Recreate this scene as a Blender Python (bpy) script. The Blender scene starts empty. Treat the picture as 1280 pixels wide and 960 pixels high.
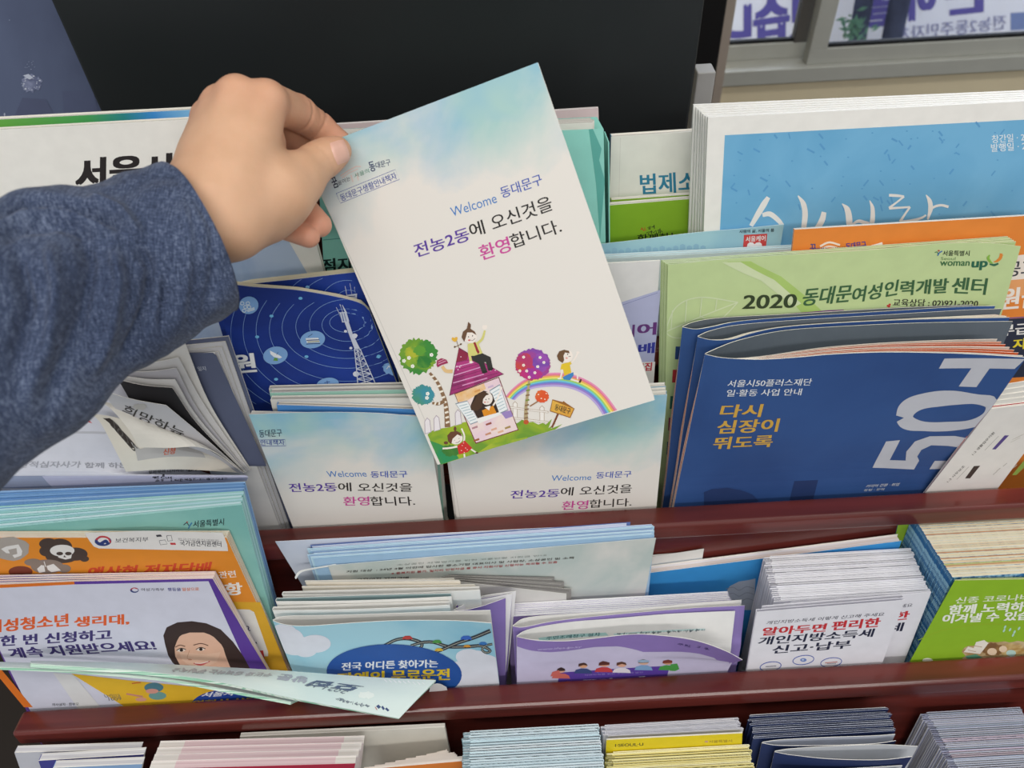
import bpy, bmesh, math, random
import numpy as np
from mathutils import Matrix, Vector
from mathutils.kdtree import KDTree

# ------------------------------------------------------------------ camera, world, lights
S = bpy.context.scene
C = S.collection
F_PX, PITCH, ROLL, CAM_Z = 960.0, 46.0, 3.2, 1.45
_a, _r = math.radians(90 - PITCH), math.radians(-ROLL)
RX = np.array([[1, 0, 0], [0, math.cos(_a), -math.sin(_a)], [0, math.sin(_a), math.cos(_a)]])
RZ = np.array([[math.cos(_r), -math.sin(_r), 0], [math.sin(_r), math.cos(_r), 0], [0, 0, 1]])
CM = RX @ RZ
cam_data = bpy.data.cameras.new('camera')
cam_data.sensor_width = 36.0
cam_data.lens = 36.0 * F_PX / 1280.0
cam_data.clip_start = 0.02
cam_data.dof.use_dof = True
cam_data.dof.focus_distance = 0.50
cam_data.dof.aperture_fstop = 9.0
cam = bpy.data.objects.new('camera', cam_data)
C.objects.link(cam)
cam.matrix_world = Matrix.Translation((0, 0, CAM_Z)) @ Matrix(CM.tolist()).to_4x4()
S.camera = cam
S.view_settings.view_transform = 'Standard'
S.view_settings.look = 'None'
S.view_settings.gamma = 1.0
S.view_settings.exposure = 0.0
S.view_settings.use_curve_mapping = False

world = bpy.data.worlds.new('world')
S.world = world
world.use_nodes = True
bg = world.node_tree.nodes['Background']
bg.inputs[0].default_value = (0.87, 0.935, 1.0, 1)
bg.inputs[1].default_value = 0.42

def area_light(name, loc, target, sx, sy, power, color):
    l = bpy.data.lights.new(name, 'AREA')
    l.shape = 'RECTANGLE'; l.size = sx; l.size_y = sy; l.energy = power; l.color = color
    o = bpy.data.objects.new(name, l); C.objects.link(o)
    o.location = loc
    o.rotation_euler = (Vector(target) - Vector(loc)).to_track_quat('-Z', 'Y').to_euler()
    return o
# rows of ceiling panels over and behind the person
area_light('ceiling_panel_light', (0.0, -0.3, 2.75), (0.0, -0.3, 0), 2.4, 0.32, 19, (1.0, 0.965, 0.9))
area_light('ceiling_panel_light', (0.3, -2.2, 2.75), (0.3, -1.8, 0), 2.6, 0.4, 42, (1.0, 0.965, 0.91))
area_light('ceiling_panel_light', (1.4, 0.5, 2.75), (1.3, 0.5, 0), 0.32, 1.2, 5, (1.0, 0.97, 0.92))
# daylight outside the window falling on the banner
area_light('daylight', (1.2, 2.75, 2.6), (1.2, 2.4, 0.6), 4.0, 2.5, 330, (0.82, 0.88, 1.0))

# ------------------------------------------------------------------ projection helpers (mm, camera at the origin)
def ray(x, y):
    return CM @ np.array([(x - 640) / F_PX, (480 - y) / F_PX, -1.0])
def at_depth(x, y, d):
    return ray(x, y) * d
def proj(p):
    c = np.asarray(p, float) @ CM
    return np.stack([640 + F_PX * c[..., 0] / -c[..., 2], 480 - F_PX * c[..., 1] / -c[..., 2]], -1)
def W(p):
    return Vector((p[0] * .001, p[1] * .001, p[2] * .001 + CAM_Z))

class Frame:
    """A leaning plane's frame: u to the right, v up along the lean, w out towards the viewer (mm)."""
    def __init__(s, O, U, V):
        s.O = np.array(O, float); s.U = np.array(U, float) / np.linalg.norm(U)
        V = np.array(V, float); V = V - s.U * (V @ s.U); s.V = V / np.linalg.norm(V)
        s.N = np.cross(s.U, s.V)
    @classmethod
    def tier(c, Y, Z, lean):
        a = math.radians(lean)
        return c((0, Y, Z), (1, 0, 0), (0, math.sin(a), math.cos(a)))
    def px(s, p, w=0.0):
        d = ray(*p); t = ((s.O @ s.N) + w) / (d @ s.N); q = d * t - s.O
        return np.array([q @ s.U, q @ s.V])
    def pxv(s, p, v):
        d = ray(*p); t = ((s.O @ s.V) + v) / (d @ s.V); q = d * t - s.O
        return np.array([q @ s.U, q @ s.N])
    def pt(s, u, v, w=0.0):
        return s.O + s.U * u + s.V * v + s.N * w
    def loc(s, p):
        q = np.asarray(p, float) - s.O
        return np.array([q @ s.U, q @ s.V, q @ s.N])
    def mat(s, u=0, v=0, w=0):
        m = Matrix(np.stack([s.U, s.V, s.N], 1).tolist()).to_4x4()
        m.translation = W(s.pt(u, v, w))
        return m

LEAN = 9.0
T0 = Frame.tier(394, -366, LEAN)
T1 = Frame.tier(309, -451, LEAN)
T2 = Frame.tier(228, -542, LEAN)
T3 = Frame.tier(147, -633, LEAN)

def Z(x0, y0, k):
    return lambda pts: [(x0 + x / k, y0 + y / k) for x, y in pts]

# ------------------------------------------------------------------ materials
def lin(h):
    h = h.lstrip('#')
    out = []
    for i in (0, 2, 4):
        c = int(h[i:i + 2], 16) / 255
        out.append(c / 12.92 if c <= .04045 else ((c + .055) / 1.055) ** 2.4)
    return (*out, 1.0)
_mats = {}
def _new(key):
    m = bpy.data.materials.new(key); m.use_nodes = True
    nt = m.node_tree
    return m, nt, nt.nodes['Principled BSDF']
def _noise(nt, scale, detail=2.0, coord='Object', vec=None, distortion=0.0):
    tc = nt.nodes.new('ShaderNodeTexCoord')
    n = nt.nodes.new('ShaderNodeTexNoise')
    n.inputs['Scale'].default_value = scale; n.inputs['Detail'].default_value = detail
    n.inputs['Distortion'].default_value = distortion
    src = tc.outputs[coord]
    if vec:
        mp = nt.nodes.new('ShaderNodeMapping'); mp.inputs['Scale'].default_value = vec
        nt.links.new(src, mp.inputs['Vector']); src = mp.outputs['Vector']
    nt.links.new(src, n.inputs['Vector'])
    return n.outputs['Fac']
def _ramp(nt, fac, stops):
    r = nt.nodes.new('ShaderNodeValToRGB')
    e = r.color_ramp.elements
    while len(e) > 1: e.remove(e[-1])
    e[0].position, e[0].color = stops[0]
    for p, c in stops[1:]: e.new(p).color = c
    nt.links.new(fac, r.inputs['Fac'])
    return r.outputs['Color']
def scale_c(c, k): return (min(c[0] * k, 1), min(c[1] * k, 1), min(c[2] * k, 1), 1)
def paper(h, rough=.5, var=.03, spec=.3):
    """Printed or plain paper: one ink colour with faint fibre mottling."""
    key = ('p', h, rough, var, spec)
    if key not in _mats:
        m, nt, b = _new('paper_' + h)
        c = lin(h)
        nt.links.new(_ramp(nt, _noise(nt, 90, 3), [(.3, scale_c(c, 1 - var)), (.7, scale_c(c, 1 + var))]), b.inputs['Base Color'])
        b.inputs['Roughness'].default_value = rough
        b.inputs['Specular IOR Level'].default_value = spec
        _mats[key] = m
    return _mats[key]
def mottle(ha, hb, scale=60, lo=.4, hi=.6, rough=.5, detail=4):
    """Watercolour: two inks running into each other."""
    key = ('m', ha, hb, scale, lo, hi)
    if key not in _mats:
        m, nt, b = _new('watercolour_' + ha)
        nt.links.new(_ramp(nt, _noise(nt, scale, detail, distortion=.6), [(lo, lin(ha)), (hi, lin(hb))]), b.inputs['Base Color'])
        b.inputs['Roughness'].default_value = rough
        b.inputs['Specular IOR Level'].default_value = .3
        _mats[key] = m
    return _mats[key]
def edges(ha, hb, dens=1400, rough=.7, lo=.35, hi=.65, along=6):
    """The cut edge of many sheets: fine lines running along u, changing across w."""
    key = ('e', ha, hb, dens, lo, hi, along)
    if key not in _mats:
        m, nt, b = _new('page_edges_' + ha)
        nt.links.new(_ramp(nt, _noise(nt, 1.0, 2, vec=(along, along, dens)), [(lo, lin(ha)), (hi, lin(hb))]), b.inputs['Base Color'])
        b.inputs['Roughness'].default_value = rough
        b.inputs['Specular IOR Level'].default_value = .15
        _mats[key] = m
    return _mats[key]
def M(x): return x if not isinstance(x, str) else paper(x)

# ------------------------------------------------------------------ meshes
def split_long(vs, fs, L):
    """cut flat shapes into small triangles so that they can follow a curved sheet"""
    v = np.array(vs)
    if len(v) and np.ptp(v, axis=0).max() < L * 1.3: return vs, fs
    bm = bmesh.new()
    B = [bm.verts.new((x, y, 0)) for x, y in vs]
    for f in fs:
        try: bm.faces.new([B[i] for i in f])
        except ValueError: pass
    bmesh.ops.triangulate(bm, faces=bm.faces[:])
    for _ in range(7):
        E = [e for e in bm.edges if e.calc_length() > L]
        if not E: break
        bmesh.ops.subdivide_edges(bm, edges=E, cuts=1)
        bmesh.ops.triangulate(bm, faces=[f for f in bm.faces if len(f.verts) > 3])
    bm.verts.index_update()
    out = [(p.co.x, p.co.y) for p in bm.verts], [[p.index for p in f.verts] for f in bm.faces]
    bm.free()
    return out
class MB:
    def __init__(s): s.v = []; s.f = []; s.mi = []; s.mats = []
    def slot(s, m):
        m = M(m)
        if m not in s.mats: s.mats.append(m)
        return s.mats.index(m)
    def add(s, verts, faces, m):
        k = len(s.v); s.v += [tuple(map(float, p)) for p in verts]
        i = s.slot(m)
        for f in faces: s.f.append([k + j for j in f]); s.mi.append(i)
    def prism(s, poly, w0, w1, mf, ms=None, mb_=None):
        """poly in (u,v), counter-clockwise seen from +w; w0 the front, w1 the back."""
        n = len(poly); ms = ms or mf; mb_ = mb_ or ms
        s.add([(u, v, w0) for u, v in poly], [list(range(n))], mf)
        s.add([(u, v, w1) for u, v in poly], [list(range(n))[::-1]], mb_)
        vs = [(u, v, w0) for u, v in poly] + [(u, v, w1) for u, v in poly]
        s.add(vs, [[i, n + i, n + (i + 1) % n, (i + 1) % n] for i in range(n)], ms)
    def box(s, a, b, m):
        (x0, y0, z0), (x1, y1, z1) = a, b
        vs = [(x, y, z) for x in (x0, x1) for y in (y0, y1) for z in (z0, z1)]
        s.add(vs, [[0, 1, 3, 2], [4, 6, 7, 5], [0, 4, 5, 1], [2, 3, 7, 6], [0, 2, 6, 4], [1, 5, 7, 3]], m)
    def ribbon(s, path, v0, v1, th, mo, mi=None, me=None):
        """A sheet standing on edge: plan path of (u,w), extruded from v0 to v1, thickness th to the left of the path."""
        mi = mi or mo; me = me or mi
        p = np.array(path, float); n = len(p)
        t = np.gradient(p, axis=0); t /= np.linalg.norm(t, axis=1)[:, None] + 1e-9
        q = p + np.stack([-t[:, 1], t[:, 0]], 1) * th
        v1 = np.broadcast_to(v1, (n,)); v0 = np.broadcast_to(v0, (n,))
        A = [(p[i, 0], v0[i], p[i, 1]) for i in range(n)] + [(p[i, 0], v1[i], p[i, 1]) for i in range(n)]
        B = [(q[i, 0], v0[i], q[i, 1]) for i in range(n)] + [(q[i, 0], v1[i], q[i, 1]) for i in range(n)]
        s.add(A, [[i, i + 1, n + i + 1, n + i] for i in range(n - 1)], mo)
        s.add(B, [[i + 1, i, n + i, n + i + 1] for i in range(n - 1)], mi)
        top = [(p[i, 0], v1[i], p[i, 1]) for i in range(n)] + [(q[i, 0], v1[i], q[i, 1]) for i in range(n)]
        s.add(top, [[i, i + 1, n + i + 1, n + i] for i in range(n - 1)], me)
        for i in (0, n - 1):
            s.add([A[i], A[n + i], B[n + i], B[i]], [[0, 1, 2, 3]], me)
    def art(s, art, du=0, dv=0, w=0.0, off=.05, step=None, surf=None):
        if surf is not None: off = .12
        if step is None: step = .012 if surf is None else .03
        for k, (vs, fs, m) in zip(art.layers(), art.items):
            o = off + step * k
            if surf is None: pts = [(x - du, y - dv, w + o) for x, y in vs]
            else:
                vs, fs = split_long(vs, fs, .035)
                pts = surf.eval(np.clip(np.array(vs), .001, .999), o)
            s.add(pts, fs, m)
    def build(s, name, parent=None, smooth=False, mat=None):
        me = bpy.data.meshes.new(name)
        me.from_pydata([(a * .001, b * .001, c * .001) for a, b, c in s.v], [], s.f)
        for m in s.mats: me.materials.append(m)
        me.polygons.foreach_set('material_index', s.mi)
        uv = me.uv_layers.new(name='UVMap')
        vi = np.empty(len(me.loops), int); me.loops.foreach_get('vertex_index', vi)
        co = np.array(s.v)[vi][:, :2] / 100.0
        uv.data.foreach_set('uv', co.astype(np.float32).ravel())
        if smooth: me.polygons.foreach_set('use_smooth', [True] * len(me.polygons))
        me.validate(); me.update()
        o = bpy.data.objects.new(name, me); C.objects.link(o)
        if parent: o.parent = parent
        if mat is not None: o.matrix_world = mat
        return o

def tag(o, label, cat, group=None, kind=None):
    if label: o['label'] = label
    if cat: o['category'] = cat
    if group: o['group'] = group
    if kind: o['kind'] = kind
    return o
def thing(name, label, cat, mat, group=None):
    o = bpy.data.objects.new(name, None); C.objects.link(o)
    o.empty_display_size = .02
    o.matrix_world = mat
    return tag(o, label, cat, group)
def dup(root, mat, label=None, group=None):
    r = root.copy(); C.objects.link(r); r.matrix_world = mat
    if label: r['label'] = label
    if group: r['group'] = group
    for ch in list(root.children):
        c = ch.copy(); C.objects.link(c); c.parent = r
        for g in list(ch.children):
            d = g.copy(); C.objects.link(d); d.parent = c
    return r
_ONES = 'zeroth first second third fourth fifth sixth seventh eighth ninth tenth eleventh twelfth thirteenth fourteenth fifteenth sixteenth seventeenth eighteenth nineteenth'.split()
_TENS = {2: 'twent', 3: 'thirt', 4: 'fort', 5: 'fift', 6: 'sixt', 7: 'sevent', 8: 'eight'}
def ordw(i):
    if i < 20: return _ONES[i]
    return _TENS[i // 10] + ('ieth' if i % 10 == 0 else 'y-' + _ONES[i % 10])

class Surf:
    """A curved sheet: a grid of points (rows from bottom to top, columns left to right) in a frame's (u,v,w)."""
    def __init__(s, rows, frame, nu=33, nv=17):
        R = [np.array(r, float) for r in rows]
        def resamp(a, n):
            a = np.array(a); L = np.r_[0, np.cumsum(np.linalg.norm(np.diff(a.reshape(len(a), -1), axis=0), axis=1))]
            return L / max(L[-1], 1e-9)
        def spline(a, n):   # Catmull-Rom through the given points
            a = np.array(a); m = len(a)
            if m == 2: return a[0] + (a[1] - a[0]) * np.linspace(0, 1, n).reshape((-1,) + (1,) * (a.ndim - 1))
            p = np.concatenate([[2 * a[0] - a[1]], a, [2 * a[-1] - a[-2]]])
            out = []
            for t in np.linspace(0, m - 1, n):
                i = min(int(t), m - 2); x = t - i
                p0, p1, p2, p3 = p[i:i + 4]
                out.append(.5 * (2 * p1 + (p2 - p0) * x + (2 * p0 - 5 * p1 + 4 * p2 - p3) * x * x + (3 * p1 - p0 - 3 * p2 + p3) * x ** 3))
            return np.array(out)
        s.g = spline(np.array([spline(r, nu) for r in R]), nv)   # nv,nu,3
        s.frame = frame; s.nu, s.nv = nu, nv
        s._px = None
    def bil(s, st):
        st = np.atleast_2d(st)
        x = st[:, 0] * (s.nu - 1); y = st[:, 1] * (s.nv - 1)
        i = np.clip(x.astype(int), 0, s.nu - 2); j = np.clip(y.astype(int), 0, s.nv - 2)
        a = (x - i)[:, None]; b = (y - j)[:, None]; g = s.g
        return g[j, i] * (1 - a) * (1 - b) + g[j, i + 1] * a * (1 - b) + g[j + 1, i] * (1 - a) * b + g[j + 1, i + 1] * a * b
    def normal(s, st):
        st = np.atleast_2d(st); e = .01
        du = s.bil(np.clip(st + [e, 0], 0, 1)) - s.bil(np.clip(st - [e, 0], 0, 1))
        dv = s.bil(np.clip(st + [0, e], 0, 1)) - s.bil(np.clip(st - [0, e], 0, 1))
        n = np.cross(du, dv)
        return n / (np.linalg.norm(n, axis=1)[:, None] + 1e-9)
    def eval(s, st, off=0.0):
        return s.bil(st) + s.normal(st) * off
    def st(s, p):
        """photo pixel -> surface parameters"""
        if s._px is None:
            a, b = np.meshgrid(np.linspace(-.15, 1.15, 131), np.linspace(-.15, 1.15, 105))
            s._st = np.stack([a.ravel(), b.ravel()], 1)
            q = s.bil(s._st); f = s.frame
            s._px = proj(f.O + q[:, :1] * f.U + q[:, 1:2] * f.V + q[:, 2:] * f.N)
            s._kd = KDTree(len(s._px))
            for n, x in enumerate(s._px): s._kd.insert((x[0], x[1], 0), n)
            s._kd.balance()
        k = [h[1] for h in s._kd.find_n((p[0], p[1], 0), 6)]
        A = np.c_[s._px[k] - s._px[k[0]], np.ones(6)]
        X, *_ = np.linalg.lstsq(A, s._st[k], rcond=None)
        r = np.r_[np.array(p) - s._px[k[0]], 1] @ X
        return r if np.abs(r - s._st[k[0]]).max() < .02 else s._st[k[0]]
    def mesh(s, mb, th, mf, mbk=None, me=None):
        mbk = mbk or mf; me = me or mbk
        nu, nv = s.nu, s.nv
        a, b = np.meshgrid(np.linspace(0, 1, nu), np.linspace(0, 1, nv))
        st = np.stack([a.ravel(), b.ravel()], 1)
        A = s.eval(st, 0.0); B = s.eval(st, -th)
        q = [[j * nu + i, j * nu + i + 1, (j + 1) * nu + i + 1, (j + 1) * nu + i] for j in range(nv - 1) for i in range(nu - 1)]
        mb.add(A, q, mf); mb.add(B, [x[::-1] for x in q], mbk)
        rim = [i for i in range(nu)] + [j * nu + nu - 1 for j in range(1, nv)] + [(nv - 1) * nu + i for i in range(nu - 2, -1, -1)] + [j * nu for j in range(nv - 2, 0, -1)]
        n = len(rim)
        mb.add([A[i] for i in rim] + [B[i] for i in rim], [[i, n + i, n + (i + 1) % n, (i + 1) % n] for i in range(n)], me)

# ------------------------------------------------------------------ printing
_tx = {}
def text_geo(body, bold):
    key = body
    if key not in _tx:
        cu = bpy.data.curves.new('t', 'FONT'); cu.body = body; cu.size = 1.0; cu.resolution_u = 4
        ob = bpy.data.objects.new('t', cu); C.objects.link(ob)
        dg = bpy.context.evaluated_depsgraph_get(); dg.update()
        me = bpy.data.meshes.new_from_object(ob.evaluated_get(dg))
        v = np.array([p.co[:2] for p in me.vertices]); f = [list(p.vertices) for p in me.polygons]
        bpy.data.objects.remove(ob); bpy.data.curves.remove(cu); bpy.data.meshes.remove(me)
        lo = v.min(0); sz = v.max(0) - lo
        _tx[key] = ((v - lo) / sz, f, sz)
    return _tx[key]
class Art:
    """Flat print: filled shapes given in photo pixels (or in conv's own input) and stored in the surface's coordinates."""
    def layers(s):
        """how many earlier shapes each shape overlaps: ink laid on ink"""
        B, L = [], []
        for vs, _, _ in s.items:
            a = np.array(vs); lo, hi = a.min(0), a.max(0); k = 0
            for (l, h), q in zip(B, L):
                if q >= k and (l < hi).all() and (h > lo).all(): k = q + 1
            B.append((lo, hi)); L.append(k)
        return L
    def __init__(s, conv): s.conv = conv; s.items = []
    def c(s, pts): return [tuple(s.conv(p)) for p in pts]
    def _poly(s, q, col):
        s.items.append((q, [list(range(len(q)))] if _area(q) > 0 else [list(range(len(q)))[::-1]], M(col)))
    def poly(s, pts, col): s._poly(s.c(pts), col); return s
    def ell(s, c, rx, ry, col, rot=0, n=28, a0=0, a1=360):
        r = math.radians(rot); P = []
        full = abs(a1 - a0) >= 360
        for i in range(n if full else n + 1):
            a = math.radians(a0 + (a1 - a0) * i / n)
            x, y = rx * math.cos(a), -ry * math.sin(a)
            P.append((c[0] + x * math.cos(r) + y * math.sin(r), c[1] - x * math.sin(r) + y * math.cos(r)))
        return s.poly(P, col)
    def ring(s, c, rx, ry, wd, col, rot=0, n=40, a0=0, a1=360):
        r = math.radians(rot); P = []
        for i in range(n + 1):
            a = math.radians(a0 + (a1 - a0) * i / n)
            x, y = rx * math.cos(a), -ry * math.sin(a)
            P.append((c[0] + x * math.cos(r) + y * math.sin(r), c[1] - x * math.sin(r) + y * math.cos(r)))
        return s.line(P, wd, col)
    def line(s, pts, wd, col):
        """a stroke; wd one width or one per point"""
        p = np.array(pts, float); n = len(p)
        w = np.broadcast_to(np.array(wd, float), (n,)) / 2
        t = np.gradient(p, axis=0); t /= np.linalg.norm(t, axis=1)[:, None] + 1e-9
        nn = np.stack([-t[:, 1], t[:, 0]], 1) * w[:, None]
        L = s.c([tuple(x) for x in p + nn]); R = s.c([tuple(x) for x in p - nn])
        fs = []
        for i in range(n - 1):
            q = [i, i + 1, n + i + 1, n + i]
            fs.append(q if _area([(L + R)[k] for k in q]) > 0 else q[::-1])
        s.items.append((L + R, fs, M(col)))
        return s
    def curve(s, pts, wd, col, n=24):
        return s.line(smooth_line(pts, n), np.interp(np.linspace(0, 1, n), np.linspace(0, 1, len(np.atleast_1d(wd))), np.atleast_1d(wd)), col)
    def blob(s, c, rx, ry, col, n=60, amp=.08, seed=1, rot=0):
        rnd = random.Random(seed); P = []
        r = math.radians(rot)
        for i in range(n):
            a = 2 * math.pi * i / n; k = 1 + amp * rnd.uniform(-1, 1)
            x, y = rx * k * math.cos(a), ry * k * math.sin(a)
            P.append((c[0] + x * math.cos(r) - y * math.sin(r), c[1] + x * math.sin(r) + y * math.cos(r)))
        return s.poly(P, col)
    def text(s, body, p0, p1, p2, col, bold=0.0, arc=0.0):
        """body's box fitted to the parallelogram bottom-left p0, bottom-right p1, top-left p2"""
        v0, f, sz = text_geo(body, 0)
        p0, p1, p2 = map(np.array, (p0, p1, p2))
        kb = bold * .75      # heavier strokes: the same outlines laid down again slightly to each side
        sh = [(0, 0)] if not bold else [(-kb, -kb * .5), (kb, -kb * .5), (-kb, kb * .5), (kb, kb * .5)]
        if bold > .04: sh.append((0, 0))
        for d_ in sh: s._text(v0 + np.array(d_) / sz, f, p0, p1, p2, col, arc)
        return s
    def _text(s, v, f, p0, p1, p2, col, arc):
        q = p0 + v[:, :1] * (p1 - p0) + v[:, 1:] * (p2 - p0)
        if arc: q = q + np.stack([0 * v[:, 0], arc * 4 * v[:, 0] * (1 - v[:, 0])], 1)
        P = s.c([tuple(x) for x in q])
        ff = []
        for x in f: ff.append(x if _area([P[k] for k in x]) > 0 else x[::-1])
        s.items.append((P, ff, M(col)))
        return s
def _area(q):
    return sum(q[i][0] * q[(i + 1) % len(q)][1] - q[(i + 1) % len(q)][0] * q[i][1] for i in range(len(q)))
def smooth_line(pts, n=24):
    a = np.array(pts, float); m = len(a)
    if m == 2: return [tuple(a[0] + (a[1] - a[0]) * t) for t in np.linspace(0, 1, n)]
    p = np.concatenate([[2 * a[0] - a[1]], a, [2 * a[-1] - a[-2]]]); out = []
    for t in np.linspace(0, m - 1, n):
        i = min(int(t), m - 2); x = t - i
        p0, p1, p2, p3 = p[i:i + 4]
        out.append(tuple(.5 * (2 * p1 + (p2 - p0) * x + (2 * p0 - 5 * p1 + 4 * p2 - p3) * x * x + (3 * p1 - p0 - 3 * p2 + p3) * x ** 3)))
    return out

# ------------------------------------------------------------------ paper goods
def quad_uv(fr, tl, tr, br, bl, w0, vb):
    """photo corners on the plane w0; the two sides run on down to v = vb"""
    a, b = fr.px(tl, w0), fr.px(tr, w0)
    c = fr.px(br, w0) if br else b - (0, 50)
    d = fr.px(bl, w0) if bl else a - (0, 50)
    def down(t, k):
        s_ = (vb - t[1]) / (k[1] - t[1]); return t + (k - t) * s_
    return a, b, down(b, c), down(a, d)
def booklet(name, label, cat, fr, tl, tr, br, bl, w0, thick, cover, page, art=None, height=None, vb=-112,
            spine=True, group=None, inset=.8, back=None, cth=.35, spine_mat=None):
    a, b, c, d = quad_uv(fr, tl, tr, br, bl, w0, -40)
    top = (a[1] + b[1]) / 2
    if height: vb = top - height
    a, b, c, d = quad_uv(fr, tl, tr, br, bl, w0, vb)
    o = np.array([min(a[0], d[0]), vb])
    P = [tuple(p - o) for p in (d, c, b, a)]
    t = thing(name, label, cat, fr.mat(o[0], o[1], w0), group)
    cover = M(cover); back = M(back or cover); page = M(page)
    m = MB()
    m.prism(P, 0, -cth, cover, '#e9e5dc', '#e9e5dc')
    m.prism(P, -thick + cth, -thick, '#e9e5dc', '#e9e5dc', back)
    if spine:
        q = [P[0], tuple(np.array(P[0]) + (.4, 0)), tuple(np.array(P[3]) + (.4, 0)), P[3]]
        m.prism(q, -cth, -thick + cth, spine_mat or cover)
    if art: m.art(art, o[0], o[1], 0.0)
    m.build('cover', t)
    k = inset
    q = [tuple(np.array(P[0]) + (.45, .2)), tuple(np.array(P[1]) + (-k, .2)), tuple(np.array(P[2]) + (-k, -k)), tuple(np.array(P[3]) + (.45, -k))]
    m = MB(); m.prism(q, -cth - .02, -thick + cth + .02, page); m.build('page_block', t)
    return t
def bow(u0, u1, w0, b, n=14):
    return [(u0 + (u1 - u0) * i / n, w0 + b * math.sin(math.pi * i / n)) for i in range(n + 1)]
def fold_path(Wd, gap, kind='bi', b1=0.0, b2=0.0, n=10):
    """plan of a folded leaflet, front panel first; the fold is at the left"""
    r = gap * .5
    p = list(bow(Wd, .6, 0, b1, n))
    for i in range(1, 6):
        a = math.pi / 2 + math.pi * i / 6
        p.append((.6 + .6 * math.cos(a), -r + r * math.sin(a)))
    p += bow(.6, Wd - .5, -gap, b2, n)
    if kind == 'tri':
        for i in range(1, 6):
            a = math.pi / 2 - math.pi * i / 6
            p.append((Wd - .5 + .5 * math.cos(a), -gap - r + r * math.sin(a)))
        p += bow(Wd - .6, 5.0, -2 * gap, b2, n)
    return p
# ------------------------------------------------------------------ the room
def wood_mat():
    m, nt, b = _new('dark_cherry_wood')
    g = _noise(nt, 1.0, 6, vec=(5, 60, 60), distortion=.4)
    nt.links.new(_ramp(nt, g, [(.3, lin('461c17')), (.55, lin('632822')), (.75, lin('743029'))]), b.inputs['Base Color'])
    b.inputs['Roughness'].default_value = .28
    b.inputs['Specular IOR Level'].default_value = .4
    b.inputs['Coat Weight'].default_value = .35
    b.inputs['Coat Roughness'].default_value = .14
    return m
WOOD = wood_mat()
def plain(name, h, rough, spec=.5, scale=8, var=.06):
    m, nt, b = _new(name)
    c = lin(h)
    nt.links.new(_ramp(nt, _noise(nt, scale, 4), [(.3, scale_c(c, 1 - var)), (.7, scale_c(c, 1 + var))]), b.inputs['Base Color'])
    b.inputs['Roughness'].default_value = rough; b.inputs['Specular IOR Level'].default_value = spec
    return m
def wbox(name, a, b, mat, kind='structure', bevel=0, parent=None):
    """axis-aligned box between world mm corners (camera at the origin)"""
    m = MB()
    c = [(x + y) / 2 for x, y in zip(a, b)]
    m.box([p - q for p, q in zip(a, c)], [p - q for p, q in zip(b, c)], mat)
    o = m.build(name, parent)
    o.location = (W(c) - parent.location) if parent else W(c)
    if bevel:
        bv = o.modifiers.new('bevel', 'BEVEL'); bv.width = bevel * .001; bv.segments = 3
    if kind: o['kind'] = kind
    return o
FLOOR = -CAM_Z * 1000
WY = 1100
wbox('floor', (-2500, -2500, FLOOR - 40), (3500, WY + 100, FLOOR), plain('floor_tile', '2f2825', .5, .3, 3))
CREAM = plain('cream_wall_paint', 'e0d2b2', .85, .1, 30, .02)
wbox('wall_back', (-2500, WY, FLOOR), (3500, WY + 100, -522), CREAM)
wbox('wall_left', (-2500, WY, -522), (300, WY + 100, 1000), CREAM)
wbox('wall_right', (1900, WY, -522), (3500, WY + 100, 1000), CREAM)
wbox('trim_1', (316, WY - 22, FLOOR), (331, WY, 1000), plain('beige_trim', 'a3968a', .6, .3))
ALU = plain('aluminium_frame', 'a9a9a1', .5, .4, 40, .03)
wn = bpy.data.objects.new('window_1', None); C.objects.link(wn); wn.location = W((1100, WY + 30, 0)); wn['kind'] = 'structure'
wbox('sill_rail', (331, WY - 14, -522), (1900, WY + 60, -500), ALU, 'structure', 1.5, wn)
wbox('left_sash_rail', (331, WY + 22, -500), (470, WY + 40, -478), ALU, 'structure', 1, wn)
wbox('right_sash_rail', (455, WY - 4, -500), (1900, WY + 16, -478), ALU, 'structure', 1, wn)
wbox('mullion', (455, WY - 4, -478), (480, WY + 16, 900), ALU, 'structure', 1, wn)
wbox('left_sash_stile', (440, WY + 22, -478), (462, WY + 40, 900), plain('dark_stile', '55524e', .6, .3), 'structure', 1, wn)  # mullion's left face, coloured darker than the rest of the frame
GASK = plain('black_gasket', '17181a', .6, .2)
wbox('left_gasket', (331, WY + 28, -478), (440, WY + 36, -474), GASK, 'structure', 0, wn)
wbox('right_gasket', (480, WY + 1, -478), (1900, WY + 10, -474), GASK, 'structure', 0, wn)
def glass_mat():
    m = bpy.data.materials.new('window_glass'); m.use_nodes = True
    nt = m.node_tree; nt.nodes.remove(nt.nodes['Principled BSDF'])
    t = nt.nodes.new('ShaderNodeBsdfTransparent'); t.inputs[0].default_value = (.93, .95, .97, 1)
    g = nt.nodes.new('ShaderNodeBsdfGlossy'); g.inputs['Roughness'].default_value = .02
    fr = nt.nodes.new('ShaderNodeFresnel'); fr.inputs[0].default_value = 1.4
    mx = nt.nodes.new('ShaderNodeMixShader')
    nt.links.new(fr.outputs[0], mx.inputs[0]); nt.links.new(t.outputs[0], mx.inputs[1]); nt.links.new(g.outputs[0], mx.inputs[2])
    nt.links.new(mx.outputs[0], nt.nodes['Material Output'].inputs[0])
    return m
GLASS = glass_mat()
wbox('left_glass_pane', (331, WY + 30, -478), (445, WY + 33, 900), GLASS, 'structure', 0, wn)
wbox('right_glass_pane', (480, WY + 4, -478), (1900, WY + 7, 900), GLASS, 'structure', 0, wn)

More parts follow.
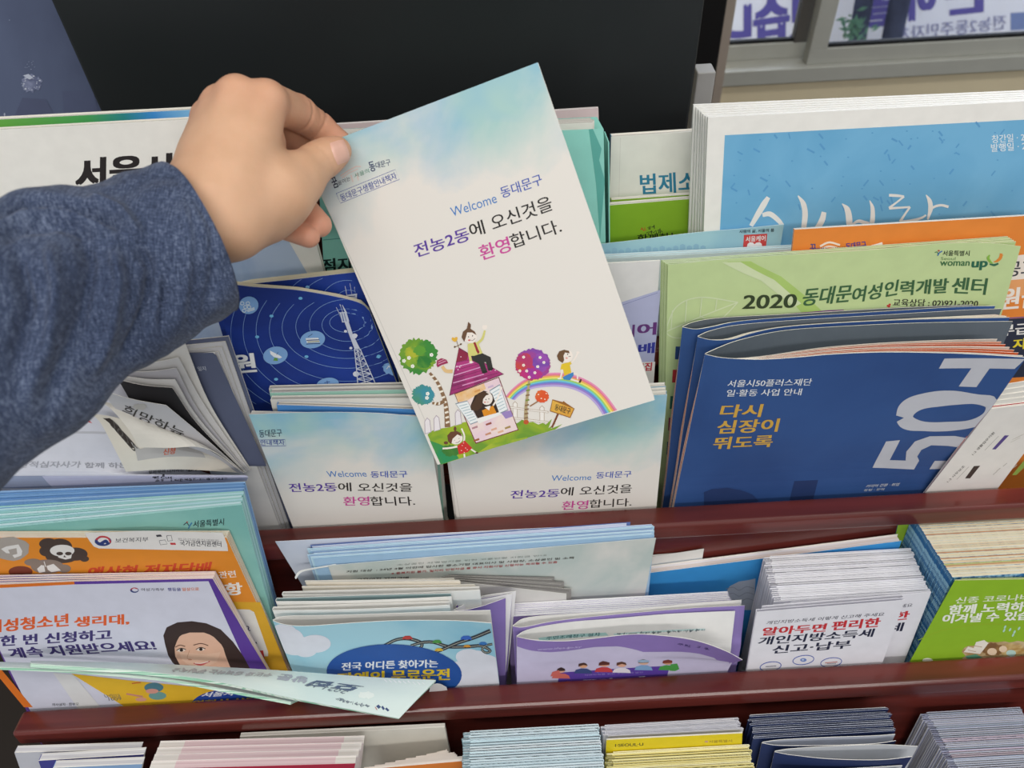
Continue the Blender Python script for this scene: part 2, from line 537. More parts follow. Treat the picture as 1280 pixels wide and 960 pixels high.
# banner outside, read from behind; two slim trunks in front of it
BF = Frame((0, 1700, 0), (1, 0, 0), (0, 0, 1))
bn = thing('street_banner', 'white outdoor banner seen from behind, purple lettering mirrored, beyond the window', 'banner', BF.mat(700, -800, 0))
m = MB()
m.prism([(-420, -350), (1100, -350), (1100, 700), (-420, 700)], 0, -2, plain('banner_fabric', 'e0e4fa', .8, .1, 6, .05))
a = Art(lambda p: BF.px(p, 0))
PUR = '5a55a8'
a.text('있습니', (1028, 46), (903, 64), (1028, -12), PUR, .085)
a.text('은', (1232, 13), (1185, 18), (1232, -38), PUR, .085)
a.text('이', (1168, 22), (1138, 25), (1168, -30), PUR, .085)
a.text('을', (1112, 30), (1082, 33), (1112, -20), PUR, .085)
a.text('전농2동주민자치', (1257, 36), (1122, 52), (1257, 18), '8589b8', .01)
a.poly([(1263, 16), (1300, 14), (1300, 36), (1263, 38)], '7285bd')
m.art(a, 700, -800, 0, .5, .3)
m.build('banner_cloth', bn)
BARK = plain('dark_bark', '3a4058', .9, .1, 30, .2)
def trunk(px_top, px_bot, wpx, label, lf=None):
    fr = Frame((0, 1610, 0), (1, 0, 0), (0, 0, 1))
    p, q = fr.px(px_top), fr.px(px_bot)
    r = wpx * 1.7
    d = (p - q) / np.linalg.norm(p - q)
    t = thing('street_tree', label, 'tree', fr.mat(q[0], q[1], 0))
    m = MB(); n = 12
    lo, hi = -d * 700, d * 900
    for k in range(8):
        f0 = k / 8; f1 = (k + 1) / 8
        c0 = lo + (hi - lo) * f0; c1 = lo + (hi - lo) * f1
        r0 = r * (1.08 - .2 * f0 + .03 * math.sin(k * 2)); r1 = r * (1.08 - .2 * f1 + .03 * math.sin(k * 2 + 2))
        vs = [(c0[0] + r0 * math.cos(2 * math.pi * i / n), c0[1], r0 * math.sin(2 * math.pi * i / n)) for i in range(n)]
        vs += [(c1[0] + r1 * math.cos(2 * math.pi * i / n), c1[1], r1 * math.sin(2 * math.pi * i / n)) for i in range(n)]
        m.add(vs, [[i, (i + 1) % n, n + (i + 1) % n, n + i] for i in range(n)], BARK)
    m.build('trunk', t, True)
    if lf:
        m = MB(); rnd = random.Random(4)
        c = fr.px(lf) - q
        for i in range(46):
            x, y, z = c[0] + rnd.gauss(0, 13), c[1] + rnd.gauss(0, 13), rnd.uniform(20, 70)
            a_ = rnd.uniform(0, 6.3); s_ = rnd.uniform(6, 12); e = rnd.uniform(-.6, .6)
            ca, sa = math.cos(a_) * s_, math.sin(a_) * s_
            m.add([(x, y, z), (x + ca - sa * .35, y + sa + ca * .35, z + e * s_), (x + 2 * ca, y + 2 * sa, z + 2 * e * s_), (x + ca + sa * .35, y + sa - ca * .35, z + e * s_)], [[0, 1, 2, 3]], paper('4d7466', .6, .15))
        m.build('foliage', t)
trunk((1080, 0), (1070, 59), 10.5, 'slim dark trunk with a tuft of green leaves outside the window', (1058, 24))
trunk((1125, 0), (1113, 56), 12, 'bare dark trunk outside the window, right of the leafy one')

# black board and the blue-grey board standing behind the rack
BLACK = plain('black_board_gloss', '232627', .4, .3, 4, .1)
tag(wbox('partition_board', (-276, 520, FLOOR), (139, 545, 700), BLACK, None, 2), 'tall black satin partition board standing behind the brochure rack', 'partition')
tag(wbox('cabinet', (100, 1000, FLOOR), (296, WY - 30, 700), plain('black_cabinet', '100f0f', .5, .3, 4, .1), None, 3), 'black cabinet between the partition and the window trim', 'cabinet')  # near-black box filling the gap beside the trim
tag(wbox('metal_post', (152, 562, FLOOR), (166, 578, -258), plain('brushed_grey_metal', 'a2a09d', .5, .4, 50, .05), None, 1), 'short grey metal post beside the right edge of the black partition', 'post')
def mottled_board():
    m, nt, b = _new('slate_blue_board')
    nt.links.new(_ramp(nt, _noise(nt, 7, 5, distortion=.8), [(.3, lin('525a75')), (.5, lin('626c88')), (.75, lin('6a7488'))]), b.inputs['Base Color'])
    b.inputs['Roughness'].default_value = .35; b.inputs['Specular IOR Level'].default_value = .25
    return m
SF = Frame((0, 560, 0), (1, 0, 0), (0, 0, 1))
sb = thing('slate_board', 'slate blue board with a cluster of pale specks, left of the black partition', 'board', SF.mat(-400, -500, 0))
m = MB(); m.prism([(-400, -940), (118, -940), (118, 1100), (-400, 1100)], 0, -15, mottled_board())
a = Art(lambda p: SF.px(p, 0))
a.poly([(17, 148), (28, 122), (58, 124), (69, 146)], '59607c')
a.poly([(78, 114), (116, 112), (124, 142), (80, 144)], '5a627f')
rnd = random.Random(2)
a.blob((40, 104), 12, 11, mottle('6a7190', '8f96b4', 160), 30, .2, 3)  # pale specks scattered over a mottled round patch
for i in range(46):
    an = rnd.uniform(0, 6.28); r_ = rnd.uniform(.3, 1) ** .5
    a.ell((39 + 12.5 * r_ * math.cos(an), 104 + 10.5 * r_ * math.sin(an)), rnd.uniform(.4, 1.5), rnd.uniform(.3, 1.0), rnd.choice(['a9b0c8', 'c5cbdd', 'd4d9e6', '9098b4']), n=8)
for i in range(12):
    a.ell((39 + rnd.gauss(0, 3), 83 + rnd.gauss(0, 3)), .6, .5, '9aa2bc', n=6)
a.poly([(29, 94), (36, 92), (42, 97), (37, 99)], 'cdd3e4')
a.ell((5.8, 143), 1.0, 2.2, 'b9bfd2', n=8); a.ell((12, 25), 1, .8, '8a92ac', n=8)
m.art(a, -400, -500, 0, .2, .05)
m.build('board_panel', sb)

# ------------------------------------------------------------------ the rack
UL = T2.px((4, 908), 18.5)[0]
UR = 640.0
LIP_T = 18.5
rack = thing('brochure_rack', 'dark cherry wood stepped brochure rack with rounded front boards', 'rack', Matrix.Translation(W(((UL + UR) / 2, 230, FLOOR))))
rl = rack.location.copy()
def in_rack(name, fr, u0, u1, v0, v1, w0, w1, bevel):
    m = MB(); m.box((u0, v0, w0), (u1, v1, w1), WOOD)
    o = m.build(name)
    o.parent = rack
    o.matrix_parent_inverse = Matrix.Translation(-rl)
    o.matrix_world = fr.mat()
    bv = o.modifiers.new('bevel', 'BEVEL'); bv.width = bevel * .001; bv.segments = 5
    return o
def nosed_board(fr):
    pf = [(.3, -118), (6.3, -118), (6.3, -15), (LIP_T, -15), (LIP_T, 0), (.3, 0)]
    m = MB(); n = len(pf)
    vs = [(UL, v, w) for w, v in pf] + [(UR, v, w) for w, v in pf]
    m.add(vs, [list(range(n)), [n + i for i in range(n)][::-1]] + [[i, n + i, n + (i + 1) % n, (i + 1) % n] for i in range(n)], WOOD)
    o = m.build('front_board')
    o.parent = rack; o.matrix_parent_inverse = Matrix.Translation(-rl); o.matrix_world = fr.mat()
    bv = o.modifiers.new('bevel', 'BEVEL'); bv.width = .0038; bv.segments = 5; bv.limit_method = 'ANGLE'
for fr in (T0, T1, T2, T3):
    nosed_board(fr)
    in_rack('shelf_board', fr, UL, UR, -128, -118, -59, 6.2, 1)
vb_ = T0.px((757, 192), -67)[1]
in_rack('back_board', T0, UL, 170, -118, vb_, -78, -67, 2)
m = MB()
prof = [(60, FLOOR), (480, FLOOR), (480, -500), (395, -560), (309, -645), (228, -735), (147, -826), (60, -900)]
for k, (x0, x1) in enumerate(((UL - 20, UL - 1), (UR + 1, UR + 20))):
    m = MB(); n = len(prof)
    vs = [(x0, y, z) for y, z in prof] + [(x1, y, z) for y, z in prof]
    m.add(vs, [list(range(n))[::-1], [n + i for i in range(n)]] + [[i, (i + 1) % n, n + (i + 1) % n, n + i] for i in range(n)], WOOD)
    o = m.build('side_panel'); o.location = (0, 0, CAM_Z)
    o.parent = rack; o.matrix_parent_inverse = Matrix.Translation(-rl)
# ------------------------------------------------------------------ shared cover inks
def sky_cover():
    """white cover with a watercolour sky in its upper part"""
    m, nt, b = _new('watercolour_sky_cover')
    tc = nt.nodes.new('ShaderNodeTexCoord'); sp = nt.nodes.new('ShaderNodeSeparateXYZ')
    nt.links.new(tc.outputs['UV'], sp.inputs[0])
    n1 = _noise(nt, 1.25, 7, 'UV', distortion=.5)
    n2 = _noise(nt, 2.1, 3, 'UV', distortion=.3)
    def mr(src, a, b_, c, d):
        q = nt.nodes.new('ShaderNodeMapRange'); q.inputs[1].default_value = a; q.inputs[2].default_value = b_
        q.inputs[3].default_value = c; q.inputs[4].default_value = d; nt.links.new(src, q.inputs[0]); return q.outputs[0]
    def mth(op, a, b_):
        q = nt.nodes.new('ShaderNodeMath'); q.operation = op; q.use_clamp = True
        for i, x in enumerate((a, b_)):
            if isinstance(x, (int, float)): q.inputs[i].default_value = x
            else: nt.links.new(x, q.inputs[i])
        return q.outputs[0]
    h = mr(sp.outputs[1], 1.0, 2.0, -.14, .3)
    fac = mr(mth('ADD', n1, h), .56, .82, 0, 1)
    low = mr(sp.outputs[1], .95, 1.3, 0, 1)
    fac = mth('MULTIPLY', fac, low)
    sky = _ramp(nt, n2, [(.35, lin('a9cdc9')), (.55, lin('8fbfd2')), (.7, lin('9cc0dc'))])
    mx = nt.nodes.new('ShaderNodeMix'); mx.data_type = 'RGBA'
    nt.links.new(fac, mx.inputs[0]); mx.inputs[6].default_value = lin('e6e0d8'); nt.links.new(sky, mx.inputs[7])
    nt.links.new(mx.outputs[2], b.inputs['Base Color'])
    b.inputs['Roughness'].default_value = .42; b.inputs['Specular IOR Level'].default_value = .35
    return m
SKY = sky_cover()
WHITE, CREAMP = 'e9e5dd', 'e4dccb'
PAGES = edges('f0ece4', 'b9b4aa', 1500)

# ------------------------------------------------------------------ back row
# strip of a green and blue cover behind the big white magazine
fr = T0
def green_blue():
    m, nt, b = _new('green_blue_cover')
    tc = nt.nodes.new('ShaderNodeTexCoord'); sp = nt.nodes.new('ShaderNodeSeparateXYZ'); nt.links.new(tc.outputs['UV'], sp.inputs[0])
    q = nt.nodes.new('ShaderNodeMapRange'); q.inputs[1].default_value = .1; q.inputs[2].default_value = 1.35; nt.links.new(sp.outputs[0], q.inputs[0])
    nt.links.new(_ramp(nt, q.outputs[0], [(0, lin('6fb04a')), (.45, lin('4aa35a')), (.62, lin('2f8a8a')), (.76, lin('3f8fd0')), (.95, lin('8cc4e8'))]), b.inputs['Base Color'])
    b.inputs['Roughness'].default_value = .4
    return m
t = booklet('magazine', 'magazine with green to blue cover showing only its top strip behind the big white magazine', 'magazine', fr,
            (-32, 151), (262, 136), None, None, -20, 6, green_blue(), PAGES, None, vb=-110)
# big white magazine with a bold dark title
w = -9
a = Art(lambda p: fr.px(p, w))
INK = '2c2626'
a.text('서울사랑', (96, 239), (262, 229), (96.5, 199), INK, .06)
a.poly([(60, 318), (360, 300), (386, 345), (396, 470), (60, 490)], mottle('a9bfdf', 'bccde6', 30))
t = booklet('magazine', 'large white magazine with bold dark title, behind the hand and sleeve', 'magazine', fr,
            (-70, 166), (352, 143), (404, 337), None, w, 5, 'f2efe8', PAGES, a, vb=-110)
# sheets and folder: white and pink paper at the very back, teal folder in front
t = booklet('pamphlet', 'white and pink pamphlet standing highest behind the teal folder', 'pamphlet', fr,
            (412, 156), (748, 135), (750, 210), (416, 226), -58, 3, 'd9c3c4', edges('efeae6', 'd8c6c8', 900), None, vb=-110, inset=0)
w = -18
t = thing('folder', 'teal paper folder holding white sheets, behind the held booklet', 'folder', fr.mat())
tl, tr, br, bl = (395, 176), (754.5, 161), (757, 300), (404, 322)
A, B, Cc, D = quad_uv(fr, tl, tr, br, bl, w, -110)
TEAL = paper('98dccf', .5)
a = Art(lambda p: fr.px(p, w))
a.text('점자', (403, 341), (442, 338), (402, 324), '16302f', .04)
a.poly([(736, 162), (741, 161), (752, 186), (749, 200), (756, 225), (750, 300), (745, 230)], paper('64b3a8'))
a.line([(404, 300), (436, 297)], .8, '4c9a92')
m = MB(); m.prism([tuple(D), tuple(Cc), tuple(B), tuple(A)], w, w - .5, TEAL); m.art(a, 0, 0, w); m.build('front_flap', t)
wb = -40
tl2, tr2 = fr.px((398, 163), wb), fr.px((752, 146), wb)
nb = [(D[0] - 1, -110), (Cc[0] + 3, -110), (tr2[0] + 1.5, tr2[1] - 8), (tr2[0] - 3, tr2[1]), (tl2[0], tl2[1])]
m = MB(); m.prism(nb, wb, wb - .5, TEAL); m.build('back_flap', t)
m = MB()
m.prism([(Cc[0] + 1.2, -108), (Cc[0] + 1.9, -108), (tr2[0] + 2.3, tr2[1] - 9), (tr2[0] + 1.6, tr2[1] - 9)], w - 1, wb + 1, TEAL); m.build('gusset', t)
t = thing('paper_sheaf', 'sheaf of white sheets standing inside the teal folder', 'paper', fr.mat())
m = MB()
for k, (ww, dy, dx) in enumerate(((-24, 0, -4), (-29, 1.5, -2), (-34, 3, -6))):
    q = fr.px((745 + dx, 153 - dy * 1.2), ww); p_ = fr.px((402, 168 - dy), ww)
    m.prism([(D[0] + 2, -108), (q[0], -108), (q[0], q[1]), (p_[0], p_[1])], ww, ww - 3.5, WHITE, PAGES, WHITE)
m.build('sheets', t)

# legislation booklet, two green booklets
w = -52
a = Art(lambda p: fr.px(p, w))
a.text('법제소식', (801, 243), (893, 238), (800, 218), '2f7e9c', .03)
a.line([(775.5, 172), (773.5, 252)], .7, 'd5d1c8')  # spine shading put in as a thin darker line
booklet('booklet', 'cream white booklet with blue green title, between the teal folder and the blue newspaper', 'booklet', fr,
        (764, 171), (905, 162), (903, 240), (761.5, 254), w, 6, 'e2e0d6', PAGES, a, vb=-110, spine_mat=paper('2b6f8f'))
w = -39
def green_art(w):
    a = Art(lambda p: fr.px(p, w)); k = Z(700, 120, 4)
    for pts, c in (([(402, 668), (412, 664)], 'c8382c'), ([(408, 658), (420, 676)], 'c8382c'), ([(424, 655), (424, 672), (432, 668)], 'c8382c'),
                   ([(438, 660), (446, 652), (444, 668)], '222222'), ([(452, 650), (450, 668)], '222222'), ([(458, 656), (470, 652)], '222222'), ([(470, 644), (472, 664)], '222222'),
                   ([(432, 684), (446, 678), (440, 694)], '222222'), ([(450, 680), (462, 676)], '222222'), ([(456, 672), (458, 690)], '222222'), ([(466, 684), (480, 672), (482, 690)], '222222'),
                   ([(486, 674), (496, 666), (494, 686)], '222222'), ([(500, 662), (502, 688)], '222222'), ([(506, 672), (511, 680)], '222222')):
        a.line(k(pts), .9, c)
    a.text('함께하는', (797, 303), (850, 300), (797, 293), '1c1c1c', .02)
    return a
t = booklet('booklet', 'front bright green booklet with small brush lettering, below the cream white booklet', 'booklet', fr,
            (758, 257), (896, 246), (894, 296), (756.5, 303), w, 5, '87b02c', PAGES, green_art(w), vb=-110, group='green booklets')
booklet('booklet', 'rear bright green booklet, only its top edge showing behind the front green one', 'booklet', fr,
        (764, 250), (896, 241), (894, 290), (762, 298), w - 6.5, 4, '87b02c', PAGES, None, vb=-110, group='green booklets')

# blue and white newspapers
w = -12
a = Art(lambda p: fr.px(p, w))
BLUE = mottle('6fb0d8', '79b8de', 20)
a.poly([(906, 169), (1330, 147), (1335, 305), (898, 325)], BLUE)
rnd = random.Random(11)
for i in range(90):
    x, y = rnd.uniform(912, 1278), rnd.uniform(0, 1)
    y = 172 - (x - 906) * .052 + y * 130
    if rnd.random() < .6:
        an = rnd.choice([.9, -.9, .5, 1.3]) ; L = rnd.uniform(3, 5.5)
        a.line([(x - L * math.cos(an), y - L * math.sin(an)), (x + L * math.cos(an), y + L * math.sin(an))], rnd.uniform(1.6, 2.6), '5f9fd0')
    else: a.ell((x, y), 1.3, 1.0, '5f9fd0', n=8)
k = Z(880, 220, 4)
CAL = 'f0eeea'
for pts, wd in (([(235, 250), (270, 190), (300, 140), (322, 106)], [5, 7, 7.5, 5]), ([(292, 195), (330, 190), (370, 220), (392, 248)], [5, 6.5, 6, 5]),
                ([(470, 98), (497, 140), (505, 200), (492, 300)], [1.5, 6.5, 7, 6]), ([(600, 180), (590, 220), (565, 262), (530, 300)], [6, 7.5, 7, 5]),
                ([(690, 138), (715, 165), (725, 210), (728, 290)], [1, 7, 8, 7]), ([(735, 246), (770, 226), (800, 232), (825, 240)], [2, 4, 4.5, 5]),
                ([(828, 122), (842, 160), (842, 220), (830, 290)], [1, 5, 6, 5]),
                ([(925, 96), (965, 98), (1000, 102)], [3.5, 3.5, 2.5]), ([(1000, 102), (965, 130), (925, 160)], [2.5, 2.2, 3]), ([(925, 162), (980, 158), (1030, 155)], [3, 2.5, 2.5]),
                ([(1030, 155), (1005, 190), (980, 228)], [2.5, 2.5, 3.5]), ([(980, 228), (1040, 222), (1085, 210), (1110, 195)], [3, 3.2, 3, 2]),
                ([(1110, 94), (1128, 125), (1132, 165), (1118, 218)], [1.2, 5.5, 6, 2]), ([(1130, 165), (1160, 150), (1190, 146), (1222, 154)], [3, 3, 3, 3.4])):
    a.curve(k(pts), wd, CAL, 20)
a.text('창간일 · 2012', (1240, 179), (1296, 175), (1239.5, 169), 'eef3f6', .01)
a.text('발행일 · 2021', (1239, 190), (1297, 186), (1238.5, 180), 'eef3f6', .01)
np_lab = 'blue and white newspaper on the front of the stack, brush lettering on pale blue'
booklet('newspaper', np_lab, 'newspaper', fr, (885, 147), (1330, 124), (1322, 290), (879, 305), w, 2.2, 'f3f0ea', edges('f3f0ea', 'e2ded7', 900), a, vb=-100, inset=0, group='blue and white newspapers')
uF, vF = fr.px((885, 147), w)
for i, (x, y) in enumerate(((882, 143.5), (879, 141.5), (876.5, 139), (873.5, 136.5), (870.5, 134), (867, 131))):
    ww = w - 3.6 * (i + 1)
    booklet('newspaper', ordw(i + 2) + ' newspaper from the front of the white stack at right', 'newspaper', fr, (x, y + 2 - i * .3), (1330, y - 19), (1322, 290), (x - 4 - i * .6, 305), ww, 2.2,
            'f0eee9', edges('f3f0ea', 'e2ded7', 900), None, vb=-100, inset=0, group='blue and white newspapers')

# pale blue leaflets with the heart badge
w = -2
LB = '9fc9d6'
top = [fr.pxv(p, fr.px((735, 324), w)[1]) for p in ((735, 324), (815, 320), (900, 316), (996, 311))]
m_lab = 'pale blue leaflets'
for i in range(4):
    t = thing('care_leaflet', ('front' if i == 0 else ordw(i + 1)) + ' pale blue leaflet with a plain top edge, below the green booklets', 'leaflet', fr.mat(0, 0, 0), m_lab)
    m = MB(); v = fr.px((735, 324), w)[1]
    p = [(u + i * .8, ww - 1.5 * i - .2) for u, ww in top]
    m.ribbon(p[::-1], -100, v + .5 * (i % 2), .5, paper('e4eff0'), paper(LB), paper('cfe6ea'))
    m.build('sheet', t)
w = -8.6
t = thing('care_leaflet', 'tallest pale blue leaflet with a red heart badge, curling up below the green booklets', 'leaflet', fr.mat(0, 0, 0), m_lab)
tp = [(733, 307), (800, 299.5), (866, 291), (925, 286), (980, 280.5)]
TP = [np.r_[fr.px(p, ww), ww] for p, ww in zip(tp, (-8.5, -9, -9.5, -9, -8))]
BT = [np.r_[fr.px((x, 345), w)[0], -100, w] for x in (733, 800, 866, 925, 972)]
sf = Surf([BT, TP], fr, 24, 8)
m = MB(); sf.mesh(m, .4, mottle('9cc6d6', 'a9d0da', 20), 'cfe3e8', 'dcebee')
a = Art(sf.st)
a.poly([(930, 293.5), (959, 292), (956.5, 318), (928, 320)], 'd24a48')
a.text('서울케어', (932, 302.5), (956.5, 301), (932.3, 295.5), 'f3eeee', .03)
hx = Z(880, 220, 4)
a.poly(hx([(214, 352), (218, 338), (230, 330), (244, 332), (252, 340), (262, 332), (278, 330), (288, 338), (290, 352), (284, 368), (268, 382), (250, 392), (232, 382), (219, 368)]), 'f3eeee')
a.text('사람의 삶, 서울의 품', (924, 291.6), (967.5, 289.6), (924.2, 287.4), '28343a', .02)
for i in range(16):
    x = 748 + i * 8.5; h = 3 + 4 * ((i * 7) % 5) / 5
    y = 318 - (x - 748) * .055
    a.poly([(x, y), (x + 6.5, y - .3), (x + 6.5, y - h), (x + 3, y - h - 1.5), (x, y - h)], '96bed2')
m.art(a, surf=sf); m.build('sheet', t)
# ------------------------------------------------------------------ the welcome booklet's print, in the held booklet's own millimetres
q_tl, q_tr, q_br, q_bl = (379, 190), (672, 78), (818.5, 500), (547, 581)
HO = np.array([-53.0, 319.5, -403.3]) * .955
HU, HV = np.array([.94575, .01908, .32434]), np.array([-.29586, .46313, .83545])
HF = Frame(HO, HU, HV)
def weldef(a, badge=True):
    k4 = Z(480, 390, 4.8); k5 = Z(620, 420, 5.648); kc = Z(380, 60, 2.7826); kt = Z(380, 160, 8)
    def one(k, *p): return k([p])[0]
    # lettering
    B1, B2, BK, PU, PK = '3f7cc0', '3a55b0', '26211f', '5b3a9c', 'cc4a9a'
    a.text('Welcome', one(kc, 516, 588), one(kc, 673, 537), one(kc, 507, 556), B1, .0)
    a.text('동대문구', one(kc, 690, 524), one(kc, 832, 474), one(kc, 679, 486), B2, .012)
    a.text('전농2동', one(kc, 391, 731), one(kc, 579, 668), one(kc, 379, 684), PU, .02)
    a.text('에', one(kc, 583, 661), one(kc, 632, 645), one(kc, 570, 613), BK, .012)
    a.text('오신것을', one(kc, 660, 637), one(kc, 868, 563), one(kc, 644, 586), BK, .012)
    a.text('환영', one(kc, 619, 741), one(kc, 722, 706), one(kc, 604, 690), PK, .02)
    a.text('합니다.', one(kc, 727, 699), one(kc, 899, 641), one(kc, 711, 651), BK, .012)
    # badge at the top left
    if badge:
        k = kt
        a.line(k([(322, 655), (912, 415), (955, 513), (365, 752), (322, 655)]), .55, '34499a')
        a.text('동대문구생활안내책자', one(k, 378, 735), one(k, 935, 506), one(k, 352, 668), '2e4196', .01)
        a.line(k([(365, 480), (440, 430), (520, 385), (570, 385)]), 1.6, 'd8c5be'); a.line(k([(380, 500), (450, 450), (540, 410)]), 1.4, 'd8c5be')
        a.line(k([(470, 470), (490, 540)]), 1.6, 'd8c5be'); a.line(k([(530, 450), (545, 525)]), 1.6, 'd8c5be')
        a.text('꿈', one(k, 300, 605), one(k, 352, 585), one(k, 262, 505), '232845', .03)
        a.text('을여는', one(k, 345, 578), one(k, 470, 520), one(k, 333, 535), '232845', .0)
        a.text('서울의', one(k, 510, 500), one(k, 655, 445), one(k, 498, 458), '2c7a5c', .0)
        a.text('동', one(k, 668, 440), one(k, 722, 425), one(k, 640, 345), '1c2c5c', .03)
        a.text('대문구', one(k, 722, 408), one(k, 868, 370), one(k, 712, 345), '1c2c5c', .015)
    # spine crease
    a.line([(391, 222), (470, 390), (555, 578)], .8, 'cfcac2')
    # rainbow
    def arc(pts, wd, col): a.curve(k5(pts), wd, col, 40)
    base = [(70, 430), (120, 375), (200, 315), (300, 280), (430, 265), (560, 285), (680, 340), (770, 420), (850, 525)]
    inner = [(128, 450), (170, 410), (240, 372), (320, 355), (430, 350), (540, 368), (640, 415), (710, 480), (758, 552)]
    bands = ['e58fb5', 'e27a8c', 'ecb35a', 'f0e070', '9ccf6c', '6fc6d8', '6d88d0', '9a7cc8', 'b9a9dc']
    for i, c in enumerate(bands):
        f = i / (len(bands) - 1)
        p = [(x0 + (x1 - x0) * f, y0 + (y1 - y0) * f) for (x0, y0), (x1, y1) in zip(base, inner)]
        arc(p, [1.6, 2.0, 2.3, 2.5, 2.5, 2.4, 2.2], c)
    # fence behind
    for (x, y, h, c) in ((135, 525, 120, 'd8cbb6'), (325, 555, 130, 'd6d2e2')):
        a.poly(k5([(x - 17, y + 60), (x - 17, y - 50), (x, y - 66), (x + 17, y - 50), (x + 17, y + 60)]), 'b9a896')
        a.poly(k5([(x - 13, y + 60), (x - 13, y - 47), (x, y - 60), (x + 13, y - 47), (x + 13, y + 60)]), 'efe9e2')
    for y in (500, 572):
        a.poly(k5([(70, y - 8), (370, y + 30), (370, y + 44), (70, y + 6)]), 'b9a896'); a.poly(k5([(70, y - 5), (366, y + 33), (366, y + 41), (70, y + 3)]), 'efe9e2')
    # grass
    G1 = mottle('9fb52e', '6f9a33', 55)
    G2 = mottle('2f8f5a', '4f9440', 60)
    a.poly(k4([(262, 735), (290, 712), (330, 700), (400, 690), (460, 665), (540, 650), (600, 640)]) + k5([(150, 615), (185, 590), (220, 610), (260, 605), (300, 625), (330, 612), (352, 625), (395, 585), (370, 650), (420, 615), (385, 655), (468, 622), (420, 658)]) + k4([(660, 815), (341, 915)]), G1)
    a.poly(k4([(275, 770), (330, 790), (420, 830), (450, 878), (341, 914)]), G2)
    a.blob(one(k4, 400, 830), 11, 7, mottle('3f7a34', '5a8c35', 60), 30, .15, 5)
    a.poly(k4([(560, 845), (640, 790), (740, 770), (860, 750), (862, 757), (660, 814)]), mottle('7aa32f', 'a6b638', 50))
    # left tree
    for (cx, cy, rx, ry, ca, cb, sd) in ((205, 265, 24, 22, '7fa52f', '3f8a3a', 7), (236, 498, 14, 12.5, '3f8fa0', '57963f', 8)):
        a.blob(one(k4, cx, cy), rx, ry, mottle(ca, cb, 45, .42, .58), 70, .1, sd)
    for cx, cy, rx, ry, c in ((170, 240, 10, 8, 'b5b934'), (160, 300, 8, 6, '92b038'), (240, 300, 9, 8, '2f7a34'), (215, 230, 8, 6, '5f9f36')):
        a.blob(one(k4, cx, cy), rx, ry, mottle(c, '5f9a38', 70), 30, .15, int(cx))
    fl = [(285, 257), (120, 293), (150, 275), (172, 325), (262, 490), (258, 515)]
    for x, y in fl:
        for j in range(5):
            an = j * 1.256
            a.ell(one(k4, x + 7 * math.cos(an), y + 7 * math.sin(an)), 1.1, 1.1, 'f3f0e6', n=8)
    a.curve(k4([(275, 365), (320, 420), (352, 490), (372, 560), (382, 690)]), [3.2, 4, 4.8, 5.5, 7], '8a6a4c', 24)
    for i, (x, y) in enumerate([(290, 385), (312, 412), (330, 442), (345, 475), (356, 510), (365, 540), (371, 570), (376, 600), (379, 630), (381, 660)]):
        a.line(k4([(x - 10, y + 5), (x + 11, y - 3)]), 2.4, 'efe6d6')
    a.curve(k4([(290, 545), (325, 550), (362, 535)]), [3, 4, 4.5], '8a6a4c'); a.line(k4([(305, 556), (312, 540)]), 2, 'efe6d6'); a.line(k4([(330, 556), (334, 538)]), 2, 'efe6d6')
    # fence at left
    for (x, y) in ((265, 690), (320, 675), (448, 640)):
        a.poly(k4([(x - 20, y + 42), (x - 22, y - 35), (x - 6, y - 58), (x + 12, y - 42), (x + 20, y + 30)]), 'b4a6b0')
        a.poly(k4([(x - 16, y + 38), (x - 18, y - 33), (x - 6, y - 52), (x + 8, y - 40), (x + 16, y + 28)]), 'e9e2e4')
    # house: wall, roof, window, bricks
    a.poly(k4([(422, 490), (690, 388), (808, 708), (550, 790)]), '7a3a3a')
    a.poly(k4([(428, 492), (687, 394), (802, 704), (553, 783)]), mottle('e9cdd6', 'f0ddd4', 70))
    a.poly(k4([(428, 492), (600, 428), (612, 460), (500, 530), (445, 540)]), mottle('e9b878', 'edd0b0', 80))
    a.poly(k4([(700, 600), (760, 590), (775, 625), (730, 640)]), '9d86c0')
    for x, y, c in ((628, 668, '9c5648'), (545, 690, 'b98a90'), (660, 700, 'e0aa92'), (700, 715, 'e0b092'), (625, 728, 'c98f72'), (742, 690, 'a68a50'), (555, 765, 'a2603c'), (640, 445, 'cdb2cc'), (560, 470, 'd89a58')):
        a.poly(k4([(x - 18, y + 3), (x + 15, y - 10), (x + 19, y + 2), (x - 15, y + 13)]), c)
    a.poly(k4([(450, 212), (720, 372), (392, 502)]), '742a4c')
    a.poly(k4([(452, 220), (712, 370), (398, 496)]), mottle('b23a7c', '8f2f66', 60))
    a.poly(k4([(450, 218), (505, 250), (500, 285), (432, 300)]), mottle('8f2a44', '742038', 60))
    for q in ([(437, 300), (520, 285)], [(425, 350), (600, 300)], [(412, 400), (640, 335)], [(405, 445), (690, 362)], [(402, 470), (560, 425)]):
        a.line(k4(q), .5, '5f1f48')
    for q in ([(430, 330), (540, 300)], [(420, 380), (580, 330)], [(415, 425), (600, 372)], [(470, 440), (620, 395)]):
        a.line(k4(q), 1.2, 'd99cc4')
    for x, y in ((438, 325), (455, 330), (445, 345), (462, 322), (640, 350), (668, 348), (462, 268)): a.ell(one(k4, x, y), .8, .7, 'f0dce6', n=8)
    # chimney and weather vane
    a.curve(k4([(350, 325), (372, 352), (412, 355)]), [4, 4.5, 4.5], 'e2bd86'); a.poly(k4([(315, 318), (318, 290), (345, 276), (375, 285), (386, 305), (345, 318), (322, 332)]), '9f3058')
    a.line(k4([(325, 312), (372, 292)]), .9, 'e0a8c0'); a.line(k4([(325, 300), (360, 283)]), .7, 'e0a8c0')
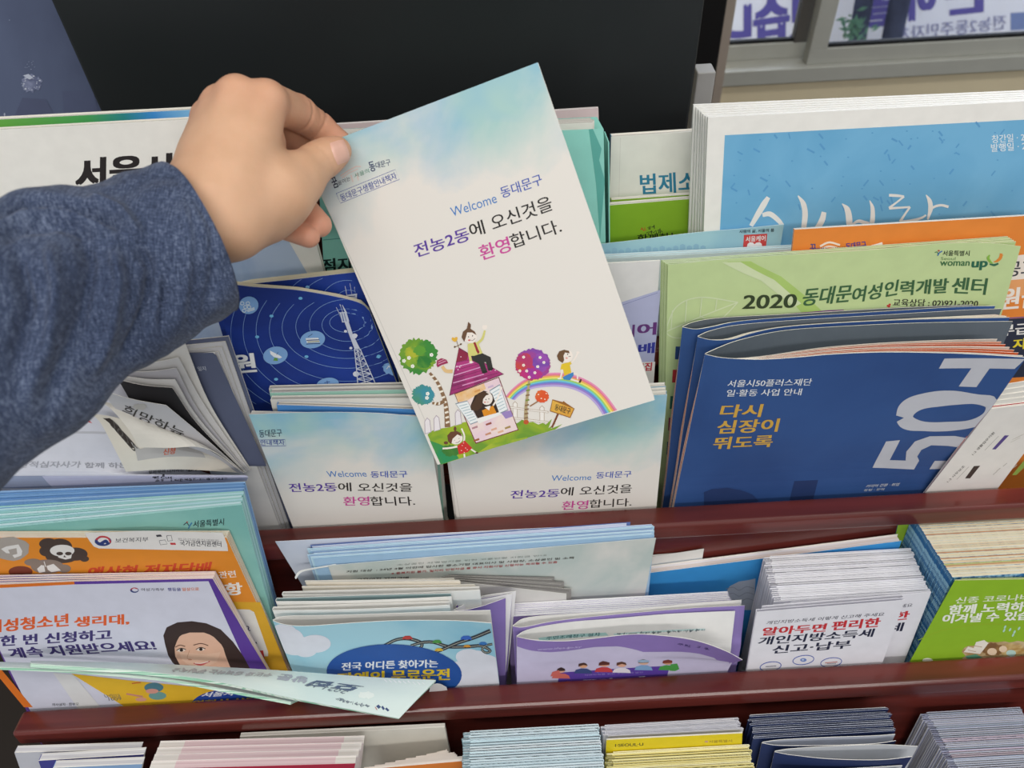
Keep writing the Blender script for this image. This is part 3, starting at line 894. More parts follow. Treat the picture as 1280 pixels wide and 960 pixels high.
    a.line(k4([(450, 218), (436, 172)]), .7, '7c6040'); a.line(k4([(420, 212), (468, 190)]), .8, '7c6040'); a.ell(one(k4, 425, 208), 1.2, 1.2, '6a5238', n=8); a.ell(one(k4, 462, 192), 1.2, 1.2, '6a5238', n=8)
    a.poly(k4([(405, 160), (412, 150), (424, 156), (432, 148), (442, 152), (440, 168), (428, 180), (412, 172)]), 'e6b442')
    # window with open shutters
    for q in ([(428, 548), (500, 530), (572, 655), (520, 675)], [(632, 470), (695, 432), (745, 588), (690, 612)]):
        a.poly(k4(q), '7f8f9a'); c_ = np.mean(q, axis=0)
        a.poly(k4([tuple(c_ + (np.array(p) - c_) * .93) for p in q]), 'eceeee')
        for f in np.linspace(.15, .85, 7):
            l = np.array(q[0]) * (1 - f) + np.array(q[3]) * f; r_ = np.array(q[1]) * (1 - f) + np.array(q[2]) * f
            a.line(k4([tuple(l + (r_ - l) * .15), tuple(l + (r_ - l) * .85)]), .8, '9db8be')
    a.poly(k4([(520, 560), (545, 500), (600, 470), (650, 490), (690, 600), (570, 650)]), '3a2a22')
    a.poly(k4([(552, 640), (690, 600), (710, 612), (570, 668)]), 'efece8')
    # woman at the window
    a.poly(k4([(588, 590), (655, 560), (676, 605), (600, 625)]), 'df8f24')
    a.curve(k4([(655, 560), (680, 520), (702, 465)]), [2.2, 2.0, 1.8], 'f1e6dc'); a.ell(one(k4, 702, 455), 2.0, 2.0, 'f1e6dc', n=10)
    a.ell(one(k4, 618, 518), 7.2, 8, 'f1e6dc'); a.poly(k4([(604, 570), (632, 590), (640, 560)]), 'f3efea')
    a.poly(k4([(632, 492), (600, 474), (566, 486), (545, 530), (518, 566), (524, 588), (560, 592), (588, 570), (596, 520), (612, 500)]), '4f3726')
    for x, y in ((612, 524), (630, 520)): a.ell(one(k4, x, y), .6, .8, '2a2020', n=8)
    a.ell(one(k4, 606, 540), 1.4, 1.0, 'e39a90', n=8); a.line(k4([(618, 541), (628, 538)]), .5, 'c04040')
    # man on the roof
    TR = '33322f'
    a.poly(k4([(525, 262), (590, 246), (640, 270), (655, 345), (625, 350), (612, 300), (600, 300), (622, 362), (590, 364), (570, 310), (530, 290)]), TR)
    a.poly(k4([(502, 192), (540, 178), (566, 186), (592, 246), (540, 262), (522, 262), (530, 295), (514, 298), (505, 250)]), 'd6d07a')
    a.curve(k4([(560, 188), (590, 160), (606, 110)]), [3.2, 3, 2.4], 'd6d07a'); a.ell(one(k4, 604, 92), 3.2, 2.8, 'f1e6dc', n=12)
    for dx in (-12, -4, 5, 13): a.line(k4([(604 + dx * .5, 90), (606 + dx, 78)]), .8, 'f1e6dc')
    a.poly(k4([(536, 182), (548, 180), (574, 240), (566, 252), (556, 238)]), '9c3034')
    a.ell(one(k4, 520, 150), 8.5, 7.6, 'f1e6dc', 10)
    a.poly(k4([(482, 178), (466, 150), (474, 118), (498, 98), (506, 58), (522, 74), (520, 100), (545, 116), (556, 138), (530, 122), (500, 122), (492, 150)]), '6d4e38')
    for x, y in ((508, 148), (532, 142)): a.ell(one(k4, x, y), .6, .9, '2a2020', n=8)
    a.ell(one(k4, 512, 168), 1.5, 1.1, 'd85a5a', n=8); a.line(k4([(515, 166), (532, 170), (548, 158)]), .5, '3a2a22')
    a.ell(one(k4, 523, 300), 2.2, 1.6, 'f1e6dc', n=10)
    a.ell(one(k4, 604, 358), 3.6, 1.8, '2a2724', 15, 12); a.ell(one(k4, 640, 342), 3.4, 1.8, '2a2724', 15, 12)
    # girl with raised arms
    a.curve(k4([(440, 806), (395, 815), (352, 818)]), [2.4, 2.2, 2], 'f1e6dc'); a.curve(k4([(480, 780), (482, 740), (466, 698)]), [2.2, 2.0, 2], 'f1e6dc')
    a.line(k4([(482, 850), (484, 872)]), 1.9, 'f1e6dc'); a.line(k4([(520, 820), (552, 842)]), 1.9, 'f1e6dc'); a.ell(one(k4, 557, 844), 2, 1.1, '5a2a22', n=8)
    a.poly(k4([(440, 802), (484, 770), (530, 815), (502, 840), (450, 854)]), 'cc342e')
    for x, y in ((470, 800), (490, 815), (465, 830), (500, 825), (482, 842), (478, 785)): a.ell(one(k4, x, y), .7, .6, 'f0d0c8', n=8)
    a.ell(one(k4, 432, 755), 8.5, 8.0, 'f1e6dc')
    a.poly(k4([(385, 775), (380, 740), (400, 718), (436, 712), (462, 726), (468, 745), (440, 734), (412, 760), (404, 792)]), '6b4430')
    a.ell(one(k4, 372, 784), 2.8, 2.0, '6b4430', n=10); a.ell(one(k4, 427, 700), 1.8, 3.0, '6b4430', n=10)
    a.line(k4([(420, 772), (426, 768)]), .4, '2a2020'); a.line(k4([(448, 760), (454, 756)]), .4, '2a2020'); a.line(k4([(430, 782), (444, 782), (458, 770)]), .5, '3a2a22')
    # right tree
    a.curve(k5([(235, 310), (225, 400), (212, 500), (212, 615)]), [2.6, 3.2, 3.8, 5.4], 'b5a27a')
    for y in (345, 385, 420, 455, 490, 520, 550, 580): a.line(k5([(228 - (y - 345) * .07 - 13, y), (228 - (y - 345) * .07 + 15, y - 6)]), 1.9, '7c9040' if y % 2 else '8a6a4c')
    a.blob(one(k5, 260, 200), 22, 19.5, mottle('c03a6a', '8a4aa8', 40, .42, .58), 70, .06, 21)
    a.blob(one(k5, 200, 190), 10, 12, mottle('cc4a3a', 'b83a6a', 60), 30, .12, 22); a.blob(one(k5, 315, 190), 10, 12, mottle('9a4fae', '7a48a8', 60), 30, .12, 23)
    a.blob(one(k5, 250, 265), 13, 7, mottle('c0307a', '9a3aa0', 60), 30, .12, 24)
    for x, y in ((195, 148), (312, 150), (338, 186), (195, 205), (168, 245), (217, 246), (275, 258), (295, 215), (235, 290)):
        for j in range(5): a.ell(one(k5, x + 6 * math.cos(j * 1.256), y + 6 * math.sin(j * 1.256)), .95, .9, 'f4eee6', n=8)
        a.ell(one(k5, x, y), .6, .6, 'e0b060', n=6)
    a.line(k5([(240, 495), (280, 470), (305, 455)]), 1.6, '9c7450')
    a.blob(one(k5, 325, 425), 8.4, 8, mottle('e0582e', 'e08a3a', 60), 36, .07, 25)
    for x, y in ((300, 412), (355, 405), (320, 440), (345, 445)): a.ell(one(k5, x, y), .9, .8, 'f4e6d0', n=8)
    a.ell(one(k5, 213, 607), 3.4, 3, 'c0582e', n=10)
    # signpost
    a.line(k5([(440, 545), (395, 645)]), 2.4, '7c4428')
    a.poly(k5([(398, 446), (470, 465), (478, 458), (492, 470), (555, 512), (525, 578), (380, 530)]), '9a6428')
    a.poly(k5([(400, 453), (548, 512), (522, 571), (386, 526)]), mottle('e2b04a', 'd89a3a', 80))
    a.text('동대문구', one(k5, 412, 520), one(k5, 520, 552), one(k5, 422, 478), '3a3a28', .03)
    # boy on the rainbow
    a.poly(k5([(470, 290), (500, 275), (545, 255), (552, 272), (522, 312), (478, 306)]), '3f84c0')
    a.curve(k5([(548, 266), (572, 270), (576, 305)]), [2, 2, 1.8], 'f1e6dc'); a.line(k5([(530, 305), (585, 322)]), 2, 'f1e6dc')
    a.poly(k5([(582, 328), (596, 302), (606, 306), (598, 330)]), '4a2c22')
    a.poly(k5([(455, 235), (462, 198), (500, 188), (530, 180), (540, 190), (522, 205), (532, 258), (482, 280), (474, 236)]), 'e3c230')
    a.curve(k5([(468, 236), (462, 270), (455, 296)]), [2.4, 2.2, 2], 'f1e6dc'); a.line(k5([(436, 300), (462, 300)]), 1.8, 'f1e6dc')
    a.curve(k5([(532, 190), (556, 160), (578, 120)]), [2.2, 2.1, 1.8], 'f1e6dc'); a.ell(one(k5, 578, 116), 2, 1.6, 'f1e6dc', n=10)
    a.ell(one(k5, 500, 142), 7.4, 8.0, 'f1e6dc')
    a.poly(k5([(470, 190), (440, 170), (430, 140), (446, 108), (480, 96), (515, 104), (520, 122), (488, 116), (476, 140), (482, 168)]), '6d4e32')
    a.ell(one(k5, 506, 128), .7, .9, '2a2020', n=8); a.ell(one(k5, 499, 155), 1.6, 1.2, 'e8a49a', n=8); a.line(k5([(512, 146), (528, 142)]), .5, '3a2a22')
WEL = Art(lambda p: HF.px(p, 0)); weldef(WEL)
WELR = Art(lambda p: HF.px(p, 0)); weldef(WELR, False)

# ------------------------------------------------------------------ front pocket: welcome booklets
fr = T1
def rect_booklet(name, label, cat, fr, tl, tr, w0, thick, cover, page, height, art=None, group=None, spine_mat=None, back=None):
    """upright booklet whose top edge runs from photo corner tl to tr"""
    A = fr.px(tl, w0); B = fr.px(tr, w0)
    ang = math.atan2(B[1] - A[1], B[0] - A[0]); wd = np.linalg.norm(B - A)
    t = thing(name, label, cat, fr.mat(A[0] + height * math.sin(ang), A[1] - height * math.cos(ang), w0) @ Matrix.Rotation(ang, 4, 'Z'), group)
    fill_booklet(t, wd, height, thick, cover, page, art, spine_mat, back)
    return t
def fill_booklet(t, wd, h, thick, cover, page, art=None, spine_mat=None, back=None, curl=0.0):
    cover = M(cover); page = M(page)
    P = [(0, 0), (wd, 0), (wd, h), (0, h)]
    m = MB(); cth = .35
    m.prism(P, 0, -cth, cover, WHITE, WHITE); m.prism(P, -thick + cth, -thick, WHITE, WHITE, M(back or cover))
    m.prism([(0, 0), (.4, 0), (.4, h), (0, h)], -cth, -thick + cth, spine_mat or cover)
    if art is not None:
        vs = [(k[0], k[1]) for k in art.items]
        m.art(art, 0, 0, 0)
    m.build('cover', t)
    m = MB(); m.prism([(.45, .3), (wd - .6, .3), (wd - .6, h - .5), (.45, h - .5)], -cth - .02, -thick + cth + .02, page); m.build('page_block', t)
def scaled(art, sx, sy, x0=0, y0=0):
    b = Art(None); b.items = [([((x - x0) * sx, (y - y0) * sy) for x, y in vs], fs, m) for vs, fs, m in art.items]; return b
WG = 'welcome booklets in the middle pocket'
A_, B_ = fr.px((553, 509), -2), fr.px((834, 493), -2)
wR = np.linalg.norm(B_ - A_)
t = rect_booklet('welcome_booklet', 'front welcome booklet of the pile directly under the held one', 'booklet', fr, (553, 509), (834, 493), -2, 4.2, SKY, PAGES, 210, scaled(WELR, wR / 141.3, 1), WG)
for i in range(2):
    ww = -2 - 4.6 * (i + 1)
    rect_booklet('welcome_booklet', ordw(i + 2) + ' welcome booklet from the front in the pile under the held one', 'booklet', fr,
                 (550 - i, 504.5 - 6 * i), (833.5 - i, 488.5 - 6 * i), ww, 4.0, SKY, PAGES, 210, None, WG)
A_, B_ = fr.px((311, 521), -1.5), fr.px((534, 519), -1.5)
# left pile, front one with a curled right corner
lq = [(311, 518), (390, 515.5), (470, 516.5), (534, 522)]
v_top = fr.px((460, 516), -1.5)[1]
t = thing('welcome_booklet', 'front welcome booklet beside the fanned grey magazine', 'booklet', fr.mat(0, 0, 0), WG)
TP = [np.r_[fr.px(p, ww), ww] for p, ww in zip(lq, (-1.5, -1, -1.2, -2.5))]
bl, br = fr.px((365, 656), -1.5), fr.px((553.5, 646), -1.5)
l0 = TP[0][:2] + (bl - TP[0][:2]) * ((TP[0][1] + 112) / (TP[0][1] - bl[1])); r0 = TP[3][:2] + (br - TP[3][:2]) * ((TP[3][1] + 112) / (TP[3][1] - br[1]))
BT = [np.r_[l0 + (r0 - l0) * f, -1.5] for f in (0, .33, .66, 1)]
sf = Surf([BT, TP], fr, 28, 20)
m = MB(); sf.mesh(m, .4, SKY, WHITE, WHITE)
uvn = sf.g
a = Art(sf.st)
k = Z(340, 560, 5.333)
def one(kk, *p): return kk([p])[0]
a.text('Welcome', one(k, 372, 194), one(k, 634, 190), one(k, 360, 154), '3f7cc0', 0)
a.text('동대문구', one(k, 660, 198), one(k, 904, 194), one(k, 656, 154), '3a55b0', .012)
a.text('전농2동', one(k, 120, 293), one(k, 436, 288), one(k, 110, 235), '5b3a9c', .02)
a.text('에', one(k, 444, 288), one(k, 530, 287), one(k, 440, 231), '26211f', .012)
a.text('오신것을', one(k, 574, 290), one(k, 934, 290), one(k, 572, 233), '26211f', .012)
a.text('환영', one(k, 478, 384), one(k, 650, 381), one(k, 474, 325), 'cc4a9a', .02)
a.text('합니다.', one(k, 660, 383), one(k, 955, 382), one(k, 652, 323), '26211f', .012)
k = Z(250, 320, 2.824)
a.text('동대문구', one(k, 210, 640), one(k, 290, 636), one(k, 208, 614), '2c3c55', .01)
a.text('안내책자', one(k, 214, 668), one(k, 299, 666), one(k, 213, 650), '2e4196', .01)
a.line(k([(210, 671), (304, 669), (300, 647), (208, 649)]), .5, '34499a')
m.art(a, surf=sf)
# the sheet's own print coordinates run over its full height
o = m.build('cover', t)
uvl = o.data.uv_layers[0].data
vi = np.empty(len(o.data.loops), int); o.data.loops.foreach_get('vertex_index', vi)
cc = np.array(m.v)[vi][:, :2]; cc = np.c_[(cc[:, 0] - BT[0][0]) / 100, (cc[:, 1] - v_top + 210) / 100]
uvl.foreach_set('uv', cc.astype(np.float32).ravel())
m = MB(); pr = [(l0[0] + 1, -111), (r0[0] - .6, -111), (TP[3][0] - .6, TP[3][1] - 1.2), (TP[0][0] + .5, TP[0][1] - 1)]
m.prism(pr, -3.2, -6.4, PAGES); m.build('page_block', t)
# behind it: blue-backed and white booklets
rows = (((346, 506), (538, 512), -8, 3.6, '4f8fd0', 'blue-covered', 0), ((338, 500), (540, 497), -12.5, 4.5, 'e3e0d8', 'thick white', 0),
        ((337, 491), (542, 486), -18, 4.5, '9cc8b8', 'pale green-covered', 0), ((336, 486), (545, 480.5), -23, 3.6, 'e3e0d8', 'rearmost white', 0))
for tl, tr, ww, th, cv, nm, _ in rows:
    rect_booklet('welcome_booklet', nm + ' booklet seen by its page edges behind the front welcome booklet at left', 'booklet', fr, tl, tr, ww, th, cv, edges('e8e4db', '9f9a90', 1100), 205, None, 'booklets behind the left welcome booklet')

# ------------------------------------------------------------------ two dark blue books with the radio mast
NAVY = mottle('18307c', '1f3f9a', 12)
def mast(a, k, sc, bx, by):
    c = 'c9cedc'
    W_ = lambda x, y: k([(bx + x * sc, by + y * sc)])[0]
    a.line([W_(910, 245), W_(932, 296)], .9, c)
    a.line([W_(888, 265), W_(905, 300)], .6, c); a.line([W_(925, 250), W_(945, 300)], .6, c)
    a.poly([W_(902, 296), W_(950, 292), W_(968, 352), W_(924, 358)], c)
    for x in (908, 922, 936): a.line([W_(x, 300), W_(x + 14, 352)], .8, '5a6a9c')
    a.poly([W_(938, 352), W_(964, 350), W_(990, 430), W_(1035, 520), W_(1000, 520), W_(966, 430)], c)
    for y, x, r in ((412, 945, 2), (440, 1002, 3.6), (515, 978, 2), (675, 1010, 4)): a.ell(W_(x, y), r * sc, r * .85 * sc, 'd6d9e4', n=14)
    L0, L1, R0, R1 = (1000, 520), (1020, 732), (1035, 520), (1128, 732)
    for p, q in ((L0, L1), (R0, R1), ((1016, 520), (1066, 732))): a.line([W_(*p), W_(*q)], 1.2, c)
    n = 7
    for i in range(n):
        f, g = i / n, (i + 1) / n
        l0 = (L0[0] + (L1[0] - L0[0]) * f, L0[1] + (L1[1] - L0[1]) * f); l1 = (L0[0] + (L1[0] - L0[0]) * g, L0[1] + (L1[1] - L0[1]) * g)
        r0 = (R0[0] + (R1[0] - R0[0]) * f, l0[1]); r1 = (R0[0] + (R1[0] - R0[0]) * g, l1[1])
        a.line([W_(*l0), W_(*r1)], .8, c); a.line([W_(*r0), W_(*l1)], .8, c); a.line([W_(*l1), W_(*r1)], .7, c)
def radio_art(a, k, front):
    RG = '7f9fd2'
    def rings(cx, cy, lst):
        for rx, ry, sx, sy, a0, a1 in lst: a.curve(k([(cx + sx + rx * math.cos(math.radians(t)), cy + sy - ry * math.sin(math.radians(t))) for t in np.linspace(a0, a1, 15)]), .55, RG, 48)
    if front:
        rings(955, 360, [(108, 60, 0, 0, 0, 360), (155, 100, 0, 15, 0, 360), (232, 158, 0, 15, 75, 345), (316, 195, 0, 25, 130, 330), (400, 250, 0, 30, 145, 322), (478, 320, 0, 40, 150, 305), (560, 390, 0, 45, 152, 300), (640, 455, 0, 50, 155, 275), (715, 520, 0, 55, 162, 262), (790, 560, 0, 50, 175, 240), (870, 600, 0, 40, 180, 230)])
        for x, y in ((668, 210), (490, 318), (402, 446), (705, 568), (518, 707), (1150, 564)): a.ell(one(k, x, y), 2.6, 1.8, '6fb2dc', n=12)
        for x, y, rx, ry in ((350, 252, 60, 54), (514, 560, 76, 54), (743, 463, 77, 53), (835, 740, 70, 42), (1232, 640, 55, 42)):
            a.ell(one(k, x, y), rx / 4.92, ry / 4.92, '7fa8d8', 10)
        a.poly(k([(480, 530), (500, 540), (540, 560), (556, 572), (540, 578), (505, 570), (484, 552)]), 'eef0f2'); a.poly(k([(508, 574), (526, 576), (530, 594), (500, 592)]), '6a9a4a'); a.line(k([(520, 556), (532, 540)]), .5, '2a3560')
        a.poly(k([(700, 455), (778, 452), (788, 480), (708, 484)]), 'e6e9ec'); a.line(k([(706, 468), (784, 464)]), 1.2, '44507a'); a.line(k([(712, 478), (785, 474)]), 1.0, '8a8a50'); a.line(k([(715, 446), (742, 428)]), .6, '2a3560'); a.line(k([(704, 490), (790, 486)]), .8, '2a3560')
        for x, y in ((310, 240), (330, 262), (345, 240), (322, 285), (352, 262)): a.ring(one(k, x, y), 2.2, 2.0, .8, 'dfe6e6', n=12)
        a.poly(k([(335, 280), (385, 262), (388, 280), (345, 294)]), 'c3d3e2'); a.line(k([(815, 728), (850, 722)]), .8, '2f4a8a'); a.line(k([(832, 715), (834, 735)]), .8, '2f4a8a'); a.curve(k([(1200, 640), (1215, 625), (1228, 645)]), .8, 'e6e9ec')
        mast(a, k, 1, 0, 0)
        a.text('원', one(k, 266, 672), one(k, 398, 660), one(k, 248, 560), '8a92ae', .05)
        a.text('원', one(k, 264, 668), one(k, 395, 657), one(k, 246, 557), 'f2f2f0', .05)
    else:
        rings(955, 260, [(95, 100, 10, 0, 60, 170), (170, 160, 0, 0, 80, 170), (300, 200, 0, 0, 120, 175), (390, 240, 0, 0, 130, 175)])
        a.ell(one(k, 711, 142), 2.8, 2.2, '7fb6e2', n=12)
        a.line(k([(972, 115), (985, 190)]), .9, 'c9cedc'); a.line(k([(942, 135), (952, 190)]), .6, 'c9cedc'); a.line(k([(1000, 140), (1004, 190)]), .6, 'c9cedc'); a.poly(k([(948, 190), (1005, 182), (1012, 220), (958, 222)]), 'c9cedc')
        a.line(k([(952, 200), (1006, 196)]), 1.0, '44507a')
k = Z(240, 330, 4.923)
for front in (True, False):
    w = -28 if front else -36
    if front: tp = [(268, 352), (315, 358.5), (370, 362.5), (420, 371), (450, 379), (462, 389)]; bt = [(300, 490), (497, 482)]
    else: tp = [(262, 366), (311, 355.5), (370, 349), (434, 341.5), (455, 340), (468, 341)]; bt = [(300, 490), (500, 482)]
    t = thing('report_book', 'front dark blue book with a white radio mast and a curled top corner' if front else 'dark blue book standing up behind the front one with the radio mast', 'book', fr.mat(0, 0, 0), 'dark blue books with a radio mast')
    TP = [np.r_[fr.px(p, w), w] for p in tp]
    l, r_ = fr.px(bt[0], w), fr.px(bt[1], w)
    BT = [np.r_[l + (r_ - l) * f, w] for f in (0, .3, .55, .78, .93, 1)]
    for p in BT: p[1] = p[1]
    def low(p, q): return np.r_[p[:2] + (q[:2] - p[:2]) * ((p[1] + 110) / (p[1] - q[1])), w]
    BT2 = [low(p, q) for p, q in zip(TP, BT)]
    sf = Surf([BT2, TP], fr, 30, 16)
    m = MB(); sf.mesh(m, .45, NAVY, 'dcd9cf', 'cfd2dc')
    a = Art(sf.st); radio_art(a, k, front); m.art(a, surf=sf)
    m.build('cover', t)
    m = MB()
    pts = [(p[0], p[1] - .6) for p in BT2[:1] + BT2[-1:]] ; tops = [(p[0], p[1] - .4) for p in TP[::-1]]
    m.prism([(BT2[0][0] + .6, -109), (BT2[-1][0] - .8, -109)] + [(x - (.8 if i == 0 else 0), y) for i, (x, y) in enumerate(tops)], w - .6, w - (4.5 if front else 7), edges('ece3c6', 'd6ccb0', 1200)); m.build('page_block', t)
# ------------------------------------------------------------------ the held booklet
L_ = [HF.px(p, 0) for p in (q_tl, q_tr, q_br, q_bl)]
t = thing('welcome_booklet', 'welcome booklet held up by the hand, with house and rainbow drawing', 'booklet', HF.mat(), None)
m = MB()
P = [tuple(L_[3]), tuple(L_[2]), tuple(L_[1]), tuple(L_[0])]
m.prism(P, 0, -.35, SKY, WHITE, WHITE); m.prism(P, -3.8, -4.15, WHITE, WHITE, SKY)
m.prism([P[0], (P[0][0] + .4, P[0][1]), (P[3][0] + .4, P[3][1]), P[3]], -.35, -3.8, SKY)
m.art(WEL, 0, 0, 0)
m.build('cover', t)
m = MB(); m.prism([(P[0][0] + .5, P[0][1] + .4), (P[1][0] - .5, P[1][1] + .4), (P[2][0] - .5, P[2][1] - .4), (P[3][0] + .5, P[3][1] - .4)], -.38, -3.77, PAGES); m.build('page_block', t)

# ------------------------------------------------------------------ middle pocket, right half
fr = T1
# orange leaflet at the back
w = -49.4
a = Art(lambda p: fr.px(p, w))
OR = 'e8893a'
k = Z(880, 220, 4)
a.curve(k([(580, 352), (625, 332), (680, 345)]), 2.4, 'f2e3d4'); a.curve(k([(575, 372), (625, 352), (690, 366)]), 2.4, 'f2e3d4'); a.line(k([(618, 362), (610, 392)]), 2.2, 'f2e3d4'); a.line(k([(640, 362), (648, 392)]), 2.2, 'f2e3d4')
a.text('꿈', (1012.5, 318), (1020, 318), (1012.5, 305), '4a4a8a', .03); a.text('을여는', (1020, 317), (1036, 315), (1020, 310), '4a4a8a', .02)
a.text('서울의', (1040, 314), (1056, 313), (1040, 309), '5a6a3a', .01); a.text('동대문구', (1058, 314), (1083, 311), (1057, 304), '3a3a9a', .03)
a.poly([(1246, 322), (1300, 316), (1300, 347), (1240, 352)], 'f1e6da'); a.text('공고', (1258, 346), (1292, 343), (1260, 328), '4a4a50', .03)
a.poly([(1240, 352), (1300, 347), (1300, 368), (1236, 374)], 'eda66c')
a.text('원금', (1250, 387), (1300, 383), (1253, 361), 'f6ece2', .05)
a.poly([(1180, 404), (1300, 396), (1300, 470), (1170, 478)], '2f3446'); a.line([(1180, 403), (1300, 395)], 1.2, '6a5a9a')
a.text('무급휴', (1250, 420), (1305, 416), (1251, 406), 'f2f0ec', .04)
a.text('자영', (1266, 437), (1300, 434), (1267, 424), 'ecd838', .04)
booklet('pamphlet', 'orange pamphlet with a navy lower band standing behind the green leaflets', 'pamphlet', fr,
        (993, 287), (1330, 267), (1325, 430), (975, 450), w, 2, OR, PAGES, a, vb=-112, inset=0)
t = thing('paper_slip', 'white paper corner sticking up between the orange pamphlet and green leaflets', 'paper', fr.mat())
m = MB(); q = [fr.px(p, -48.8) for p in ((1060, 330), (1104, 312), (1103, 303), (1075, 311))]
m.prism([(q[0][0], -110), (q[1][0] + 1, -110), tuple(q[1]), tuple(q[2]), tuple(q[3])], -48.8, -49.1, 'efece6'); m.build('sheet', t)
# lavender and white leaflet
w = -47
a = Art(lambda p: fr.px(p, w))
a.poly([(770, 380), (826, 362), (816, 470), (770, 480)], 'b9bcdc'); a.line([(770, 384), (822, 366)], .7, '8a8ec0')
a.text('어', (797, 420), (819, 418), (798, 405), '6a3a7c', .05); a.text('이', (778, 422), (792, 421), (779, 407), '6a3a7c', .05)
a.text('배', (798, 443), (817, 441), (799, 430), '3a3f9c', .05)
a.poly([(770, 454), (819, 452), (817, 480), (770, 482)], 'ece8e2'); a.text('모집', (795, 464), (814, 463), (796, 454), 'c43a4a', .05)
booklet('pamphlet', 'white and lavender pamphlet between the held booklet and the green leaflets', 'pamphlet', fr,
        (700, 332), (825, 326), (815, 466), (690, 470), w, 1.4, 'e4e2e0', PAGES, a, vb=-112, inset=0)
# green leaflets
GRN = 'c3d69c'
w = -41
def green2020(a):
    k = Z(740, 240, 2.3704); k2 = Z(1040, 280, 5.333)
    one = lambda kk, x, y: kk([(x, y)])[0]
    a.poly(k([(400, 206), (470, 205), (560, 250), (640, 315), (700, 372), (640, 380), (570, 300), (480, 240)]), 'aecb72')
    a.poly(k([(385, 208), (440, 207), (540, 260), (620, 330), (600, 340), (500, 262)]), 'd3dfb4')
    LV = 'd6e2bc'
    a.curve(k([(215, 415), (250, 340), (320, 312), (432, 326)]), 1.4, LV, 30); a.curve(k([(432, 326), (390, 370), (330, 420), (250, 432), (215, 415)]), 1.4, LV, 30); a.curve(k([(215, 415), (320, 370), (432, 326)]), 1.4, LV)
    for p in ([(238, 350), (234, 405)], [(280, 322), (276, 386)], [(325, 314), (320, 368)], [(370, 318), (366, 350)], [(280, 388), (330, 410)], [(325, 370), (365, 390)]): a.line(k(p), 1.2, LV)
    a.text('2020', one(k, 446, 346), one(k, 602, 342), one(k, 452, 306), '38462e', .03)
    a.text('동대문', one(k, 620, 338), one(k, 762, 325), one(k, 632, 286), '3f6644', .035)
    a.text('여성인', one(k, 768, 330), one(k, 902, 305), one(k, 776, 284), '3f6644', .035)
    a.text('력개발', one(k, 912, 306), one(k, 1052, 298), one(k, 917, 263), '3f6644', .035)
    a.text('센터', one(k, 1064, 300), one(k, 1164, 304), one(k, 1072, 252), '3f6644', .035)
    a.poly(k([(440, 372), (700, 350), (745, 348), (754, 360), (750, 372), (752, 400), (440, 410)]), '8a4a98'); a.text('상반기 과정', one(k, 462, 396), one(k, 735, 372), one(k, 464, 376), 'efe2ee', .03)
    a.text('교육상담 : 02)921-2020', one(k2, 402, 555), one(k2, 968, 562), one(k2, 410, 498), '2f2f2c', .02)
    a.text('취업상담 : 02)921-2070', one(k2, 392, 600), one(k2, 960, 600), one(k2, 398, 560), '2f2f2c', .02)
    for x, y in ((372, 545), (384, 536), (380, 549), (370, 590)): a.ell(one(k2, x, y), 1.6, 1.3, 'c43a3a', n=8)
    a.text('서울특별시', one(k2, 736, 211), one(k2, 914, 212), one(k2, 740, 176), '33402e', .02)
    a.curve(k2([(684, 190), (700, 186), (706, 200), (702, 212)]), 1.0, '3f7a4a'); a.curve(k2([(704, 210), (716, 190), (734, 180)]), 1.4, '3f6fb0'); a.ell(one(k2, 711, 177), 1.2, 1.0, 'c43a3a', n=10)
    a.text('Seoul', one(k2, 724, 240), one(k2, 822, 240), one(k2, 726, 220), '6a8a5a', 0)
    a.text('woman', one(k2, 718, 278), one(k2, 914, 278), one(k2, 722, 248), '3f7048', .02)
    a.text('up', one(k2, 928, 308), one(k2, 1028, 304), one(k2, 936, 250), '2f6a52', .05)
    a.curve(k2([(1050, 205), (1040, 225), (1052, 248), (1070, 262)]), [1.5, 3.5, 3, 1], '8ab84a'); a.curve(k2([(1128, 196), (1122, 225), (1100, 246), (1078, 252)]), [3.5, 4, 3, 1], 'e08a3a'); a.curve(k2([(1050, 266), (1080, 272), (1108, 262)]), [1.5, 2.6, 2], '2f6a52')
    for px, c in ((( 846.5, 441), '2f4a7c'), ((843, 470), 'b8383c'), ((840, 503), '2f6a5c'), ((838, 530), 'b03a6a'), ((836, 560), '2f4a7c')):
        a.poly([(px[0] - 2, px[1] - 8), (px[0] + 6, px[1] - 8), (px[0] + 5, px[1] + 8), (px[0] - 3, px[1] + 8)], c)
tops = [(835, 331), (930, 322), (1080, 313), (1170, 305), (1230, 303.5), (1276, 308)]
vv = [fr.px(p, w)[1] for p in tops]
t = thing('center_leaflet', 'front pale green leaflet with dark green heading and the year 2020', 'leaflet', fr.mat(0, 0, 0), 'pale green leaflets')
TP = [np.r_[fr.px(p, w + d), w + d] for p, d in zip(tops, (0, 0, .1, .2, .5, .8))]
l0, r0 = fr.px((828, 630), w), fr.px((1215, 520), w)
def low(p, q, vb=-111): return np.r_[p[:2] + (q[:2] - p[:2]) * ((p[1] - vb) / (p[1] - q[1])), w]
LL, RR = low(TP[0], np.r_[l0, w]), low(TP[-1], np.r_[r0, w])
BT = [LL + (RR - LL) * f for f in np.linspace(0, 1, 6)]
sf = Surf([BT, TP], fr, 36, 18)
m = MB(); sf.mesh(m, .4, paper(GRN), 'd5e0bb', 'dde6c8'); a = Art(sf.st); green2020(a); m.art(a, surf=sf); m.build('sheet', t)
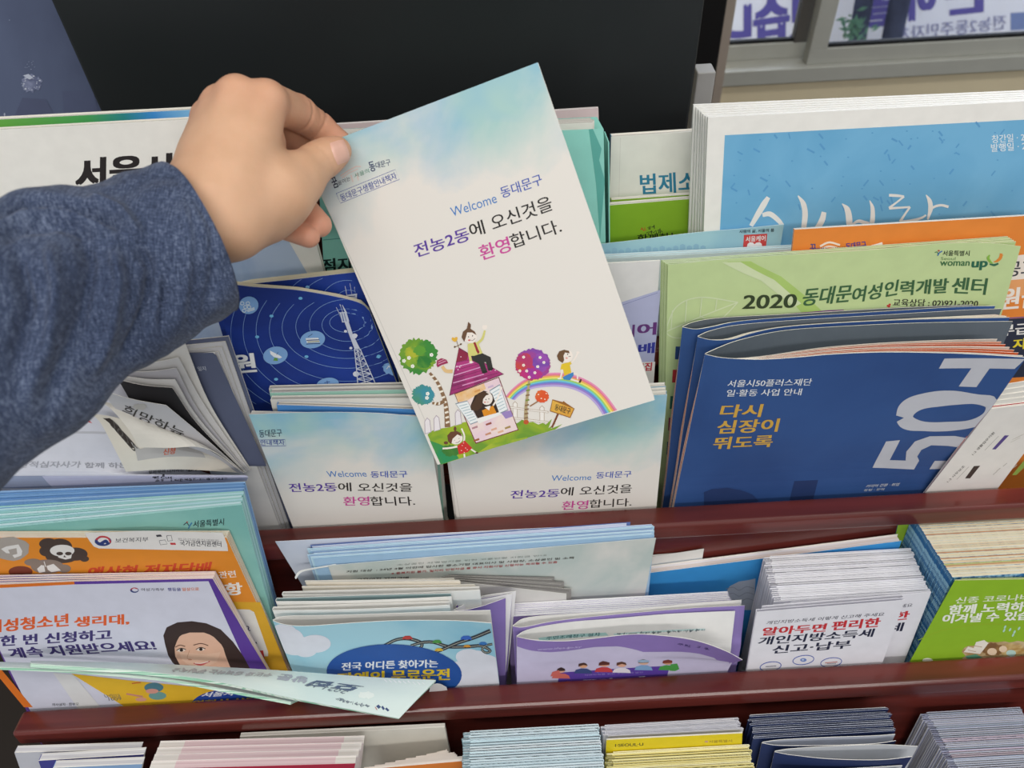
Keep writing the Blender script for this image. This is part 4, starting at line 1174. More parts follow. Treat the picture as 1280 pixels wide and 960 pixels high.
for i in range(5):
    ww = w - .2 - 1.1 * (i + 1)
    tl, tr = (833 - 1.7 * i, 329.5 - 1.0 * i), (1270 - 2.5 * i, 302 - 1.6 * i)
    a_, b_, c_, d_ = quad_uv(fr, tl, tr, (1212, 520), (827 - 1.6 * i, 620), ww, -111)
    t = thing('center_leaflet', ordw(i + 2) + ' pale green leaflet behind the front one headed 2020', 'leaflet', fr.mat(0, 0, 0), 'pale green leaflets')
    m = MB(); m.prism([tuple(d_), tuple(c_), tuple(b_), tuple(a_)], ww, ww - .5, paper('c8d8a4' if i % 2 else 'b9cc92'), 'dfe8cc'); m.build('sheet', t)

# dark blue 50+ books, each sprung open at the top
BK5 = mottle('34548c', '2f4c82', 10)
def book50(idx, front_top, back_top, w_tip, lefts, lab, art=None):
    """front_top/back_top: photo points of the two covers' top edges from the spine to the right; one height, so plan comes from the photo"""
    t = thing('foundation_book', lab, 'book', fr.mat(0, 0, 0), 'dark blue books sprung open at the top')
    v = (126.0, 127.0, 128.6)[idx]
    F = [fr.pxv(p, v) for p in front_top]; Bk = [fr.pxv(p, v) for p in back_top]
    lb = fr.px(lefts[1], F[0][1] * .5); lt = np.array([F[0][0], v])
    sh = (lb - lt) / (v - lb[1])            # sideways drift of the left edge per mm of height
    d = (v + 111)
    wb0 = (-5.2, -12.2, -19.4)[idx]
    TPf = [np.r_[u, v, ww] for u, ww in F]
    BTf = [np.r_[u + sh[0] * d, -111, wb0 - .0 * i] for i, (u, ww) in enumerate(F)]
    MDf = [np.r_[u + sh[0] * d * .3, v - d * .3, wb0 + (ww - wb0) * .5] for u, ww in F]
    MEf = [np.r_[u + sh[0] * d * .52, v - d * .52, wb0 + (ww - wb0) * .04] for u, ww in F]
    sf = Surf([BTf, MEf, MDf, TPf], fr, 36, 22)
    m = MB(); sf.mesh(m, .5, BK5, 'e2ded4', 'efe9dd')
    if art: a = Art(sf.st); art(a); m.art(a, surf=sf)
    m.build('front_cover', t)
    TPb = [np.r_[u, v, ww] for u, ww in Bk]
    BTb = [np.r_[u + sh[0] * d, -111, wb0 - 6] for u, ww in Bk]
    MDb = [np.r_[u + sh[0] * d * .3, v - d * .3, wb0 - 6 + (ww - wb0 + 6) * .5] for u, ww in Bk]
    MEb = [np.r_[u + sh[0] * d * .52, v - d * .52, wb0 - 6 + (ww - wb0 + 6) * .04] for u, ww in Bk]
    sb_ = Surf([BTb, MEb, MDb, TPb], fr, 30, 16)
    m = MB(); sb_.mesh(m, .5, paper('5d6670', .5), BK5, 'efe9dd'); m.build('back_cover', t)
    m = MB()                                   # pages: orange and white sheets fanning between the covers
    cols = ['e8ddd0', 'd9622f', 'dd7a4c', 'e9d9cc', 'cf5a34', 'e6a184', 'd8d2ca']
    for i, c in enumerate(cols):
        f = .06 + .09 * i + (.16 if idx else 0)
        tp = [np.r_[F[j][0] + (np.interp(F[j][0], [q[0] for q in Bk], [q[0] for q in Bk]) - F[j][0]) * f - (.3 + .5 * i if j == len(F) - 1 else 0), v - .5 - .35 * i,
                    F[j][1] - .3 + (np.interp(F[j][0], [q[0] for q in Bk], [q[1] for q in Bk]) - F[j][1]) * f * (.25 + .75 * j / (len(F) - 1))] for j in range(len(F))]
        bt = [np.r_[BTf[j][0], -110, wb0 - .8 - .6 * i] for j in range(len(F))]
        md = [np.r_[MDf[j][0], MDf[j][1], MDf[j][2] - .7 - .6 * i + (tp[j][2] - TPf[j][2]) * .5] for j in range(len(F))]
        mz = [np.r_[MEf[j][0], MEf[j][1], MEf[j][2] - .7 - .6 * i] for j in range(len(F))]
        sp_ = Surf([bt, mz, md, tp], fr, 24, 16)
        sp_.mesh(m, .3, c, c, 'efe4d8')
    m.build('pages', t)
    return t
def art50(a):
    k3 = Z(1060, 460, 4.8); k = Z(880, 440, 4.8)
    one = lambda kk, x, y: kk([(x, y)])[0]
    WT, GO, DK, PL = 'e4e6ea', 'd3a74a', '283a66', 'c3c4cc'
    a.text('서울시50플러스재단', one(k, 138, 210), one(k, 640, 200), one(k, 150, 168), WT, .015)
    a.text('일·활동 사업 안내', one(k, 132, 266), one(k, 580, 258), one(k, 142, 225), WT, .015)
    a.text('다시', one(k, 92, 392), one(k, 335, 388), one(k, 112, 316), GO, .035)
    a.text('심장이', one(k, 74, 490), one(k, 436, 476), one(k, 92, 412), GO, .035)
    a.text('뛰도록', one(k, 52, 584), one(k, 402, 568), one(k, 68, 512), GO, .035)
    a.curve(k([(-10, 850), (60, 818), (150, 812), (240, 830), (330, 885), (330, 930)]), .1, DK)
    a.poly(k([(0, 840), (50, 822), (140, 814), (220, 828), (290, 856), (330, 895), (0, 950)]), DK)
    a.poly(k([(542, 775), (684, 768), (650, 900), (510, 900)]), DK)
    # big letters 5 0 + turned on their side
    a.poly(k3([(228, 440), (312, 432), (250, 552), (346, 555), (420, 548), (426, 556), (396, 608), (146, 598)]), PL)
    a.poly(k3([(345, 552), (350, 500), (400, 440), (490, 408), (640, 406), (720, 420), (700, 480), (600, 466), (500, 462), (440, 490), (415, 530), (425, 552), (400, 600)]), PL)
    a.poly(k3([(488, 606), (520, 556), (600, 556), (560, 604)]), PL)
    P = [(288, 310), (300, 250), (360, 200), (470, 165), (620, 148), (800, 160), (900, 190), (880, 300), (760, 350), (640, 372), (500, 380), (370, 362), (305, 335)]
    Q = [(383, 285), (410, 245), (480, 218), (620, 208), (760, 215), (830, 240), (800, 290), (700, 320), (560, 325), (450, 322), (400, 308)]
    P = smooth_line(P + [P[0]], 60); Q = smooth_line(Q + [Q[0]], 60)
    a.line(k3([tuple((np.array(p) + np.array(q)) / 2) for p, q in zip(P, Q)]), [np.linalg.norm(np.array(p) - np.array(q)) / 4.8 for p, q in zip(P, Q)], PL)
    a.poly(k3([(742, -2), (852, -2), (770, 114), (664, 110)]), PL)
    a.poly([(1173.5, 460.5), (1180.5, 448), (1282, 448.5), (1268, 461)], PL)
    a.text('커리어 전환 · 취업', one(k3, 104, 718), one(k3, 300, 706), one(k3, 116, 700), 'cdd0d8', .01)
    a.text('창업 · 창직', one(k3, 92, 738), one(k3, 212, 732), one(k3, 100, 726), 'cdd0d8', .01)
book50(0, [(881, 443), (905, 447.5), (951, 449.5), (1000, 446.5), (1040, 443), (1100, 440.5), (1160, 441), (1220, 443), (1283, 447)],
       [(882, 442), (900, 434), (925, 425), (975, 414), (1035, 409), (1140, 404), (1245, 402), (1266, 402)], -3, ((881, 443), (846, 626)),
       'front dark blue book with large 50+ lettering, sprung open at the top', art50)
book50(1, [(872, 421), (890, 425), (915, 424), (940, 416.5), (975, 409.5), (1035, 404.5), (1140, 399.5), (1262, 397)],
       [(873, 420), (890, 413), (925, 406), (1000, 400), (1100, 394), (1200, 388), (1252, 386)], -16, ((872, 421), (844, 610)),
       'middle dark blue book sprung open, right behind the front 50+ book')
book50(2, [(853, 409), (870, 411.5), (890, 408.5), (925, 401.5), (1000, 395.5), (1100, 389.5), (1200, 383.5), (1244, 382.5)],
       [(854, 408), (870, 402), (905, 397), (1000, 392), (1100, 386), (1216, 381)], -30, ((853, 409), (835, 600)),
       'rear dark blue book of the three, touching the pale green leaflets')

# white booklets leaning in at the right edge
w = 1.5 - 2
WL = Frame.tier(309, -451, 0.5)
def white_art(a):
    k = Z(1060, 460, 4.8); one = lambda x, y: k([(x, y)])[0]
    a.text('1-2 생활업무지원', one(752, 524), one(882, 390), one(740, 516), '5a5652', .01); a.line(k([(820, 494), (904, 408)]), .5, 'b5b0aa')
    a.text('1-3 사무보조', one(602, 688), one(704, 590), one(590, 680), '5a5652', .01); a.line(k([(652, 668), (724, 592)]), .5, 'b5b0aa')
    a.poly(k([(940, 404), (966, 404), (886, 488), (864, 488)]), '5a4a8c'); a.poly(k([(756, 588), (793, 586), (732, 662), (702, 662)]), '453a36')
    a.poly(k([(1046, 566), (1090, 520), (1100, 556), (1010, 642), (984, 642)]), '8aa04a')
    for x, y in ((985, 430), (1000, 424), (1012, 418), (975, 446)): a.line(k([(x, y), (x + 60, y - 30)]), .5, 'c9c4bc')
    for x, y in ((870, 640), (890, 620), (930, 590), (990, 600)): a.line(k([(x, y), (x + 24, y - 20)]), .8, 'bdb8b2')
fr = WL; w = -.5
a = Art(lambda p: fr.px(p, w)); white_art(a)
t = booklet('catalogue', 'white catalogue with small coloured bars leaning over the blue 50+ book', 'catalogue', fr, (1239, 511), (1330, 500), (1252, 604), (1162, 609), w, 1.3, 'e8e4df', PAGES, a, vb=-60, inset=0, spine_mat=edges('d8d2d4', '9a6a78', 1500), group='white catalogues at the right edge')
def redline(t, q, ww):
    m = MB(); p = [fr.px(x, ww) for x in q]; o = t.matrix_world.translation
    return p
for i in range(5):
    ww = w - 1.45 - .62 * i
    cv = 'b8343a' if i == 0 else 'e6e2da'
    booklet('catalogue', ('red-covered' if i == 0 else ordw(i + 2)) + ' catalogue behind the front white catalogue at the right edge', 'catalogue', fr,
            (1236.5 + 3.4 * i, 508 - 6.6 * i), (1330, 497 - 7 * i), (1246, 606), (1160 + 3.5 * i, 609 - 3 * i), ww, .55, cv, edges('f0ece4', 'cfc9bf', 1500), None, vb=-60, inset=0, cth=.15,
            spine_mat=edges('d5d0d0', '8a7a80', 1500), group='white catalogues at the right edge')

fr = T1
# ------------------------------------------------------------------ grey magazine with pages fanning out to the left
SL = paper('5a6078', .45)
w = -6
a = Art(lambda p: fr.px(p, w))
k = Z(0, 400, 3.4278)
a.poly(k([(945, 60), (962, 62), (1140, 625), (1070, 625)]) + [], SL)
t = thing('photo_magazine', 'thick slate covered magazine at left with pages fanning open under the sleeve', 'magazine', fr.mat(0, 0, 0))
m = MB()
cv = [fr.px(p, w) for p in ((345, 652), (267, 440), (230, 440), (318, 655))]
c0 = low(np.r_[cv[1], w], np.r_[cv[0], w]); c1 = low(np.r_[cv[2], w], np.r_[cv[3], w])
def lo2(p, q, ww, vb=-111):
    p = fr.px(p, ww); q = fr.px(q, ww); return tuple(p), tuple(p + (q - p) * ((p[1] - vb) / (p[1] - q[1])))
A1, B1_ = lo2((268, 440), (348, 655), w); A0, B0 = lo2((206, 446), (290, 660), w)
m.prism([B0, B1_, A1, A0], w, w - .5, 'd9d6d2')
b = Art(lambda p: fr.px(p, w)); b.poly(k([(700, 140), (912, 140), (926, 150), (1142, 626), (830, 626)]), SL); b.text('일지', k([(850, 218)])[0], k([(884, 216)])[0], k([(845, 200)])[0], 'c9ccd6', .01)
m.art(b, 0, 0, w); m.build('cover', t)
# white inner pages to the right of the cover
m = MB()
for i in range(4):
    ww = w - 1.6 - 1.2 * i
    A1, B1_ = lo2((273 + 4.2 * i, 440 - 6.5 * i), (351 + 4.5 * i, 655 - i), ww); A0, B0 = lo2((222, 445 - 6 * i), (292, 655), ww)
    m.prism([B0, B1_, A1, A0], ww, ww - 1.0, SL if i == 3 else 'c4c2c4', edges('ece8e0', '9a968e', 1200))
m.build('inner_pages', t)
# fanned pages: each runs from its foot near the lip up and forward to a corner under the sleeve
def fan(name, pts_r, pts_l, wr, wl, col, colb, lab=None, art=None, th=.3):
    R = [np.r_[fr.px(p, ww), ww] for p, ww in zip(pts_r, wr)]
    L = [np.r_[fr.px(p, ww), ww] for p, ww in zip(pts_l, wl)]
    n = len(R)
    rows = [[L[i], L[i] * .5 + R[i] * .5 + np.array([0, 0, 1.5 if i else 0]), R[i]] for i in range(n)]
    s_ = Surf(rows, fr, 14, 18)
    m = MB(); s_.mesh(m, th, col, colb, 'efeae0')
    if art: a = Art(s_.st); art(a); m.art(a, surf=s_)
    o = m.build(name, t, True)
    for p_ in o.data.polygons: p_.use_smooth = False
    return o
kk = lambda *p: [(x / 3.4278, 400 + y / 3.4278) for x, y in p]
def fan_art(a):
    a.text('희망하는', kk((520, 395))[0], kk((780, 505))[0], kk((538, 360))[0], '3a3836', .01); a.text('우선', kk((650, 470))[0], kk((770, 505))[0], kk((660, 448))[0], '3a3836', .01)
    a.blob(kk((600, 372))[0], 8, 4, 'b9b5b0', 20, .3, 3)
fans = [  # corner top-right, mid, foot ; left side: far top-left, mid, foot
    ('page', ((1075, 640), (900, 360), (790, 90)), ((900, 632), (700, 380), (640, 80)), 3, 'd8d4ce', 'cfccc8', None),
    ('page', ((1070, 645), (880, 370), (765, 160)), ((900, 632), (690, 390), (560, 190)), 5, 'cfccca', 'bdbbb9', None),
    ('page', ((1060, 650), (860, 400), (755, 206)), ((890, 634), (660, 410), (540, 222)), 7, 'b9b6ba', 'a9a6aa', None),
    ('page', ((1055, 652), (850, 420), (750, 255)), ((880, 634), (640, 430), (520, 240)), 9, 'd6d3d0', 'c9c6c4', None),
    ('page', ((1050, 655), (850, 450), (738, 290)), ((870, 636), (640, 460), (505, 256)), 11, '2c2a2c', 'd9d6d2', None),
    ('page', ((1045, 655), (860, 490), (712, 366)), ((860, 636), (620, 520), (430, 300)), 13.5, 'c3c1c4', 'd9d6d2', fan_art),
]
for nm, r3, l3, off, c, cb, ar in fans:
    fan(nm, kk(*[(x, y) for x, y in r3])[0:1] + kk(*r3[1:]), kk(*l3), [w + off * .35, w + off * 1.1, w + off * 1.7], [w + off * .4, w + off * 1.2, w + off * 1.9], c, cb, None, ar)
# the curled lowest pages
w2 = w + 26
def curl(name, poly, wz, col, colb, art=None):
    rows = [[np.r_[fr.px(p, z_), z_] for p, z_ in zip(kk(*r), zs)] for r, zs in zip(poly, wz)]
    s_ = Surf(rows, fr, 20, 12); m = MB(); s_.mesh(m, .3, col, colb, 'efe9dc')
    if art: a = Art(s_.st); art(a); m.art(a, surf=s_)
    m.build(name, t)
def curl_art(a):
    a.poly(kk((470, 420), (520, 470), (590, 548), (560, 548), (500, 480), (440, 420)), '3a322e'); a.text('신청', kk((705, 580))[0], kk((748, 570))[0], kk((700, 555))[0], 'c8624a', .05)
    a.poly(kk((590, 602), (880, 590), (830, 545), (600, 552), (560, 520)), 'b9b5b2'); a.text('2022', kk((480, 425))[0], kk((590, 548))[0], kk((470, 446))[0], '5a5652', 0)
    a.text('신청', kk((700, 578))[0], kk((748, 572))[0], kk((702, 552))[0], 'cc6a54', .05)
curl('curled_page', [[(540, 650), (760, 640), (1040, 655)], [(495, 560), (740, 560), (980, 600)], [(430, 440), (640, 490), (900, 560)], [(385, 400), (540, 430), (860, 545)]],
     [[w + 25, w + 21, w + 3]] + [[w + 24, w + 20, w + 6]] + [[w + 21, w + 18, w + 8]] + [[w + 21, w + 18, w + 9]], 'dcd5c8', 'd5cfc4', curl_art)
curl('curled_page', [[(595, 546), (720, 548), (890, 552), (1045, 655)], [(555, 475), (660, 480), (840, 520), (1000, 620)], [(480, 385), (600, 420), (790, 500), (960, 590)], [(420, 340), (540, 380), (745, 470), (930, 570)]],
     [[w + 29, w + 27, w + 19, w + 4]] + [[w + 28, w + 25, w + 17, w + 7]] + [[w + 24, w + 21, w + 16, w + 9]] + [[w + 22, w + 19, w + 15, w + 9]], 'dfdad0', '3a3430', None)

# newsletter sheet under the sleeve at left
def rc_art(a):
    k = Z(0, 480, 4); one = lambda x, y: k([(x, y)])[0]
    a.poly(k([(-200, 462), (225, 458), (268, 516), (-200, 524)]), '8f97ae')  # flap band: its darker tone and bluish glare painted in as flat shapes
    a.poly(k([(210, 459), (1240, 456), (1235, 482), (262, 515)]), 'b4b5cc')
    a.text('대한적십자사가', one(40, 418), one(400, 418), one(48, 386), 'a4a5ae', .03); a.text('함께 하는', one(425, 420), one(640, 420), one(425, 392), '9a9ba4', .03)
    a.text('감염병에 대처하는 새로운 도전', one(742, 444), one(1040, 436), one(742, 430), '63636c', .01); a.text('RC Card', one(762, 472), one(862, 470), one(762, 462), '3a3a46', .03)
    a.text('으로 115, 대한적십자사가 함께합니다', one(780, 486), one(1140, 476), one(780, 476), '53535e', .01)
    a.poly(k([(360, 205), (385, 200), (398, 212), (374, 214)]), 'cf5a5a'); a.poly(k([(415, 170), (430, 168), (462, 196), (440, 190)]), 'cf5a5a')
    a.poly(k([(300, 236), (560, 240), (520, 250), (300, 246)]), 'b9b8be')
w = 3
t = thing('newsletter', 'pale grey newsletter sheet bulging out under the sleeve above the teal pile', 'newsletter', fr.mat(0, 0, 0))
rows = []
for ys, zs in ((((-60, 619), (80, 616), (200, 609), (309, 601)), (15, 15, 15, 14)), (((-60, 598), (80, 596), (200, 594), (306, 594)), (17, 17, 16, 14)), (((-60, 570), (80, 566), (200, 587), (262, 592.5)), (12, 12, 8, 0)),
               (((-60, 530), (80, 524), (165, 520), (215, 566)), (7, 7, 4, -4)), (((-60, 480), (80, 470), (140, 470), (185, 505)), (3, 3, 0, -6))):
    rows.append([np.r_[fr.px(p, z_), z_] for p, z_ in zip(ys, zs)])
sf = Surf(rows, fr, 30, 26)
m = MB(); sf.mesh(m, .4, paper('cfcfd8', .35), 'd9d8dc', 'e2e1e4'); a = Art(sf.st); rc_art(a); m.art(a, surf=sf); m.build('sheet', t)
# ------------------------------------------------------------------ generic stacks of folded leaflets
def leaf_mesh(Wd, H, gap, kind, mo, mi, me, b1=0., b2=0., th=.22):
    m = MB(); m.ribbon(fold_path(Wd, gap, kind, b1, b2), 0, H, th, mo, mi, me); return m
def leaf_stack(name, cat, group, lab, fr, tlf, trf, w0, tlb, trb, n, H, gap, kind, mats, seed=1, jit=.5, b1=0., b2=0., top_v=None, variants=None, wlim=-59.0, th=.22):
    """n folded leaflets standing one behind the other; the first's top edge runs between photo points tlf, trf, the last's between tlb, trb"""
    rnd = random.Random(seed)
    v = top_v or fr.px(tlf, w0)[1]
    H = min(H, v + 116.5)
    fL, fR = fr.pxv(tlf, v), fr.pxv(trf, v); bL, bR = fr.pxv(tlb, v), fr.pxv(trb, v)
    w1 = max(bL[1], wlim)
    Wd = fR[0] - fL[0]
    sp = (w0 - w1) / max(n - 1, 1)
    gap = min(gap, (sp * .86 - th - abs(b2)) / 2 if kind == 'tri' else sp * .88 - abs(b2))
    vars_ = variants or [mats]
    meshes = [leaf_mesh(Wd, H, gap, kind, *mm, b1, b2, th).build(name) for mm in vars_]
    out = []
    for i in range(n):
        f = i / max(n - 1, 1)
        u = fL[0] + (bL[0] - fL[0]) * f + rnd.uniform(-jit, jit)
        ww = w0 + (w1 - w0) * f
        k = rnd.randrange(len(meshes)) if i >= len(meshes) else i % len(meshes)
        src = meshes[k]
        if not src.get('used'):
            o = src; o['used'] = 1
        else:
            o = src.copy(); C.objects.link(o)
        o.matrix_world = fr.mat(u, v - H + rnd.uniform(-jit, jit) * .6, ww) @ Matrix.Rotation(math.radians(rnd.uniform(-.02, .02)), 4, 'Y')
        tag(o, lab(i), cat, group); out.append(o)
    for m_ in meshes:
        if not m_.get('used'): bpy.data.objects.remove(m_)
    for o in out:
        if 'used' in o: del o['used']
    return out, Wd, v
def sprung(name, label, cat, group, fr, ft, bt, w_tip, left_low, wb0, mo, mi, art=None, vb=-100, back_gap=1.5, right_low=None, me='efece4', seen=None):
    """a folded leaflet sprung open at the top: its two panels' top edges from the fold to the free end (photo points, all at the tip's height; (point, w) where an edge droops)"""
    t = thing(name, label, cat, fr.mat(0, 0, 0), group)
    v = fr.px(ft[0], w_tip)[1]
    def P(x):
        if isinstance(x[0], (tuple, list)): q = fr.px(x[0], x[1]); return np.r_[q, x[1]]
        q = fr.pxv(x, v); return np.r_[q[0], v, q[1]]
    for lst, part, w_, mfo, mba in ((ft, 'front_panel', wb0, mo, mi), (bt, 'back_panel', wb0 - back_gap, mi, mo)):
        T = [P(x) for x in lst]
        lb = fr.px(left_low, T[0][2]); sh = (lb - T[0][:2]) / (T[0][1] - lb[1])
        def drop(p, f, k=1.0):
            d = (p[1] - vb) if f == 1 else max(.5, p[1] - 1.0) * f
            s0 = sh[0]
            if right_low is not None:
                r = fr.px(right_low, w_); sr = (r[0] - T[-1][0]) / (T[-1][1] - r[1])
                g = (p[0] - T[0][0]) / (T[-1][0] - T[0][0]); s0 = sh[0] * (1 - g) + sr * g
            return np.r_[p[0] + s0 * d, p[1] - d, w_ + (p[2] - w_) * k]
        rows = [[drop(p, 1, 0) for p in T], [drop(p, .98, .03) for p in T], [drop(p, .5, .42) for p in T], T]
        s_ = Surf(rows, fr, 36, 24)
        m = MB(); s_.mesh(m, .35, mfo, mba, me)
        if art and part == 'front_panel': a = Art(s_.st); art(a); m.art(a, surf=s_)
        if seen and part == 'back_panel': a = Art(s_.st); seen(a); m.art(a, surf=s_)
        m.build(part, t)
    return t
fr = T2
one = lambda k, x, y: k([(x, y)])[0]

# ---- tax leaflets
TXG = 'white tax leaflets in the lower pocket'
WM = (paper('e6e5ec'), paper('dcdbe4'), paper('f7f6fa'))
def tax_art(a, full=True):
    k = Z(900, 740, 3.368)
    RD, NV = 'c8343c', '262c44'
    if full:
        a.text('개인지방소득세 이렇게 신고해 주세요', one(k, 192, 137), one(k, 688, 100), one(k, 200, 122), '4a4a58', .005)
        a.text('알아두면', one(k, 175, 184), one(k, 440, 166), one(k, 186, 150), RD, .05); a.text('편리한', one(k, 468, 162), one(k, 668, 146), one(k, 478, 124), RD, .05)
        a.text('개인지방소득세', one(k, 158, 224), one(k, 640, 188), one(k, 170, 190), NV, .035)
        a.text('신고·납부', one(k, 218, 260), one(k, 545, 236), one(k, 228, 226), NV, .035)
        for x, y in ((213, 313), (351, 286), (468, 296)): a.ring(one(k, x, y), 13.2, 5.6, 1.0, '4a62b0', 8)
        a.ell(one(k, 351, 286), 4, 2.2, '6a86c4'); a.ell(one(k, 349, 285), 1.6, 1.0, 'c9d6ea', n=10)
        a.line(k([(192, 314), (236, 311)]), 1.0, '7a7a88'); a.line(k([(442, 298), (494, 294)]), 1.0, 'c47a70')
        a.line(k([(450, 302), (488, 300)]), .7, '7a7a88')
    else:
        a.text('세요', one(k, 757, 66), one(k, 808, 62), one(k, 762, 51), '4a4a58', .005)
        a.text('한', one(k, 728, 120), one(k, 790, 114), one(k, 738, 85), RD, .05)
        a.text('세', one(k, 700, 168), one(k, 764, 164), one(k, 712, 132), NV, .035)
out, TW, tv = leaf_stack('tax_leaflet', 'leaflet', TXG, lambda i: ordw(i + 3) + ' white tax leaflet from the front, folded, in the right-centre pack',
                         fr, (967, 752), (1160, 737.5), -8.5, (954, 697), (1135, 682), 22, 185, 1.3, 'tri', WM, 5, .7, th=.6)
def front_leaf(name, lab, cat, grp, fr, tl, tr, w, H, gap, kind, mats, art, b1=0., extra=None):
    A = fr.px(tl, w); B = fr.px(tr, w); ang = math.atan2(B[1] - A[1], B[0] - A[0]); Wd = np.linalg.norm(B - A)
    m = leaf_mesh(Wd, H, gap, kind, *mats, b1)
    ca, sa = math.cos(ang), math.sin(ang)
    o0 = np.array([A[0] + H * sa, A[1] - H * ca])
    def conv(p):
        q = fr.px(p, w + b1 * .6) - o0; return np.array([q[0] * ca + q[1] * sa, -q[0] * sa + q[1] * ca])
    a = Art(conv); art(a)
    for k, (vs, fs, mm) in zip(a.layers(), a.items):
        m.add([(x, y, b1 * math.sin(math.pi * min(max(x / Wd, 0), 1)) + .05 + .012 * k) for x, y in vs], fs, mm)
    o = m.build(name, None, False, fr.mat(o0[0], o0[1], w) @ Matrix.Rotation(ang, 4, 'Z'))
    return tag(o, lab, cat, grp)
front_leaf('tax_leaflet', 'front white tax leaflet with red and navy heading', 'leaflet', TXG, fr, (945.5, 765), (1131, 750), -.8, 180, 2.2, 'tri', WM, lambda a: tax_art(a), .0)
front_leaf('tax_leaflet', 'second white tax leaflet, its right third showing past the front one', 'leaflet', TXG, fr, (980, 755), (1164, 740.5), -6.6, 180, .6, 'tri', WM, lambda a: tax_art(a, False), 0)
# a few taller sheets at the left of the tax pack
for i, (x, y, ww) in enumerate(((951, 697, -50), (958, 699, -47), (965, 703, -44))):
    pass

# ---- covid leaflets, a thick green pack
CVG = 'green leaflets at the right end of the lower pocket'
SPN = mottle('2b70a8', '9cc8de', 300, .44, .6)
variants = [(SPN, paper('d9d3bb'), paper(c)) for c in ('f2e8cc', 'efe4c4', 'f4ecd6', 'ecdfbb', 'e9d6b0', 'f2e9d2', 'ead2ae')] + [(SPN, paper('c98a4c'), paper('d3a476')), (SPN, paper('c9a06a'), paper('c3cc80'))]
out, cw, cv_ = leaf_stack('health_leaflet', 'leaflet', CVG, lambda i: ordw(i + 2) + ' leaflet from the front of the thick green pack at right', fr, (1190, 721), (1375, 706), -4, (1139, 642), (1330, 625), 44, 175, 1.5, 'bi',
                          None, 9, .3, variants=variants, wlim=-57.2, th=.44, top_v=85.8)
def covid_art(a):
    k = Z(1080, 620, 4)
    a.text('신종 코로나바이러스', one(k, 455, 538), one(k, 1010, 512), one(k, 464, 506), 'e6ecd2', .03)
    a.text('함께 노력하면', one(k, 420, 592), one(k, 860, 572), one(k, 432, 545), 'f2f4e8', .05)
    a.text('이겨낼 수 있습니다', one(k, 388, 636), one(k, 960, 612), one(k, 400, 592), 'f2f4e8', .05)
    a.curve(k([(270, 720), (400, 670), (600, 640), (820, 650)]), .8, '97b22c')
    BR = mottle('a98a5a', 'c9b48c', 90)
    a.blob(one(k, 700, 790), 52, 16, BR, 40, .1, 4); a.blob(one(k, 640, 765), 14, 8, mottle('7c5a3a', '9c7a4c', 90), 30, .15, 5); a.blob(one(k, 745, 775), 15, 9, mottle('b08a4a', 'd6c08a', 90), 30, .15, 6)
    a.ell(one(k, 640, 778), 6, 4.5, 'ead2b4'); a.ell(one(k, 695, 765), 5, 4, 'ead2b4'); a.ell(one(k, 735, 785), 6, 4, 'bfe0d8')
    a.poly(k([(498, 780), (520, 752), (548, 760), (560, 730), (600, 720), (622, 735), (600, 765), (580, 790), (540, 785)]), 'ece6da'); a.line(k([(520, 770), (560, 778)]), .8, 'b59a80'); a.line(k([(548, 748), (590, 755)]), .8, 'b59a80')
    for x, y in ((705, 655), (730, 668), (752, 680), (700, 672), (745, 695), (775, 662)): a.ell(one(k, x, y), 1.2, 2.4, 'b6dccc', -30, 10)
    a.ell(one(k, 318, 822), 6.5, 3, 'e9ecd8'); a.poly(k([(505, 800), (560, 790), (600, 812), (520, 815)]), '5f9a7c')
front_leaf('health_leaflet', 'front bright green leaflet with white heading at the right end of the lower pocket', 'leaflet', CVG, fr, (1194, 725.5), (1375, 722), -1, 175, .6, 'tri', (paper('8fb92c'), paper('c98a4c'), paper('dfe3b4')), covid_art)
t = thing('card_folder', 'green card backing the thick green leaflet pack, its left corner showing', 'card', fr.mat(0, 0, 0))
m = MB(); q = [fr.px(p, -58.6) for p in ((1124, 650), (1330, 640))]; qb = fr.px((1118, 675), -58.6)
lo_ = q[0] + (qb - q[0]) * ((q[0][1] + 90) / (q[0][1] - qb[1]))
m.prism([(lo_[0], -90), (q[1][0], -90), tuple(q[1]), tuple(q[0])], -58.6, -59.3, paper('9cc23a'), '3f8fb0'); m.build('sheet', t)

